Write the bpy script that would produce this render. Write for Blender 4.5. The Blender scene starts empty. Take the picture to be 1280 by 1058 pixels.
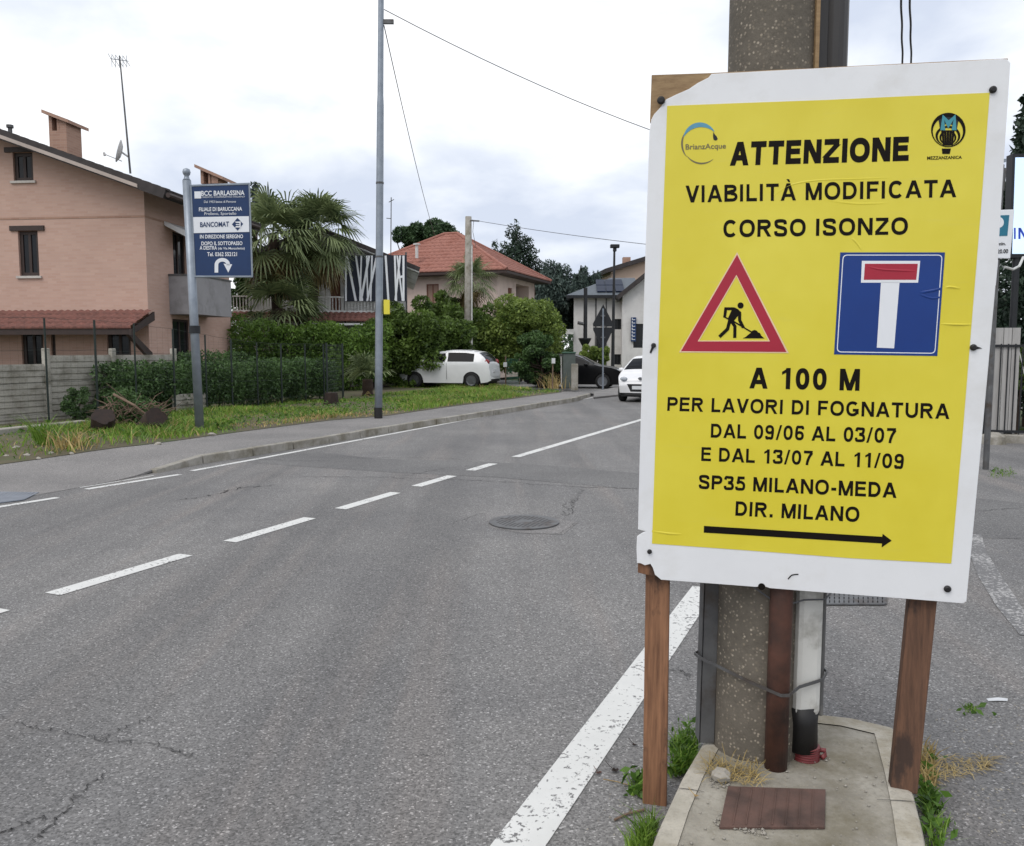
import bpy, bmesh, math, random
import numpy as np
from mathutils import Vector, Matrix
PI = math.pi
sc = bpy.context.scene
COL = sc.collection
R = math.radians
random.seed(7)

# ------------------------------------------------------------------ camera
FP, CX, CY, CAMH = 1050.0, 640.0, 529.0, 1.65          # focal length in photo pixels, photo centre, eye height
PITCH = math.atan(91 / FP)
cam = bpy.data.cameras.new('camera')
cam.sensor_fit = 'HORIZONTAL'; cam.sensor_width = 36; cam.lens = 36 * FP / 1280
cam.clip_start = .05; cam.clip_end = 3000
camo = bpy.data.objects.new('camera', cam); COL.objects.link(camo)
camo.location = (0, 0, CAMH); camo.rotation_euler = (PI / 2 - PITCH, 0, 0)
sc.camera = camo

# ------------------------------------------------------------------ sky, sun, exposure
SUN_EL, SUN_AZ = R(52), R(215)                          # azimuth clockwise from +Y
w = bpy.data.worlds.new('World'); sc.world = w; w.use_nodes = True
nt = w.node_tree; nt.nodes.clear()
def N(nt, t, **k):
    n = nt.nodes.new(t)
    for a, b in k.items(): setattr(n, a, b)
    return n
L = lambda nt, a, b: nt.links.new(a, b)
sky = N(nt, 'ShaderNodeTexSky'); sky.sky_type = 'NISHITA'; sky.sun_disc = False
sky.sun_elevation = SUN_EL; sky.sun_rotation = SUN_AZ; sky.dust_density = 2.5
bg = N(nt, 'ShaderNodeBackground'); bg.inputs['Strength'].default_value = .1
out = N(nt, 'ShaderNodeOutputWorld')
tc = N(nt, 'ShaderNodeTexCoord')
sep = N(nt, 'ShaderNodeSeparateXYZ'); L(nt, tc.outputs['Generated'], sep.inputs[0])
zz = N(nt, 'ShaderNodeMath', operation='MAXIMUM'); L(nt, sep.outputs['Z'], zz.inputs[0]); zz.inputs[1].default_value = 0
za = N(nt, 'ShaderNodeMath', operation='ADD'); L(nt, zz.outputs[0], za.inputs[0]); za.inputs[1].default_value = .42
dv = N(nt, 'ShaderNodeVectorMath', operation='DIVIDE'); L(nt, tc.outputs['Generated'], dv.inputs[0])
cmb = N(nt, 'ShaderNodeCombineXYZ')
for k in range(3): L(nt, za.outputs[0], cmb.inputs[k])
L(nt, cmb.outputs[0], dv.inputs[1])
mp = N(nt, 'ShaderNodeMapping'); L(nt, dv.outputs[0], mp.inputs[0]); mp.inputs['Location'].default_value = (3.1, .7, 0)
mp.inputs['Scale'].default_value = (1, 1, 1.6)
nz = N(nt, 'ShaderNodeTexNoise'); L(nt, mp.outputs[0], nz.inputs['Vector'])
nz.inputs['Scale'].default_value = 2.3; nz.inputs['Detail'].default_value = 7; nz.inputs['Roughness'].default_value = .5
nz.inputs['Distortion'].default_value = .25
rp = N(nt, 'ShaderNodeValToRGB'); L(nt, nz.outputs[0], rp.inputs[0])
cr = rp.color_ramp; cr.elements[0].position = .36; cr.elements[0].color = (5.8, 6.35, 7.5, 1)
cr.elements[1].position = .57; cr.elements[1].color = (9.9, 10.0, 10.2, 1)
e = cr.elements.new(.47); e.color = (7.7, 8.1, 8.8, 1)
mx = N(nt, 'ShaderNodeMix', data_type='RGBA'); mx.inputs[0].default_value = .94
L(nt, sky.outputs[0], mx.inputs[6]); L(nt, rp.outputs[0], mx.inputs[7])
L(nt, mx.outputs[2], bg.inputs['Color']); L(nt, bg.outputs[0], out.inputs[0])
sun = bpy.data.lights.new('sun', 'SUN'); sun.energy = 1.1; sun.angle = R(36); sun.color = (1, .96, .9)
suno = bpy.data.objects.new('sun', sun); COL.objects.link(suno)
sd = Vector((math.sin(SUN_AZ) * math.cos(SUN_EL), math.cos(SUN_AZ) * math.cos(SUN_EL), math.sin(SUN_EL)))
suno.rotation_euler = sd.to_track_quat('Z', 'Y').to_euler()
sc.view_settings.view_transform = 'Standard'; sc.view_settings.look = 'None'
sc.view_settings.exposure = .32; sc.view_settings.gamma = 1; sc.view_settings.use_curve_mapping = False

# ------------------------------------------------------------------ geometry helpers
_f = Vector((0, math.cos(PITCH), -math.sin(PITCH))); _u = Vector((0, math.sin(PITCH), math.cos(PITCH))); _r = Vector((1, 0, 0))
EYE = Vector((0, 0, CAMH))
def ray(px, py): return _r * ((px - CX) / FP) + _u * ((CY - py) / FP) + _f
def G(px, py, z=0.0):
    r = ray(px, py); return EYE + r * ((z - CAMH) / r.z)
def P(px, py, Y):
    r = ray(px, py); return EYE + r * (Y / r.y)
RA = math.atan2(1095 - CX, FP * math.cos(PITCH) + 91 * math.sin(PITCH))
D = Vector((math.sin(RA), math.cos(RA), 0)); NN = Vector((D.y, -D.x, 0))       # along the road, to its right
def RW(a, l, z=0.0): return D * a + NN * l + Vector((0, 0, z))
def AL(v): return v.dot(D), v.dot(NN)

WM = {}
def thing(name, label, cat, loc=(0, 0, 0), rz=0.0, group=None):
    o = bpy.data.objects.new(name, None); COL.objects.link(o); o.empty_display_size = .2
    o.location = loc; o.rotation_euler = (0, 0, rz); o['label'] = label; o['category'] = cat
    if group: o['group'] = group
    WM[o] = Matrix.Translation(Vector(loc)) @ Matrix.Rotation(rz, 4, 'Z')
    return o
def tag(o, label, cat, group=None):
    o['label'] = label; o['category'] = cat
    if group: o['group'] = group
    return o
def struct(o, kind='structure'): o['kind'] = kind; return o

class MB:
    def __init__(s): s.v = []; s.f = []; s.m = []
    def add(s, vs, fs, mi=0):
        b = len(s.v); s.v += [Vector(p) for p in vs]; s.f += [tuple(b + i for i in f) for f in fs]; s.m += [mi] * len(fs); return s
    def box(s, x0, x1, y0, y1, z0, z1, mi=0, M=None):
        vs = [Vector((x, y, z)) for z in (z0, z1) for y in (y0, y1) for x in (x0, x1)]
        if M: vs = [M(v) for v in vs]
        return s.add(vs, [(0, 2, 3, 1), (4, 5, 7, 6), (0, 1, 5, 4), (2, 6, 7, 3), (0, 4, 6, 2), (1, 3, 7, 5)], mi)
    def prism(s, poly, off, mi=0):
        n = len(poly); poly = [Vector(p) for p in poly]; off = Vector(off)
        return s.add(poly + [p + off for p in poly], [tuple(range(n)), tuple(range(2 * n - 1, n - 1, -1))] +
                     [(i, (i + 1) % n, n + (i + 1) % n, n + i) for i in range(n)], mi)
    def quad(s, a, b, c, d, mi=0): return s.add([a, b, c, d], [(0, 1, 2, 3)], mi)
    def tube(s, path, r, n=8, mi=0, cap=True):
        path = [Vector(p) for p in path]; m = len(path)
        rr = r if isinstance(r, (list, tuple)) else [r] * m
        vs = []; up = None
        for i, p in enumerate(path):
            t = (path[min(i + 1, m - 1)] - path[max(i - 1, 0)]).normalized()
            if up is None:
                up = Vector((0, 0, 1)) if abs(t.z) < .9 else Vector((1, 0, 0))
            a = (up - t * up.dot(t)).normalized(); b = t.cross(a); up = a
            vs += [p + (a * math.cos(2 * PI * k / n) + b * math.sin(2 * PI * k / n)) * rr[i] for k in range(n)]
        fs = [(i * n + k, i * n + (k + 1) % n, (i + 1) * n + (k + 1) % n, (i + 1) * n + k) for i in range(m - 1) for k in range(n)]
        if cap: fs += [tuple(range(n - 1, -1, -1)), tuple((m - 1) * n + k for k in range(n))]
        return s.add(vs, fs, mi)
    def lathe(s, prof, c, n=16, mi=0, axis=None):
        c = Vector(c)
        X, Y, Z = (Vector((1, 0, 0)), Vector((0, 1, 0)), Vector((0, 0, 1))) if axis is None else axis
        vs = [c + X * (r * math.cos(2 * PI * k / n)) + Y * (r * math.sin(2 * PI * k / n)) + Z * z for r, z in prof for k in range(n)]
        m = len(prof)
        fs = [(i * n + k, i * n + (k + 1) % n, (i + 1) * n + (k + 1) % n, (i + 1) * n + k) for i in range(m - 1) for k in range(n)]
        fs += [tuple(range(n - 1, -1, -1)), tuple((m - 1) * n + k for k in range(n))]
        return s.add(vs, fs, mi)
    def ribbon(s, path, wd, z=0.0, mi=0, th=0.0):
        """flat ribbon lying on the ground along a path"""
        path = [Vector(p) for p in path]; m = len(path); vs = []
        ww = wd if isinstance(wd, (list, tuple)) else [wd] * m
        for i, p in enumerate(path):
            t = (path[min(i + 1, m - 1)] - path[max(i - 1, 0)]); t.z = 0; t.normalize(); q = Vector((-t.y, t.x, 0)) * ww[i] / 2
            vs += [p + q + Vector((0, 0, z)), p - q + Vector((0, 0, z))]
        return s.add(vs, [(2 * i, 2 * i + 1, 2 * i + 3, 2 * i + 2) for i in range(m - 1)], mi)
    def build(s, name, mats, parent=None, local=False, smooth=False, bevel=0, loc=None, recalc=True):
        me = bpy.data.meshes.new(name)
        if parent is not None:
            M = WM[parent]; vs = s.v if local else [M.inverted() @ p for p in s.v]
        else:
            if loc is None:
                xs = [p.x for p in s.v]; ys = [p.y for p in s.v]
                loc = Vector(((min(xs) + max(xs)) / 2, (min(ys) + max(ys)) / 2, min(p.z for p in s.v)))
            M = Matrix.Translation(Vector(loc)); vs = [p - Vector(loc) for p in s.v]
        me.from_pydata([tuple(p) for p in vs], [], s.f)
        for m in (mats if isinstance(mats, (list, tuple)) else [mats]): me.materials.append(m)
        me.polygons.foreach_set('material_index', s.m)
        if recalc:
            bm = bmesh.new(); bm.from_mesh(me); bmesh.ops.recalc_face_normals(bm, faces=bm.faces); bm.to_mesh(me); bm.free()
        if smooth: me.shade_smooth() if hasattr(me, 'shade_smooth') else None
        o = bpy.data.objects.new(name, me); COL.objects.link(o)
        if parent is not None: o.parent = parent; WM[o] = M
        else: o.location = loc; WM[o] = M
        if bevel:
            b = o.modifiers.new('bevel', 'BEVEL'); b.width = bevel; b.segments = 2; b.limit_method = 'ANGLE'
        return o

class Fr:
    """upright frame: x along the facade, y away from the viewer, z up"""
    def __init__(s, O, yaw): s.O = Vector((O[0], O[1], 0)); s.yaw = yaw; c, q = math.cos(yaw), math.sin(yaw); s.ex = Vector((c, q, 0)); s.ey = Vector((-q, c, 0))
    def w(s, x, y, z): return s.O + s.ex * x + s.ey * y + Vector((0, 0, z))
    def loc(s, v): v = Vector(v) - s.O; return Vector((v.dot(s.ex), v.dot(s.ey), v.z))
    def on_y(s, px, py, y=0.0):
        r = ray(px, py); t = (y - (EYE - s.O).dot(s.ey)) / r.dot(s.ey); return s.loc(EYE + r * t)
    def on_x(s, px, py, x=0.0):
        r = ray(px, py); t = (x - (EYE - s.O).dot(s.ex)) / r.dot(s.ex); return s.loc(EYE + r * t)

def np_mesh(name, V, F, mats, parent=None, mi=None, loc=None):
    """V (n,3) world, F (m,k) of one face size"""
    me = bpy.data.meshes.new(name); n, (m, k) = len(V), F.shape
    if parent is not None:
        M = np.array(WM[parent].inverted()); V = V @ M[:3, :3].T + M[:3, 3]
    elif loc is None:
        loc = Vector((float(V[:, 0].mean()), float(V[:, 1].mean()), float(V[:, 2].min())))
    if parent is None: V = V - np.array(loc)
    me.vertices.add(n); me.vertices.foreach_set('co', V.astype(np.float32).ravel())
    me.loops.add(m * k); me.loops.foreach_set('vertex_index', F.astype(np.int32).ravel())
    me.polygons.add(m); me.polygons.foreach_set('loop_start', np.arange(0, m * k, k, dtype=np.int32))
    me.polygons.foreach_set('loop_total', np.full(m, k, dtype=np.int32))
    for q in (mats if isinstance(mats, (list, tuple)) else [mats]): me.materials.append(q)
    if mi is not None: me.polygons.foreach_set('material_index', mi.astype(np.int32))
    me.update(calc_edges=True); me.validate()
    o = bpy.data.objects.new(name, me); COL.objects.link(o)
    if parent is not None: o.parent = parent; WM[o] = WM[parent]
    else: o.location = loc; WM[o] = Matrix.Translation(loc)
    return o

# ------------------------------------------------------------------ materials
def S(r, g, b): return tuple(((c / 255) / 12.92 if c / 255 < .04045 else ((c / 255 + .055) / 1.055) ** 2.4) for c in (r, g, b)) + (1,)
def newmat(name):
    m = bpy.data.materials.new(name); m.use_nodes = True; t = m.node_tree; t.nodes.clear()
    b = t.nodes.new('ShaderNodeBsdfPrincipled'); o = t.nodes.new('ShaderNodeOutputMaterial'); L(t, b.outputs[0], o.inputs[0])
    return m, t, b
def noise(t, vec, scale, detail=4, rough=.55):
    n = t.nodes.new('ShaderNodeTexNoise'); n.inputs['Scale'].default_value = scale; n.inputs['Detail'].default_value = detail
    n.inputs['Roughness'].default_value = rough
    if vec is not None: L(t, vec, n.inputs['Vector'])
    return n.outputs[0]
def ramp(t, v, *stops):
    r = t.nodes.new('ShaderNodeValToRGB'); L(t, v, r.inputs[0]); els = r.color_ramp.elements
    while len(els) < len(stops): els.new(.5)
    for e_, (p, c) in zip(els, stops):
        e_.position = p; e_.color = c if isinstance(c, tuple) else (c, c, c, 1)
    return r.outputs[0]
def mix(t, f, a, b, mode='MIX'):
    m = t.nodes.new('ShaderNodeMix'); m.data_type = 'RGBA'; m.blend_type = mode
    if isinstance(f, (int, float)): m.inputs[0].default_value = f
    else: L(t, f, m.inputs[0])
    for i, c in ((6, a), (7, b)):
        if isinstance(c, tuple): m.inputs[i].default_value = c
        else: L(t, c, m.inputs[i])
    return m.outputs[2]
def bump(t, b, h, strength=.3, dist=.01):
    n = t.nodes.new('ShaderNodeBump'); n.inputs['Strength'].default_value = strength; n.inputs['Distance'].default_value = dist
    L(t, h, n.inputs['Height']); L(t, n.outputs[0], b.inputs['Normal'])
def objco(t, scale=None, rot=None):
    c = t.nodes.new('ShaderNodeTexCoord').outputs['Object']
    if scale or rot:
        m = t.nodes.new('ShaderNodeMapping'); L(t, c, m.inputs[0])
        if scale: m.inputs['Scale'].default_value = scale
        if rot: m.inputs['Rotation'].default_value = rot
        c = m.outputs[0]
    return c
MATS = {}
def pm(name, c1, c2=None, scale=6, rough=.7, metal=0, bmp=0, stretch=None, spec=None, dirt=None):
    if name in MATS: return MATS[name]
    m, t, b = newmat(name); c2 = c2 or tuple(x * .8 for x in c1[:3]) + (1,)
    co = objco(t, stretch)
    n1 = noise(t, co, scale, 6, .6)
    col = mix(t, ramp(t, n1, (.3, 0.), (.7, 1.)), c1, c2)
    if dirt:
        col = mix(t, ramp(t, noise(t, objco(t), dirt[1], 8, .65), (.5, 0.), (.72, 1.)), col, dirt[0])
    L(t, col, b.inputs['Base Color']); b.inputs['Roughness'].default_value = rough; b.inputs['Metallic'].default_value = metal
    if spec is not None: b.inputs['Specular IOR Level'].default_value = spec
    if bmp: bump(t, b, noise(t, co, scale * 3, 5), bmp, .01)
    MATS[name] = m; return m
def leafmat(name, dark, light, tr=.3, rough=.5):
    m, t, b = newmat(name)
    g = t.nodes.new('ShaderNodeNewGeometry').outputs['Random Per Island']
    col = ramp(t, g, (.0, dark), (.6, tuple((a + c) / 2 for a, c in zip(dark, light))), (1, light))
    n = noise(t, objco(t), 1.1, 4)
    col = mix(t, ramp(t, n, (.4, 0.), (.66, .9)), col, mix(t, .5, light, tuple(min(1, x * 1.25) for x in light[:3]) + (1,)))
    L(t, col, b.inputs['Base Color']); b.inputs['Roughness'].default_value = rough; b.inputs['Specular IOR Level'].default_value = .35
    tn = t.nodes.new('ShaderNodeBsdfTranslucent'); L(t, col, tn.inputs[0])
    ms = t.nodes.new('ShaderNodeMixShader'); ms.inputs[0].default_value = tr
    L(t, b.outputs[0], ms.inputs[1]); L(t, tn.outputs[0], ms.inputs[2])
    L(t, ms.outputs[0], [n_ for n_ in t.nodes if n_.type == 'OUTPUT_MATERIAL'][0].inputs[0])
    return m

def asphalt(name, base, light, stone=1.0, streak=True):
    m, t, b = newmat(name); co = objco(t)
    v = t.nodes.new('ShaderNodeTexVoronoi'); v.inputs['Scale'].default_value = 130; L(t, co, v.inputs['Vector'])
    sepc = t.nodes.new('ShaderNodeSeparateColor'); L(t, v.outputs['Color'], sepc.inputs[0])
    st = ramp(t, sepc.outputs[0], (.0, .45), (.35, .80), (.7, 1.03), (.93, 1.22), (1, 2.3))
    big = noise(t, objco(t, (1, 1, 1)), .55, 6, .6)
    col = mix(t, ramp(t, big, (.32, 0.), (.68, 1.)), base, light)
    if streak:   # traffic wear in bands along the road
        sm = noise(t, objco(t, (1.1, .06, 1), None), 1.0, 4, .55)
        col = mix(t, ramp(t, sm, (.42, 0.), (.62, .55)), col, tuple(x * .72 for x in base[:3]) + (1,))
        sm2 = noise(t, objco(t, (1.6, .11, 1)), 1.3, 5, .6)
        col = mix(t, ramp(t, sm2, (.52, 0.), (.68, .4)), col, (light[0] * 1.12, light[1] * 1.03, light[2] * .98, 1))
    pit = noise(t, co, 60, 5, .7)
    col = mix(t, stone, col, mix(t, 1.0, col, st, 'MULTIPLY'))
    col = mix(t, ramp(t, pit, (.28, .75), (.45, 0.)), col, tuple(x * .35 for x in base[:3]) + (1,))
    fl = noise(t, co, 7, 6, .75)
    col = mix(t, ramp(t, fl, (.62, 0.), (.75, .35)), col, tuple(x * .55 for x in base[:3]) + (1,))
    L(t, col, b.inputs['Base Color']); b.inputs['Roughness'].default_value = .85; b.inputs['Specular IOR Level'].default_value = .3
    bump(t, b, pit, .55, .006)
    return m
M_road = asphalt('road_asphalt', S(113, 112, 112), S(134, 132, 130), .9)
M_walk = asphalt('sidewalk_asphalt', S(118, 116, 115), S(138, 135, 133), .7, False)
M_patch = asphalt('patch_asphalt', S(101, 100, 100), S(118, 117, 116), .85, False)
def paint(name, col, wear):
    m, t, b = newmat(name); co = objco(t)
    n = noise(t, co, 38, 6, .7); n2 = noise(t, co, 3, 4, .6)
    ad = t.nodes.new('ShaderNodeMath'); ad.operation = 'MULTIPLY_ADD'; L(t, n2, ad.inputs[0]); ad.inputs[1].default_value = .5; L(t, n, ad.inputs[2])
    f = ramp(t, ad.outputs[0], (wear, 1.), (wear + .04, 0.))
    c = mix(t, ramp(t, n2, (.3, 0.), (.7, 1.)), col, tuple(x * .88 for x in col[:3]) + (1,))
    L(t, mix(t, f, c, S(105, 104, 104)), b.inputs['Base Color']); b.inputs['Roughness'].default_value = .7
    bump(t, b, n, .3, .004); return m
M_paint = paint('road_paint', (.66, .66, .64, 1), .63)
M_paint2 = paint('worn_paint', (.42, .41, .40, 1), .78)
def concrete(name, c1, c2, spots=0, moss=None, sc_=5):
    m, t, b = newmat(name); co = objco(t)
    n = noise(t, co, sc_, 8, .68); n2 = noise(t, co, sc_ * 14, 5, .7)
    col = mix(t, ramp(t, n, (.3, 0.), (.7, 1.)), c1, c2)
    col = mix(t, ramp(t, n2, (.3, .55), (.5, 0.)), col, tuple(x * .5 for x in c1[:3]) + (1,))
    if spots:
        v = t.nodes.new('ShaderNodeTexVoronoi'); v.inputs['Scale'].default_value = 95; L(t, co, v.inputs['Vector'])
        sp = t.nodes.new('ShaderNodeSeparateColor'); L(t, v.outputs['Color'], sp.inputs[0])
        near = ramp(t, v.outputs['Distance'], (.28, 1.), (.5, 0.))
        pick = ramp(t, sp.outputs[0], (.5, 0.), (.95, spots))
        k = t.nodes.new('ShaderNodeMath'); k.operation = 'MULTIPLY'; L(t, near, k.inputs[0]); L(t, pick, k.inputs[1])
        col = mix(t, k.outputs[0], col, mix(t, sp.outputs[1], S(120, 110, 95), S(168, 158, 143)))
    if moss:
        col = mix(t, ramp(t, noise(t, co, 2.3, 7, .7), (.46, 0.), (.64, .8)), col, moss)
    L(t, col, b.inputs['Base Color']); b.inputs['Roughness'].default_value = .9
    bump(t, b, n2, .5, .006); return m
M_pole = concrete('aggregate_concrete', S(110, 103, 93), S(82, 77, 69), 1., None, 4)
M_kerb = concrete('kerb_concrete', S(164, 160, 152), S(136, 132, 124), 0, S(104, 98, 82))
M_isle = concrete('island_concrete', S(190, 184, 172), S(150, 145, 133), .3, S(124, 113, 88), 4)
M_isle2 = concrete('island_screed', S(166, 161, 150), S(126, 121, 111), .4, S(104, 97, 78), 4)
def wood(name, c1, c2, stain, horiz=False):
    m, t, b = newmat(name)
    co = objco(t, (1.2, 20, 20) if horiz else (26, 26, 1.1)); n = noise(t, co, 2.6, 8, .68)
    col = mix(t, ramp(t, n, (.32, 0.), (.66, 1.)), c1, c2)
    w2 = noise(t, objco(t, (5, 5, 2.4)), 1.7, 5, .6)
    col = mix(t, ramp(t, w2, (.54, 0.), (.62, .85)), col, stain)
    L(t, col, b.inputs['Base Color']); b.inputs['Roughness'].default_value = .7; bump(t, b, n, .35, .003); return m
M_wood = wood('brown_stained_wood', S(148, 106, 76), S(98, 66, 46), S(58, 38, 28))
M_wood2 = wood('dark_stained_wood', S(108, 76, 56), S(74, 51, 38), S(48, 34, 28))
M_plank = wood('pale_plank_wood', S(160, 134, 98), S(126, 100, 70), S(92, 68, 44), True)
M_white = pm('white_board', (.80, .81, .83, 1), (.74, .75, .77, 1), 3, .4, dirt=((.70, .70, .70, 1), 5))
def yellowmat():
    m, t, b = newmat('yellow_print'); co = objco(t)
    c = mix(t, ramp(t, noise(t, co, 2.2, 5), (.3, 0.), (.7, 1.)), S(226, 213, 74), S(216, 200, 52))
    c = mix(t, ramp(t, noise(t, objco(t, (1, 1, 9)), 5, 6, .6), (.6, 0.), (.8, .18)), c, S(206, 196, 120))
    L(t, c, b.inputs['Base Color']); b.inputs['Roughness'].default_value = .3
    bump(t, b, noise(t, objco(t, (1, 1, .45)), 4.5, 3), .3, .03); return m
M_yel = yellowmat()
M_ink = pm('black_ink', S(18, 13, 9), S(22, 17, 12), 4, .6, spec=.15)
M_red = pm('red_ink', S(170, 34, 58), S(160, 30, 52), 4, .42)
M_blue = pm('blue_ink', S(6, 56, 132), S(8, 50, 122), 4, .4)
M_wink = pm('white_ink', (.80, .82, .86, 1), (.76, .78, .82, 1), 4, .4)
M_cyan = pm('teal_ink', S(66, 150, 165), None, 4, .45)
M_sky = pm('water_blue_ink', S(78, 138, 170), S(96, 158, 180), 9, .45)
M_grayink = pm('grey_ink', S(118, 110, 80), None, 4, .45)
M_paleink = pm('pale_ink', S(206, 214, 150), None, 4, .45)
M_pinkink = pm('pale_border_ink', S(236, 205, 170), None, 4, .45)
M_black = pm('black_rubber', S(24, 23, 24), None, 5, .55)
M_galv = pm('galvanised_steel', S(150, 158, 168), S(128, 136, 146), 5, .45, .5)
M_galvd = pm('weathered_zinc', S(104, 105, 106), S(78, 78, 80), 7, .55, .3, dirt=(S(70, 58, 48), 6))
M_rust = pm('rusty_brown_pipe', S(96, 62, 50), S(62, 44, 38), 9, .65, .2, .2, dirt=(S(48, 38, 36), 7))
M_rustplate = pm('rusty_plate', S(104, 78, 70), S(80, 64, 58), 9, .8, .1, .3, dirt=(S(60, 46, 42), 5))
M_pvc = pm('white_pvc', S(206, 206, 202), S(188, 188, 184), 4, .4, dirt=(S(120, 116, 108), 5))
M_pvcg = pm('grey_pvc', S(104, 104, 104), S(84, 84, 84), 6, .5, dirt=(S(140, 138, 132), 4), stretch=(1, 1, .12))
M_darkpipe = pm('dark_cable_duct', S(58, 56, 56), S(40, 38, 38), 6, .5, stretch=(3, 3, .2))
M_redcor = pm('red_corrugated_duct', S(134, 56, 58), S(104, 42, 44), 8, .5)
M_iron = pm('cast_iron', S(74, 72, 72), S(52, 50, 50), 20, .6, .3, .3)
M_navy = pm('navy_sign', S(18, 52, 98), S(16, 46, 88), 3, .35)
M_dark = pm('dark_metal', S(34, 36, 40), S(26, 28, 32), 6, .5, .2)
M_green = pm('green_fence_paint', S(24, 38, 33), S(18, 30, 26), 6, .5)
M_wall_w = pm('white_render', S(226, 226, 224), S(214, 214, 212), 2, .9, dirt=(S(160, 160, 156), 1.2))
M_wall_g = pm('grey_render', S(212, 210, 208), S(202, 200, 199), 2, .9, dirt=(S(184, 182, 180), 1.1))
M_wall_p = pm('pink_render', S(218, 198, 188), S(208, 188, 178), 2, .9, dirt=(S(186, 166, 158), 1.3))
M_parapet = pm('parapet_grey', S(150, 148, 150), S(138, 136, 138), 2, .8, dirt=(S(112, 110, 110), 1.5))
M_tile = pm('red_tile', S(132, 86, 76), S(98, 68, 62), 7, .85, dirt=(S(96, 62, 54), 3))
M_tile2 = pm('orange_tile', S(160, 110, 97), S(138, 92, 81), 4, .85, dirt=(S(134, 84, 70), 1.2))
M_roofd = pm('dark_roof', S(66, 60, 60), S(48, 44, 44), 5, .8)
M_slate = pm('slate_roof', S(84, 92, 100), S(70, 78, 86), 3, .6)
M_fascia = pm('pale_fascia', S(186, 172, 164), None, 3, .7)
M_brown = pm('brown_window_wood', S(58, 42, 38), S(46, 34, 30), 7, .6)
M_brown2 = pm('red_brown_shutter', S(128, 84, 66), S(112, 72, 58), 7, .6, stretch=(1, 1, 8))
M_sill = pm('pale_stone', S(196, 190, 184), None, 4, .8)
M_solar = pm('solar_cell', S(28, 40, 62), S(22, 32, 52), 4, .5, spec=.1)
M_soil = pm('soil', S(96, 88, 68), S(74, 70, 52), 2, .95, 0, .3, dirt=(S(70, 84, 44), 1.5))
M_turf = pm('turf', S(70, 88, 44), S(54, 70, 34), 1.4, .95, 0, .3, dirt=(S(126, 112, 80), .9))
M_dry = pm('dry_straw', S(176, 152, 108), S(140, 116, 78), 20, .9)
M_stone = pm('rubble_stone', S(168, 162, 152), S(130, 126, 118), 6, .9, 0, .3)
M_bark = pm('bark', S(64, 50, 40), S(42, 34, 29), 9, .95, 0, .5)
M_cut = pm('cut_dark_wood', S(50, 36, 30), S(34, 26, 23), 12, .9, 0, .3)
M_twig = pm('twig', S(128, 108, 92), S(90, 72, 60), 9, .9)
M_cable = pm('cable_sheath', S(92, 94, 98), None, 4, .6)
def glass(name, col, rough=.08):
    m, t, b = newmat(name); L(t, mix(t, ramp(t, noise(t, objco(t), 1.5, 2), (.3, 0.), (.7, 1.)), col, tuple(x * .6 for x in col[:3]) + (1,)), b.inputs['Base Color'])
    b.inputs['Roughness'].default_value = rough; b.inputs['Specular IOR Level'].default_value = .22; return m
M_glass = glass('dark_glass', (.018, .02, .024, 1))
M_cglass = glass('car_glass', (.008, .009, .011, 1), .12); M_cglass.node_tree.nodes['Principled BSDF'].inputs['Specular IOR Level'].default_value = .08
def carpaint(name, c):
    m, t, b = newmat(name); L(t, mix(t, ramp(t, noise(t, objco(t), 2.5, 4), (.3, 0.), (.7, 1.)), c, tuple(x * .92 for x in c[:3]) + (1,)), b.inputs['Base Color'])
    b.inputs['Roughness'].default_value = .28; b.inputs['Coat Weight'].default_value = .6; b.inputs['Coat Roughness'].default_value = .05; return m
M_cwhite = carpaint('white_car_paint', (.74, .74, .75, 1)); M_cblack = carpaint('black_car_paint', (.005, .005, .006, 1)); M_cblack.node_tree.nodes['Principled BSDF'].inputs['Coat Weight'].default_value = .1; M_cblack.node_tree.nodes['Principled BSDF'].inputs['Specular IOR Level'].default_value = .2; M_csilv = carpaint('pearl_car_paint', (.76, .77, .78, 1))
M_tyre = pm('tyre', S(26, 26, 27), None, 20, .85); M_rim = pm('alloy_rim', S(120, 122, 126), None, 5, .35, .8)
M_lamp = pm('clear_lamp', S(170, 176, 184), S(120, 124, 130), 14, .12); M_tail = pm('red_lamp', S(128, 24, 26), None, 5, .2)
M_plate = pm('number_plate', S(214, 216, 218), None, 5, .5)
def brick(name, c1, c2, mortar):
    m, t, b = newmat(name); co = objco(t); s = t.nodes.new('ShaderNodeSeparateXYZ'); L(t, co, s.inputs[0])
    ad = t.nodes.new('ShaderNodeMath'); L(t, s.outputs[0], ad.inputs[0]); L(t, s.outputs[1], ad.inputs[1])
    cb = t.nodes.new('ShaderNodeCombineXYZ'); L(t, ad.outputs[0], cb.inputs[0]); L(t, s.outputs[2], cb.inputs[1])
    bt = t.nodes.new('ShaderNodeTexBrick'); L(t, cb.outputs[0], bt.inputs['Vector'])
    bt.inputs['Scale'].default_value = 1; bt.inputs['Brick Width'].default_value = .26; bt.inputs['Row Height'].default_value = .075
    bt.inputs['Mortar Size'].default_value = .008; bt.inputs['Color1'].default_value = c1; bt.inputs['Color2'].default_value = c2; bt.inputs['Mortar'].default_value = mortar
    c = mix(t, ramp(t, noise(t, co, .9, 6, .6), (.4, 0.), (.75, .35)), bt.outputs[0], tuple(x * .72 for x in c1[:3]) + (1,))
    L(t, c, b.inputs['Base Color']); b.inputs['Roughness'].default_value = .9; bump(t, b, bt.outputs['Fac'], -.25, .008); return m
M_brick = brick('salmon_brick', S(194, 163, 149), S(186, 153, 138), S(188, 160, 148))
M_brick2 = brick('chimney_brick', S(172, 138, 120), S(158, 124, 108), S(170, 144, 130))
Lf_hedge = leafmat('laurel_leaf', S(40, 66, 28), S(112, 142, 62))
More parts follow.
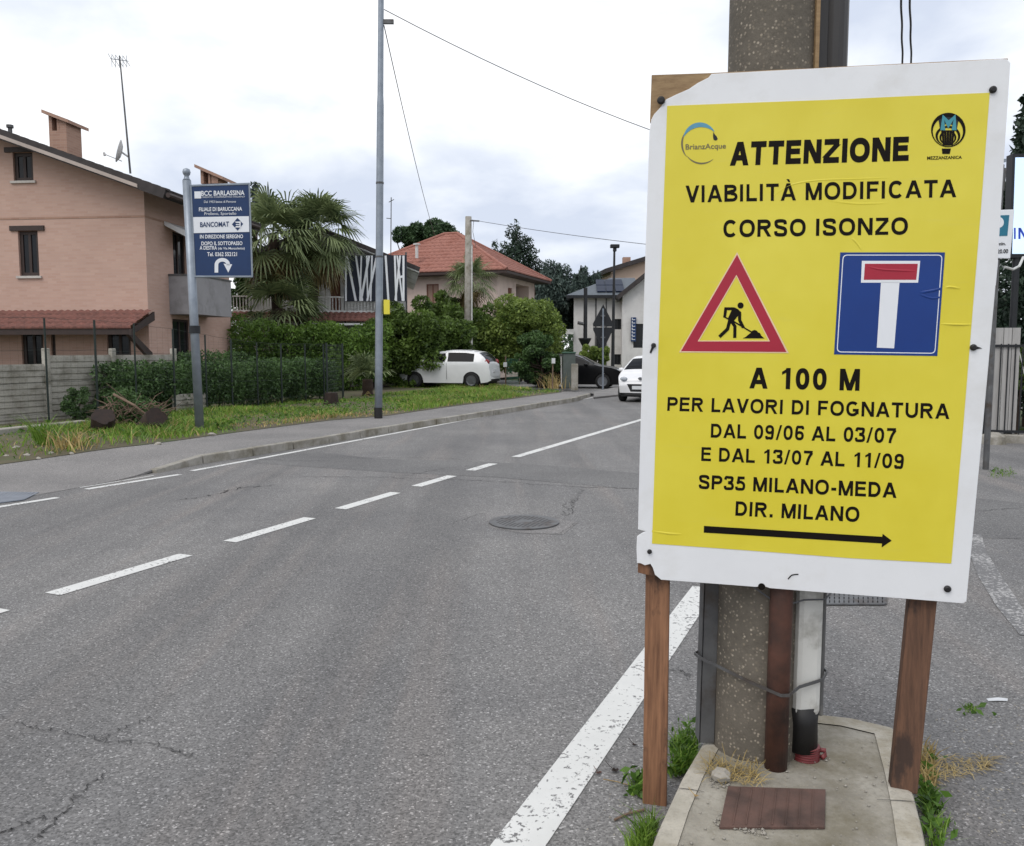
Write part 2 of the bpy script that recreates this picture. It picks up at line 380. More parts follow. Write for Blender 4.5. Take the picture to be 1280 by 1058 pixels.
Lf_dark = leafmat('ivy_leaf', S(30, 50, 30), S(88, 116, 66), .25)
Lf_bush = leafmat('bush_leaf', S(34, 54, 26), S(104, 128, 58))
Lf_light = leafmat('light_leaf', S(58, 84, 34), S(138, 156, 78))
Lf_tree = leafmat('tree_leaf', S(30, 48, 32), S(72, 96, 62), .2)
Lf_con = leafmat('conifer_needle', S(22, 36, 30), S(58, 76, 60), .15)
Lf_ced = leafmat('cedar_needle', S(32, 46, 44), S(84, 100, 92), .15)
Lf_palm = leafmat('palm_leaf', S(52, 70, 44), S(132, 144, 100), .3)
Lf_dead = leafmat('dead_palm_leaf', S(86, 76, 50), S(140, 124, 84), .2)
Lf_grass = leafmat('grass_blade', S(62, 98, 34), S(130, 160, 64), .3)
Lf_dry = leafmat('dry_blade', S(128, 110, 66), S(188, 166, 112), .2)
Lf_weed = leafmat('weed_leaf', S(38, 66, 24), S(96, 132, 50), .35)
Lf_red = leafmat('red_leaf', S(80, 40, 30), S(140, 84, 62), .2)

# ------------------------------------------------------------------ foliage
def leaves(name, pts, out, size, mat, rng, parent=None, aspect=.45, droop=.25, mats=None, mi=None, flat=.5):
    n = len(pts)
    d = rng.normal(size=(n, 3)) * .8 + out * .7; d[:, 2] -= droop; d /= np.linalg.norm(d, axis=1)[:, None] + 1e-9
    q = rng.normal(size=(n, 3)) + np.array([0, 0, flat]); wv = np.cross(d, q); wv /= np.linalg.norm(wv, axis=1)[:, None] + 1e-9
    s = (size * (.6 + .8 * rng.random(n)))[:, None]
    nn = np.cross(d, wv) * s * .12
    a = pts - d * s * .5; t = pts + d * s * .5; m1 = pts + wv * s * aspect * .5 + nn; m2 = pts - wv * s * aspect * .5 + nn
    V = np.stack([a, m1, t, m2], 1).reshape(-1, 3); F = np.arange(n * 4).reshape(-1, 4)
    return np_mesh(name, V, F, mats or mat, parent, mi)
def clump_pts(rng, cs, rs, n, shell=.55):
    cs = np.asarray(cs, float); rs = np.asarray(rs, float); wt = (rs.prod(axis=1)) ** (2 / 3); k = rng.choice(len(cs), n, p=wt / wt.sum())
    d = rng.normal(size=(n, 3)); d /= np.linalg.norm(d, axis=1)[:, None]
    r = shell + (1 - shell) * rng.random(n) ** .7
    return cs[k] + d * rs[k] * r[:, None], d
def crown_clumps(rng, c, Rv, K, rel=.33, inner=.72, zmin=None):
    c = np.array(c, float); Rv = np.array(Rv, float); d = rng.normal(size=(K, 3)); d /= np.linalg.norm(d, axis=1)[:, None]
    f = inner * (.42 + .62 * rng.random(K))
    cs = c + d * Rv * f[:, None]; rs = Rv.min() * rel * (.4 + 1.0 * rng.random((K, 1)) ** 1.3) * np.array([1, 1, .85])
    if zmin is not None: cs[:, 2] = np.maximum(cs[:, 2], zmin + rs[:, 2] * .6)
    return cs, np.broadcast_to(rs, (K, 3)).copy()
def tree(name, label, base, c, Rv, K, n, size, mat, seed, trunk_r=.15, group=None, rel=.33, cat='tree', droop=.25, zmin=None, shell=.5):
    rng = np.random.default_rng(seed); base = Vector(base); t = thing(name, label, cat, base, 0, group)
    cs, rs = crown_clumps(rng, c, Rv, K, rel, .78, zmin)
    p, d = clump_pts(rng, cs, rs, n, shell); leaves('crown', p, d, size, mat, rng, t, droop=droop)
    mb = MB(); top = Vector(c) + Vector((0, 0, Rv[2] * .35)); mid = base.lerp(top, .5) + Vector((rng.normal() * .08, rng.normal() * .08, 0))
    mb.tube([base - Vector((0, 0, .05)), base.lerp(mid, .5), mid, top], [trunk_r * 1.25, trunk_r, trunk_r * .75, trunk_r * .25], 9)
    for i in rng.choice(K, min(K, 9), replace=False):
        e_ = Vector(cs[i]); s0 = base.lerp(mid, .45 + .55 * rng.random()); md = s0.lerp(e_, .5) + Vector((0, 0, -.1 * (e_ - s0).length))
        mb.tube([s0, md, e_], [trunk_r * .5, trunk_r * .32, trunk_r * .1], 6)
    mb.build('trunk', M_bark, t, smooth=True)
    return t
def hedge(name, label, pts, width, h0, h1, n, size, mat, seed, cat='hedge', group=None, rag=.12):
    """leaf-covered hedge running along ground points"""
    rng = np.random.default_rng(seed); pts = [Vector(p) for p in pts]
    t = thing(name, label, cat, pts[0], 0, group); cs = []; rs = []
    Ltot = sum((b - a).length for a, b in zip(pts, pts[1:])); step = width * .42
    for a, b in zip(pts, pts[1:]):
        ln = (b - a).length; dr = (b - a).normalized(); q = Vector((-dr.y, dr.x, 0)); m = max(2, int(ln / step)); zr = max(1, int((h1 - h0) / (width * .4)))
        for i in range(m + 1):
            for k in range(zr + 1):
                for sd_ in (-.3, .3):
                    r = width * (.27 + .10 * rng.random())
                    z = h0 + r * .8 + (h1 - h0 - r * 1.5) * k / zr + rng.normal() * rag * .4
                    cs.append(a + dr * (ln * i / m + rng.normal() * .08) + q * (width * sd_ + rng.normal() * rag * .4) + Vector((0, 0, z))); rs.append((r, r, r * .85))
    p, d = clump_pts(rng, np.array([tuple(c) for c in cs]), np.array(rs), n, .6)
    p[:, 2] = np.maximum(p[:, 2], h0 + .02); leaves('foliage', p, d, size, mat, rng, t)
    mb = MB()
    for a, b in zip(pts, pts[1:]):
        m = max(2, int((b - a).length / .6))
        for i in range(m + 1):
            q = a.lerp(b, i / m); q.z = 0
            mb.tube([q + Vector((0, 0, a.z - .03)), q + Vector((rng.normal() * .1, rng.normal() * .1, (h0 + h1) * .45)), q + Vector((rng.normal() * .2, rng.normal() * .2, h1 - .25))], [.03, .02, .008], 5)
    mb.build('stem', M_bark, t); return t
def palm(label, base, ht, crown_r, nf, seed, trunk_r=.14, lean=(0, 0), group=None, dead=10, segs=20, elmin=-38):
    rng = np.random.default_rng(seed); base = Vector(base); top = base + Vector((lean[0], lean[1], ht))
    t = thing('fan_palm', label, 'palm', base, 0, group)
    mb = MB(); path = [base + Vector((0, 0, -.05))] + [base.lerp(top, i / 7) for i in range(1, 8)]
    mb.tube(path, [trunk_r * (1.1 + .25 * rng.random()) for _ in path], 10); mb.build('trunk', M_bark, t, smooth=True)
    V = []; F = []; MI = []
    for i in range(nf + dead):
        isd = i >= nf; az = rng.random() * 2 * PI; el = R(-62 - 20 * rng.random()) if isd else R(elmin + (80 - elmin) * rng.random() ** .9)
        dr = Vector((math.cos(az) * math.cos(el), math.sin(az) * math.cos(el), math.sin(el)))
        pl = crown_r * (.42 + .16 * rng.random()); sag = Vector((0, 0, -.10 * crown_r * math.cos(el)))
        hub = top + dr * pl + sag; side = dr.cross(Vector((0, 0, 1)))
        side = side.normalized() if side.length > .05 else Vector((1, 0, 0))
        roll = rng.normal() * .4; up = side.cross(dr).normalized(); sd2 = side * math.cos(roll) + up * math.sin(roll)
        b = len(V); q = side * .012
        V += [top - q, top + q, hub + q, hub - q]; F.append((b, b + 1, b + 2, b + 3)); MI.append(int(isd))
        ln = crown_r * (.5 + .12 * rng.random())
        dir2 = (dr + Vector((0, 0, -.35))).normalized()
        for k in range(segs):
            a = (k / (segs - 1) - .5) * R(230); v = (dir2 * math.cos(a) + sd2 * math.sin(a)).normalized()
            l2 = ln * (.72 + .28 * math.cos(a * .8)) * (.9 + .2 * rng.random())
            wv = v.cross(up if abs(v.dot(up)) < .9 else side).normalized() * (crown_r * .017)
            mid = hub + v * l2 * .6 + Vector((0, 0, -.04 * l2)); tip = hub + v * l2 * .95 + Vector((0, 0, -(.16 + .22 * rng.random()) * l2))
            b = len(V); V += [hub - wv * .4, hub + wv * .4, mid + wv, mid - wv, mid - wv, mid + wv, tip + wv * .25, tip - wv * .25]
            F += [(b, b + 1, b + 2, b + 3), (b + 4, b + 5, b + 6, b + 7)]; MI += [int(isd)] * 2
    np_mesh('fronds', np.array([tuple(v) for v in V]), np.array(F), [Lf_palm, Lf_dead], t, np.array(MI))
    return t
def blades(pts, h, wd, rng, lean=.5):
    n = len(pts); az = rng.random(n) * 2 * PI; hh = h * (.5 + .9 * rng.random(n))
    q = np.stack([np.cos(az), np.sin(az), np.zeros(n)], 1) * (wd * (.6 + .8 * rng.random(n)))[:, None] * .5
    ld = rng.normal(size=(n, 3)) * lean; ld[:, 2] = 0; ld *= hh[:, None]
    m = pts + ld * .35 + np.stack([0 * hh, 0 * hh, hh * .6], 1); t = pts + ld + np.stack([0 * hh, 0 * hh, hh], 1)
    V = np.stack([pts - q, pts + q, m + q * .7, m - q * .7, t, t], 1)
    V = np.stack([pts - q, pts + q, m + q * .75, t + q * .1, t - q * .1, m - q * .75], 1).reshape(-1, 3)
    i = np.arange(n)[:, None] * 6; F = np.concatenate([i + np.array([[0, 1, 2, 5]]), i + np.array([[5, 2, 3, 4]])], 0)
    return V, F

# ------------------------------------------------------------------ ground, road, pavements
def sst(x, a, b): x = min(1, max(0, (x - a) / (b - a))); return x * x * (3 - 2 * x)
def hs(a): return .005 + .115 * sst(a, 7.6, 9.6)                 # height of the left pavement along the road (dropped kerb at its start)
def GS(px, py, add=0.0):
    z = .12
    for _ in range(4): g = G(px, py, z); z = hs(AL(g)[0])
    return G(px, py, z) + Vector((0, 0, add))
def sheet(name, polys, mat, kind='structure', z=None):
    mb = MB()
    for p in polys: mb.add(p, [tuple(range(len(p)))])
    o = mb.build(name, mat, loc=(0, 0, 0)); struct(o, kind); return o
mb = MB(); S_ = 900
mb.quad((-S_, -S_, -.06), (S_, -S_, -.06), (S_, S_, -.06), (-S_, S_, -.06)); struct(mb.build('ground', M_turf, loc=(0, 0, 0)))
mb = MB()
for a0, a1 in ((-14, 12), (12, 40), (40, 110), (110, 420)):
    mb.quad(RW(a0, 14), RW(a1, 14), RW(a1, -10.4 if a1 > 20 else -9.6), RW(a0, -9.6 if a0 < 20 else -10.4))
struct(mb.build('road', M_road, loc=(0, 0, 0)))
# side street on the left beyond the verge
sheet('side_street', [[RW(29.0, -9.3, .004), RW(40, -9.3, .004), RW(44, -24, .004), RW(29.0, -24, .004)]], M_road)
VB = lambda a: -11.7 - (a - 29) * .5 if a < 31 else -12.7 - (a - 31) * 1.15 if a < 33 else -15.0 - (a - 33) * .57     # edge of the verge beyond the last house plot
sheet('corner_verge', [[RW(a0, VB(a0), .10), RW(a0, -60, .15), RW(a1, -60, .15), RW(a1, VB(a1), .10)] for a0, a1 in ((28.8, 30), (30, 31), (31, 32), (32, 33), (33, 36), (36, 42))], M_soil)
# kerb line and pavement back edge, walked along the photo
kerb_px = [(196, 592), (235, 583), (320, 570), (440, 549.4), (584, 525), (650, 514), (721, 502)]
kl = [G(*q) for q in kerb_px]
def along(poly, a):
    for p, q in zip(poly, poly[1:]):
        a0, a1 = AL(p)[0], AL(q)[0]
        if a0 <= a <= a1: return p.lerp(q, (a - a0) / (a1 - a0))
    return poly[0] if a < AL(poly[0])[0] else poly[-1]
back_px = [(0, 581), (100, 567), (195, 555), (250, 547), (325, 537), (420, 525), (478, 521), (560, 509), (640, 499), (700, 491)]
bk = [GS(*q) for q in back_px]
bk = [RW(-12, -11.9, hs(-12)), RW(0, -11.8, hs(0))] + bk + [RW(33, -11.0, .12)]
fl = [RW(-12, -8.75), RW(3, -8.7), RW(7.0, -8.75)] + kl + [RW(33, -9.85)]
mb = MB(); A_ = sorted(set([-12, 0, 3, 5, 7, 7.6, 8, 8.4, 8.8, 9.2, 9.6] + list(np.arange(10, 28.8, .75)) + [28.9, 29.9])); pf = pb = None
for a in A_:
    f_ = along(fl, a).copy(); b_ = along(bk, a).copy(); f_ += NN * -.10 * sst(a, 7.8, 8.6); f_.z = hs(a) if a < 29.5 else -.01; b_.z = f_.z; b_ -= NN * .35
    if pf is not None:
        mb.quad(pf, f_, b_, pb); dn = Vector((0, 0, -.03)); mb.quad(pf, f_, f_ + dn, pf + dn)
    pf, pb = f_, b_
struct(mb.build('sidewalk', M_walk, loc=(0, 0, 0)))
# kerb stones, one line with joints
mb = MB(); a = AL(kl[0])[0]; rng_ = random.Random(3)
while a < 28.2:
    ln = 1.0; a1 = min(a + ln - .018, 28.9); dz = rng_.uniform(-.006, .006); dl = rng_.uniform(-.008, .008)
    p, q = along(fl, a), along(fl, a1); h0, h1 = max(.03, hs(a)) + .008 + dz, max(.03, hs(a1)) + .008 + dz
    o0 = NN * dl; wv = NN * -.14
    vs = [p + o0 + Vector((0, 0, -.05)), q + o0 + Vector((0, 0, -.05)), q + o0 + wv + Vector((0, 0, -.05)), p + o0 + wv + Vector((0, 0, -.05)),
          p + o0 + NN * -.015 + Vector((0, 0, h0)), q + o0 + NN * -.015 + Vector((0, 0, h1)), q + o0 + wv + Vector((0, 0, h1)), p + o0 + wv + Vector((0, 0, h0))]
    mb.add(vs, [(0, 1, 5, 4), (1, 2, 6, 5), (2, 3, 7, 6), (3, 0, 4, 7), (4, 5, 6, 7), (3, 2, 1, 0)])
    a += ln
struct(mb.build('kerb', M_kerb, loc=(0, 0, 0), bevel=.012))
# kerb return at the side street corner, with the small island of the road sign
mb = MB()
cp = [G(722, 502), G(733, 499), G(742, 497.5), G(752, 497), G(775, 492)]
mb = MB(); isl = [G(q[0], q[1]) for q in ((742, 499), (775, 495.5), (800, 487), (770, 486), (742, 492))]
mb.prism([p + Vector((0, 0, -.04)) for p in isl], (0, 0, .11)); struct(mb.build('corner_island', M_walk, loc=(0, 0, 0), bevel=.015))
# verge and gardens
mb = MB(); pa = None
for a in A_:
    b_ = along(bk, a).copy(); z = hs(a) if a < 29.5 else -.06
    row = [b_ + Vector((0, 0, .006)), RW(a, AL(b_)[1] - .6, z + .03), RW(a, -14.5, z + .05), RW(a, -17.2, z + .05), RW(a, -80, z + .05)]
    row[0].z = z + .008
    if pa:
        for k in range(4): mb.quad(pa[k], row[k], row[k + 1], pa[k + 1])
    pa = row
struct(mb.build('verge', M_soil, loc=(0, 0, 0)))
# painted markings
def mark(mb, pts, wd, z=.004): mb.ribbon([Vector((p.x, p.y, 0)) for p in pts], wd, z)
mb = MB()
for (q0, q1) in (((-40, 779), (12, 763.5)), ((64, 743), (240, 695)), ((290, 678), (394, 648.5)), ((430, 637), (500, 616.5)), ((522, 608.5), (570, 595.5)), ((588, 588.5), (618, 580)), ((643, 571.5), (806, 523.6))):
    a0 = AL(G(*q0))[0]; a1 = AL(G(*q1))[0]; mark(mb, [RW(a0, -5.07), RW((a0 + a1) / 2, -5.07), RW(a1, -5.07)], .145)
mark(mb, [RW(22.5, -5.09), RW(60, -5.15)], .145)
for seg in ([(-60, 646), (0, 634), (72, 622.5)], [(108, 612), (165, 603), (225, 593.5)], [(240, 589), (330, 572.5), (480, 544.5), (600, 522), (700, 504)], [(722, 500.5), (741, 497)]):
    mark(mb, [G(*q) for q in seg], .10)
mark(mb, [G(*q) for q in [(100, 610), (150, 602), (192, 595)]], .035)
for a0, a1 in ((-.2, 2.8), (2.8, 5.80)): mark(mb, [RW(a0, -1.04), RW((a0 + a1) / 2, -1.04), RW(a1, -1.04)], .17)
for k in range(12): mark(mb, [RW(8 + k * 3, -1.04), RW(9.5 + k * 3, -1.04)], .15)
struct(mb.build('road_marking', M_paint, loc=(0, 0, 0)))
mb = MB()
mark(mb, [G(*q) for q in ((1214, 668), (1222, 690), (1238, 722), (1262, 760), (1292, 796))], [.16, .13, .16, .15, .14]); struct(mb.build('worn_road_marking', M_paint2, loc=(0, 0, 0)))
# repaired bands of asphalt
pa_ = [[G(*q, .002) for q in ((240, 569), (330, 580), (480, 590), (620, 597), (800, 612), (800, 592), (700, 583), (600, 577), (480, 574), (340, 560))],
       [G(*q, .002) for q in ((1150, 671), (1300, 674), (1300, 632), (1235, 624), (1180, 622))]]
sheet('asphalt_patch', pa_, M_patch)
mh_c = G(655, 654); 
sheet('manhole_patch', [[G(*q, .0025) for q in ((607, 641), (700, 649), (723, 653), (704, 668), (660, 667), (612, 660))]], M_walk)
# cracks
def crack(mb, pts, wd, seed, z=.0045, amp=.02, n=16):
    wd *= .42
    rg = random.Random(seed); path = []; ww = []
    for p, q in zip(pts, pts[1:]):
        for i in range(n):
            t = i / n; s = p.lerp(q, t); path.append(s + Vector((rg.uniform(-amp, amp), rg.uniform(-amp, amp), 0))); ww.append(wd * rg.uniform(.25, 1.3))
    path.append(pts[-1]); ww.append(wd * .2); ww[0] = wd * .2
    mb.ribbon(path, ww, z)
M_crack = pm('crack_dark', S(66, 65, 65), S(50, 49, 49), 9, .95)  # plain dark grey of the cracks and kerb joints
mb = MB(); C = lambda *qs: [G(*q) for q in qs]
crack(mb, C((20, 904), (75, 916), (130, 926), (200, 931), (240, 947)), .012, 1); crack(mb, C((118, 928), (150, 912), (205, 892)), .009, 2)
crack(mb, C((40, 1058), (75, 1020), (105, 985), (135, 968)), .012, 3); crack(mb, C((-5, 1044), (30, 1030), (60, 1022)), .012, 4)
crack(mb, C((705, 646), (708, 632), (722, 622), (728, 612)), .02, 5, amp=.04); crack(mb, C((712, 644), (716, 634), (720, 622)), .018, 6, amp=.04)
crack(mb, C((215, 627), (262, 620), (300, 610), (345, 607)), .03, 7, amp=.06); crack(mb, C((360, 596), (480, 597), (600, 601), (720, 609), (800, 612)), .03, 8, amp=.05)
crack(mb, C((240, 569), (360, 576), (430, 577)), .03, 9, amp=.05); crack(mb, C((440, 573), (520, 572), (585, 575)), .03, 10, amp=.05)
crack(mb, C((566, 655), (590, 646), (607, 641)), .012, 11); crack(mb, C((640, 667), (700, 668), (722, 653)), .012, 12)
crack(mb, C((838, 838), (856, 840), (862, 850)), .010, 13); crack(mb, C((520, 943), (560, 946)), .006, 14)
crack(mb, C((500, 596), (560, 585), (640, 582)), .02, 15, amp=.05); crack(mb, C((1180, 655), (1215, 640), (1300, 634)), .02, 16, amp=.03)
struct(mb.build('road_crack', M_crack, loc=(0, 0, 0)))

# manhole cover and drain grates
def manhole(c, r, label):
    t = thing('manhole_cover', label, 'manhole cover', c)
    mb = MB(); mb.lathe([(r * .86, .004), (r, .004), (r, .016), (r * .86, .016)], c, 40); mb.build('frame', M_galvd, t)
    mb = MB(); mb.lathe([(r * .84, .003), (r * .84, .010)], c, 40); mb.build('cover', M_galvd, t)
    mb = MB()
    for i in range(-6, 7):
        x = i * r * .125; hl = math.sqrt(max(0, (r * .78) ** 2 - x * x))
        for s_ in (-1, 1):
            if abs(i) <= 1: lo = r * .3
            else: lo = r * .06
            if hl > lo + .02: mb.box(x - r * .03, x + r * .03, min(s_ * lo, s_ * hl), max(s_ * lo, s_ * hl), .010, .017, M=lambda v: c + D * v.y + NN * v.x + Vector((0, 0, v.z)))
    mb.build('tread_bars', M_iron, t)
manhole(G(655, 654), .335, 'round cast iron manhole cover with striped tread in the road')
def grate(pts, label, nb, cat='drain grate', bwid=.012, bm_=None):
    c = sum(pts, Vector()) / 4; t = thing('drain_grate', label, cat, (c.x, c.y, 0))
    a, b, cc, d = [Vector((p.x, p.y, 0)) for p in pts]; up = Vector((0, 0, 1))
    mb = MB(); mb.prism([p + up * .003 for p in (a, b, cc, d)], up * .002); mb.build('pit', M_dark, t)
    mb = MB()
    for i in range(nb + 1):
        u = i / nb; p, q = a.lerp(b, u), d.lerp(cc, u); wv = (b - a).normalized() * bwid
        mb.prism([p - wv + up * .005, p + wv + up * .005, q + wv + up * .005, q - wv + up * .005], up * .008)
    for u in (0, .33, .66, 1):
        p, q = a.lerp(d, u), b.lerp(cc, u); wv = (d - a).normalized() * .012
        mb.prism([p - wv + up * .0052, p + wv + up * .0052, q + wv + up * .0052, q - wv + up * .0052], up * .007)
    mb.build('bars', bm_ or M_galvd, t); return t
grate([G(-30, 633), G(28, 626), G(46, 617), G(-10, 616)], 'steel drain grate at the left edge of the road', 12, bwid=.02, bm_=M_galv)
grate([G(1022, 757), G(1106, 757), G(1106, 744), G(1022, 743)], 'rusty leaf-strewn drain grate behind the yellow sign', 14)

# ------------------------------------------------------------------ traffic island, pole, yellow sign
IZ = .17
ol = [(800, 1095), (824, 1032), (852, 972), (880, 925), (905, 903), (950, 893), (1010, 890), (1065, 896), (1117, 908), (1135, 965), (1152, 1030), (1165, 1095)]
top = [G(x, y, IZ) for x, y in ol]
cen = sum(top, Vector()) / len(top)
mb = MB()
bot = [cen + (p - cen) * 1.05 for p in top]
for p in bot: p.z = -.02
inn = [cen + (p - cen) * .80 for p in top]
n = len(top)
mb.add(bot + top + inn, [(i, (i + 1) % n, n + (i + 1) % n, n + i) for i in range(n)] + [(n + i, n + (i + 1) % n, 2 * n + (i + 1) % n, 2 * n + i) for i in range(n)], 0)
mid = [p + Vector((0, 0, -.004)) for p in inn]
mb.add(mid, [tuple(range(n))], 1)
for p, q in ((1, .0), (4, 0), (8, 0), (10, 0)):      # joints between the kerb blocks
    pass
o = mb.build('traffic_island', [M_isle, M_isle2], loc=(0, 0, 0), bevel=.018); struct(o)
mb = MB()
for q in (((842, 985), (880, 990)), ((1096, 1000), (1150, 1003)), ((905, 905), (925, 925))):
    a, b = [G(x, y, IZ + .002) for x, y in q]; mb.ribbon([a, a.lerp(b, .5) + Vector((.004, .003, 0)), b], [.002, .004, .002], .001)
struct(mb.build('kerb_joint', M_crack, loc=(0, 0, 0)))

PC = Vector((.938, 3.07, IZ))                                 # foot of the concrete pole
def at_pole(dx, dy, z): return Vector((PC.x + dx, PC.y + dy, z))
pole = thing('utility_pole', 'dark exposed-aggregate concrete pole behind the yellow sign, strapped with ducts', 'utility pole', PC)
mb = MB(); nseg = 28; vs = []; hts = [IZ - .03, .3, .6, 1.0, 1.5, 2.2, 3.0, 4.5, 6.5, 9.0]
for z in hts:
    r = .168 - .004 * z; 
    for k in range(nseg): vs.append(at_pole(-.012 + r * math.cos(2 * PI * k / nseg) , r * math.sin(2 * PI * k / nseg), z))
mb.add(vs, [(i * nseg + k, i * nseg + (k + 1) % nseg, (i + 1) * nseg + (k + 1) % nseg, (i + 1) * nseg + k) for i in range(len(hts) - 1) for k in range(nseg)] + [tuple((len(hts) - 1) * nseg + k for k in range(nseg))])
mb.build('shaft', M_pole, pole, smooth=True)
mb = MB()                                                      # grey channel on the left
for x0, x1, y0, y1 in ((-.235, -.178, -.03, -.024), (-.235, -.229, -.03, .04), (-.184, -.178, -.024, .03)):
    mb.box(x0, x1, y0, y1, IZ + .01, 1.95, M=lambda v: PC + Vector((v.x + .012 * (v.z - .2), v.y, v.z - IZ)))
mb.build('cable_channel', M_galvd, pole, bevel=.002)
mb = MB(); mb.tube([at_pole(.003, -.188, IZ - .005), at_pole(.006, -.188, .6), at_pole(.012, -.182, 1.2), at_pole(.012, -.18, 1.95)], .0395, 20); mb.build('rusty_pipe', M_rust, pole, smooth=True)
mb = MB()
mb.box(.072, .168, -.165, -.06, .34, 1.95, M=lambda v: PC + Vector((v.x + .004 * v.z, v.y, v.z - IZ))); mb.build('white_duct', M_pvc, pole, bevel=.022)
mb = MB(); mb.box(.168, .188, -.14, -.05, .33, 1.95, M=lambda v: PC + Vector((v.x, v.y, v.z - IZ))); mb.build('grey_duct', M_pvcg, pole, bevel=.01)
mb = MB(); mb.tube([at_pole(.122, -.112, .20), at_pole(.122, -.112, .30), at_pole(.117, -.112, .37)], [.055, .052, .060], 18); mb.build('black_sleeve', M_black, pole, smooth=True)
mb = MB(); pr = []
for i in range(6): pr += [(.046, i * .009), (.051, i * .009 + .003), (.046, i * .009 + .0065)]
mb.lathe(pr, at_pole(.135, -.115, IZ - .005), 20); mb.tube([at_pole(.165, -.12, IZ + .03), at_pole(.20, -.13, IZ + .03), at_pole(.20, -.13, IZ + .012), at_pole(.185, -.14, IZ + .008)], .009, 8)
mb.build('corrugated_duct', M_redcor, pole, smooth=True)
mb = MB(); mb.box(.085, .098, -.14, -.05, 2.02, 9, M=lambda v: PC + Vector((v.x, v.y, v.z - IZ))); mb.build('rust_angle', M_plank, pole)
mb = MB()
mb.box(.10, .145, -.09, .06, 2.0, 9, M=lambda v: PC + Vector((v.x, v.y, v.z - IZ))); mb.tube([at_pole(.178, -.05, 2.0), at_pole(.178, -.05, 9)], .048, 16)
mb.build('dark_duct', M_darkpipe, pole, bevel=.004)
def ringpts(rx, ry, z, cx, cy, sag, n=40): return [at_pole(cx + rx * math.cos(2 * PI * k / n), cy + ry * math.sin(2 * PI * k / n), z + sag * math.sin(2 * PI * k / n) + .006 * math.sin(3 * k)) for k in range(n + 1)]
mb = MB(); ps = [(-.245, .04), (-.245, -.045), (-.19, -.085), (-.10, -.165), (.0, -.236), (.03, -.234), (.08, -.19), (.17, -.172), (.194, -.145), (.194, -.03), (.15, .14), (0, .185), (-.16, .14), (-.245, .04)]
zs = [.50, .515, .50, .475, .45, .45, .462, .482, .50, .50, .5, .5, .5, .50]
pp = [at_pole(x, y, z) for (x, y), z in zip(ps, zs)]
pp2 = []
for a, b in zip(pp, pp[1:]): pp2 += [a, a.lerp(b, .5)]
pp2.append(pp[-1])
vs = []
for p in pp2: vs += [p + Vector((0, 0, -.0055)), p + Vector((0, 0, .0055))]
mb.add(vs, [(2 * i, 2 * i + 2, 2 * i + 3, 2 * i + 1) for i in range(len(pp2) - 1)])
strap = mb.build('steel_strap', M_galvd, pole); so = strap.modifiers.new('thick', 'SOLIDIFY'); so.thickness = .004
mb = MB(); mb.tube([at_pole(x, y, z) for x, y, z in ((-.17, -.06, .86), (-.12, -.135, .84), (-.06, -.175, .80), (0, -.186, .76), (.045, -.19, .765), (.09, -.18, .775), (.165, -.175, .775), (.2, -.14, .79))], .003, 6)
mb.build('tie_wire', M_cable, pole)

# plane of the yellow sign, recovered from its four corners
qc = [(813.4, 97), (1263, 74), (1208, 755), (795.2, 722.7)]
rr_ = [ray(*q) for q in qc]
Amat = np.array([tuple(rr_[0]), tuple(-rr_[1]), tuple(rr_[2])]).T
zsol = np.append(np.linalg.solve(Amat, np.array(tuple(rr_[3]))), 1.0) * 3.0
Q = [EYE + r * z for r, z in zip(rr_, zsol)]
UX = (Q[1] - Q[0]).normalized(); NZ = UX.cross((Q[0] - Q[3]).normalized()); NZ.normalize()
if NZ.y > 0: NZ = -NZ                                          # towards the viewer
VY = (Q[0] - Q[3]).normalized()
print('SIGN', (Q[1] - Q[0]).length, (Q[0] - Q[3]).length, 'angle', math.degrees(UX.angle(VY)), Q)
def SP(px, py, off=0.0):
    r = ray(px, py); t = (Q[0] - EYE).dot(NZ) / r.dot(NZ); return EYE + r * t + NZ * off
sign = thing('construction_notice', 'large yellow roadworks notice board on brown wooden posts beside the road', 'sign', G(817, 1006))
bpoly = [(889.5, 92.5), (960, 88.8), (1080, 82.6), (1180, 78), (1252, 73.8), (1259, 74.2), (1263, 79), (1255, 200), (1247.5, 324), (1236, 452), (1226.5, 558), (1214, 690), (1208, 752), (1204, 754.5), (1120, 747.8), (1010, 739.5), (962, 735.5), (955, 733), (945, 734), (890, 729.8), (826.4, 725), (818.7, 718.6), (816, 710), (813, 705.2), (806, 707), (801, 704.5), (796.2, 704), (795.6, 684), (796.2, 671), (803, 666.5), (808, 664.5), (797.5, 662), (798.6, 611), (801, 520), (803.4, 427.5), (806.4, 328), (809.8, 230), (811.8, 165), (814, 150), (817.5, 143), (825.5, 134.5), (832.6, 124.5), (845, 118.5), (861, 111.5), (872, 104), (885.4, 97.2)]
mb = MB(); mb.prism([SP(x, y, 0) for x, y in bpoly], -NZ * .010); mb.build('board', M_white, sign, bevel=.0012)
mb = MB(); ye = [(834, 132.7), (930, 129), (1035, 125.2), (1140, 120.3), (1237, 116.3), (1226, 262), (1213, 421), (1203, 545), (1189, 704.5), (1065, 698), (940, 688.5), (815, 679.6), (819, 560), (823.5, 420), (829, 270)]
mb.prism([SP(x, y, .0015) for x, y in ye], -NZ * .001); mb.build('yellow_sheet', M_yel, sign)
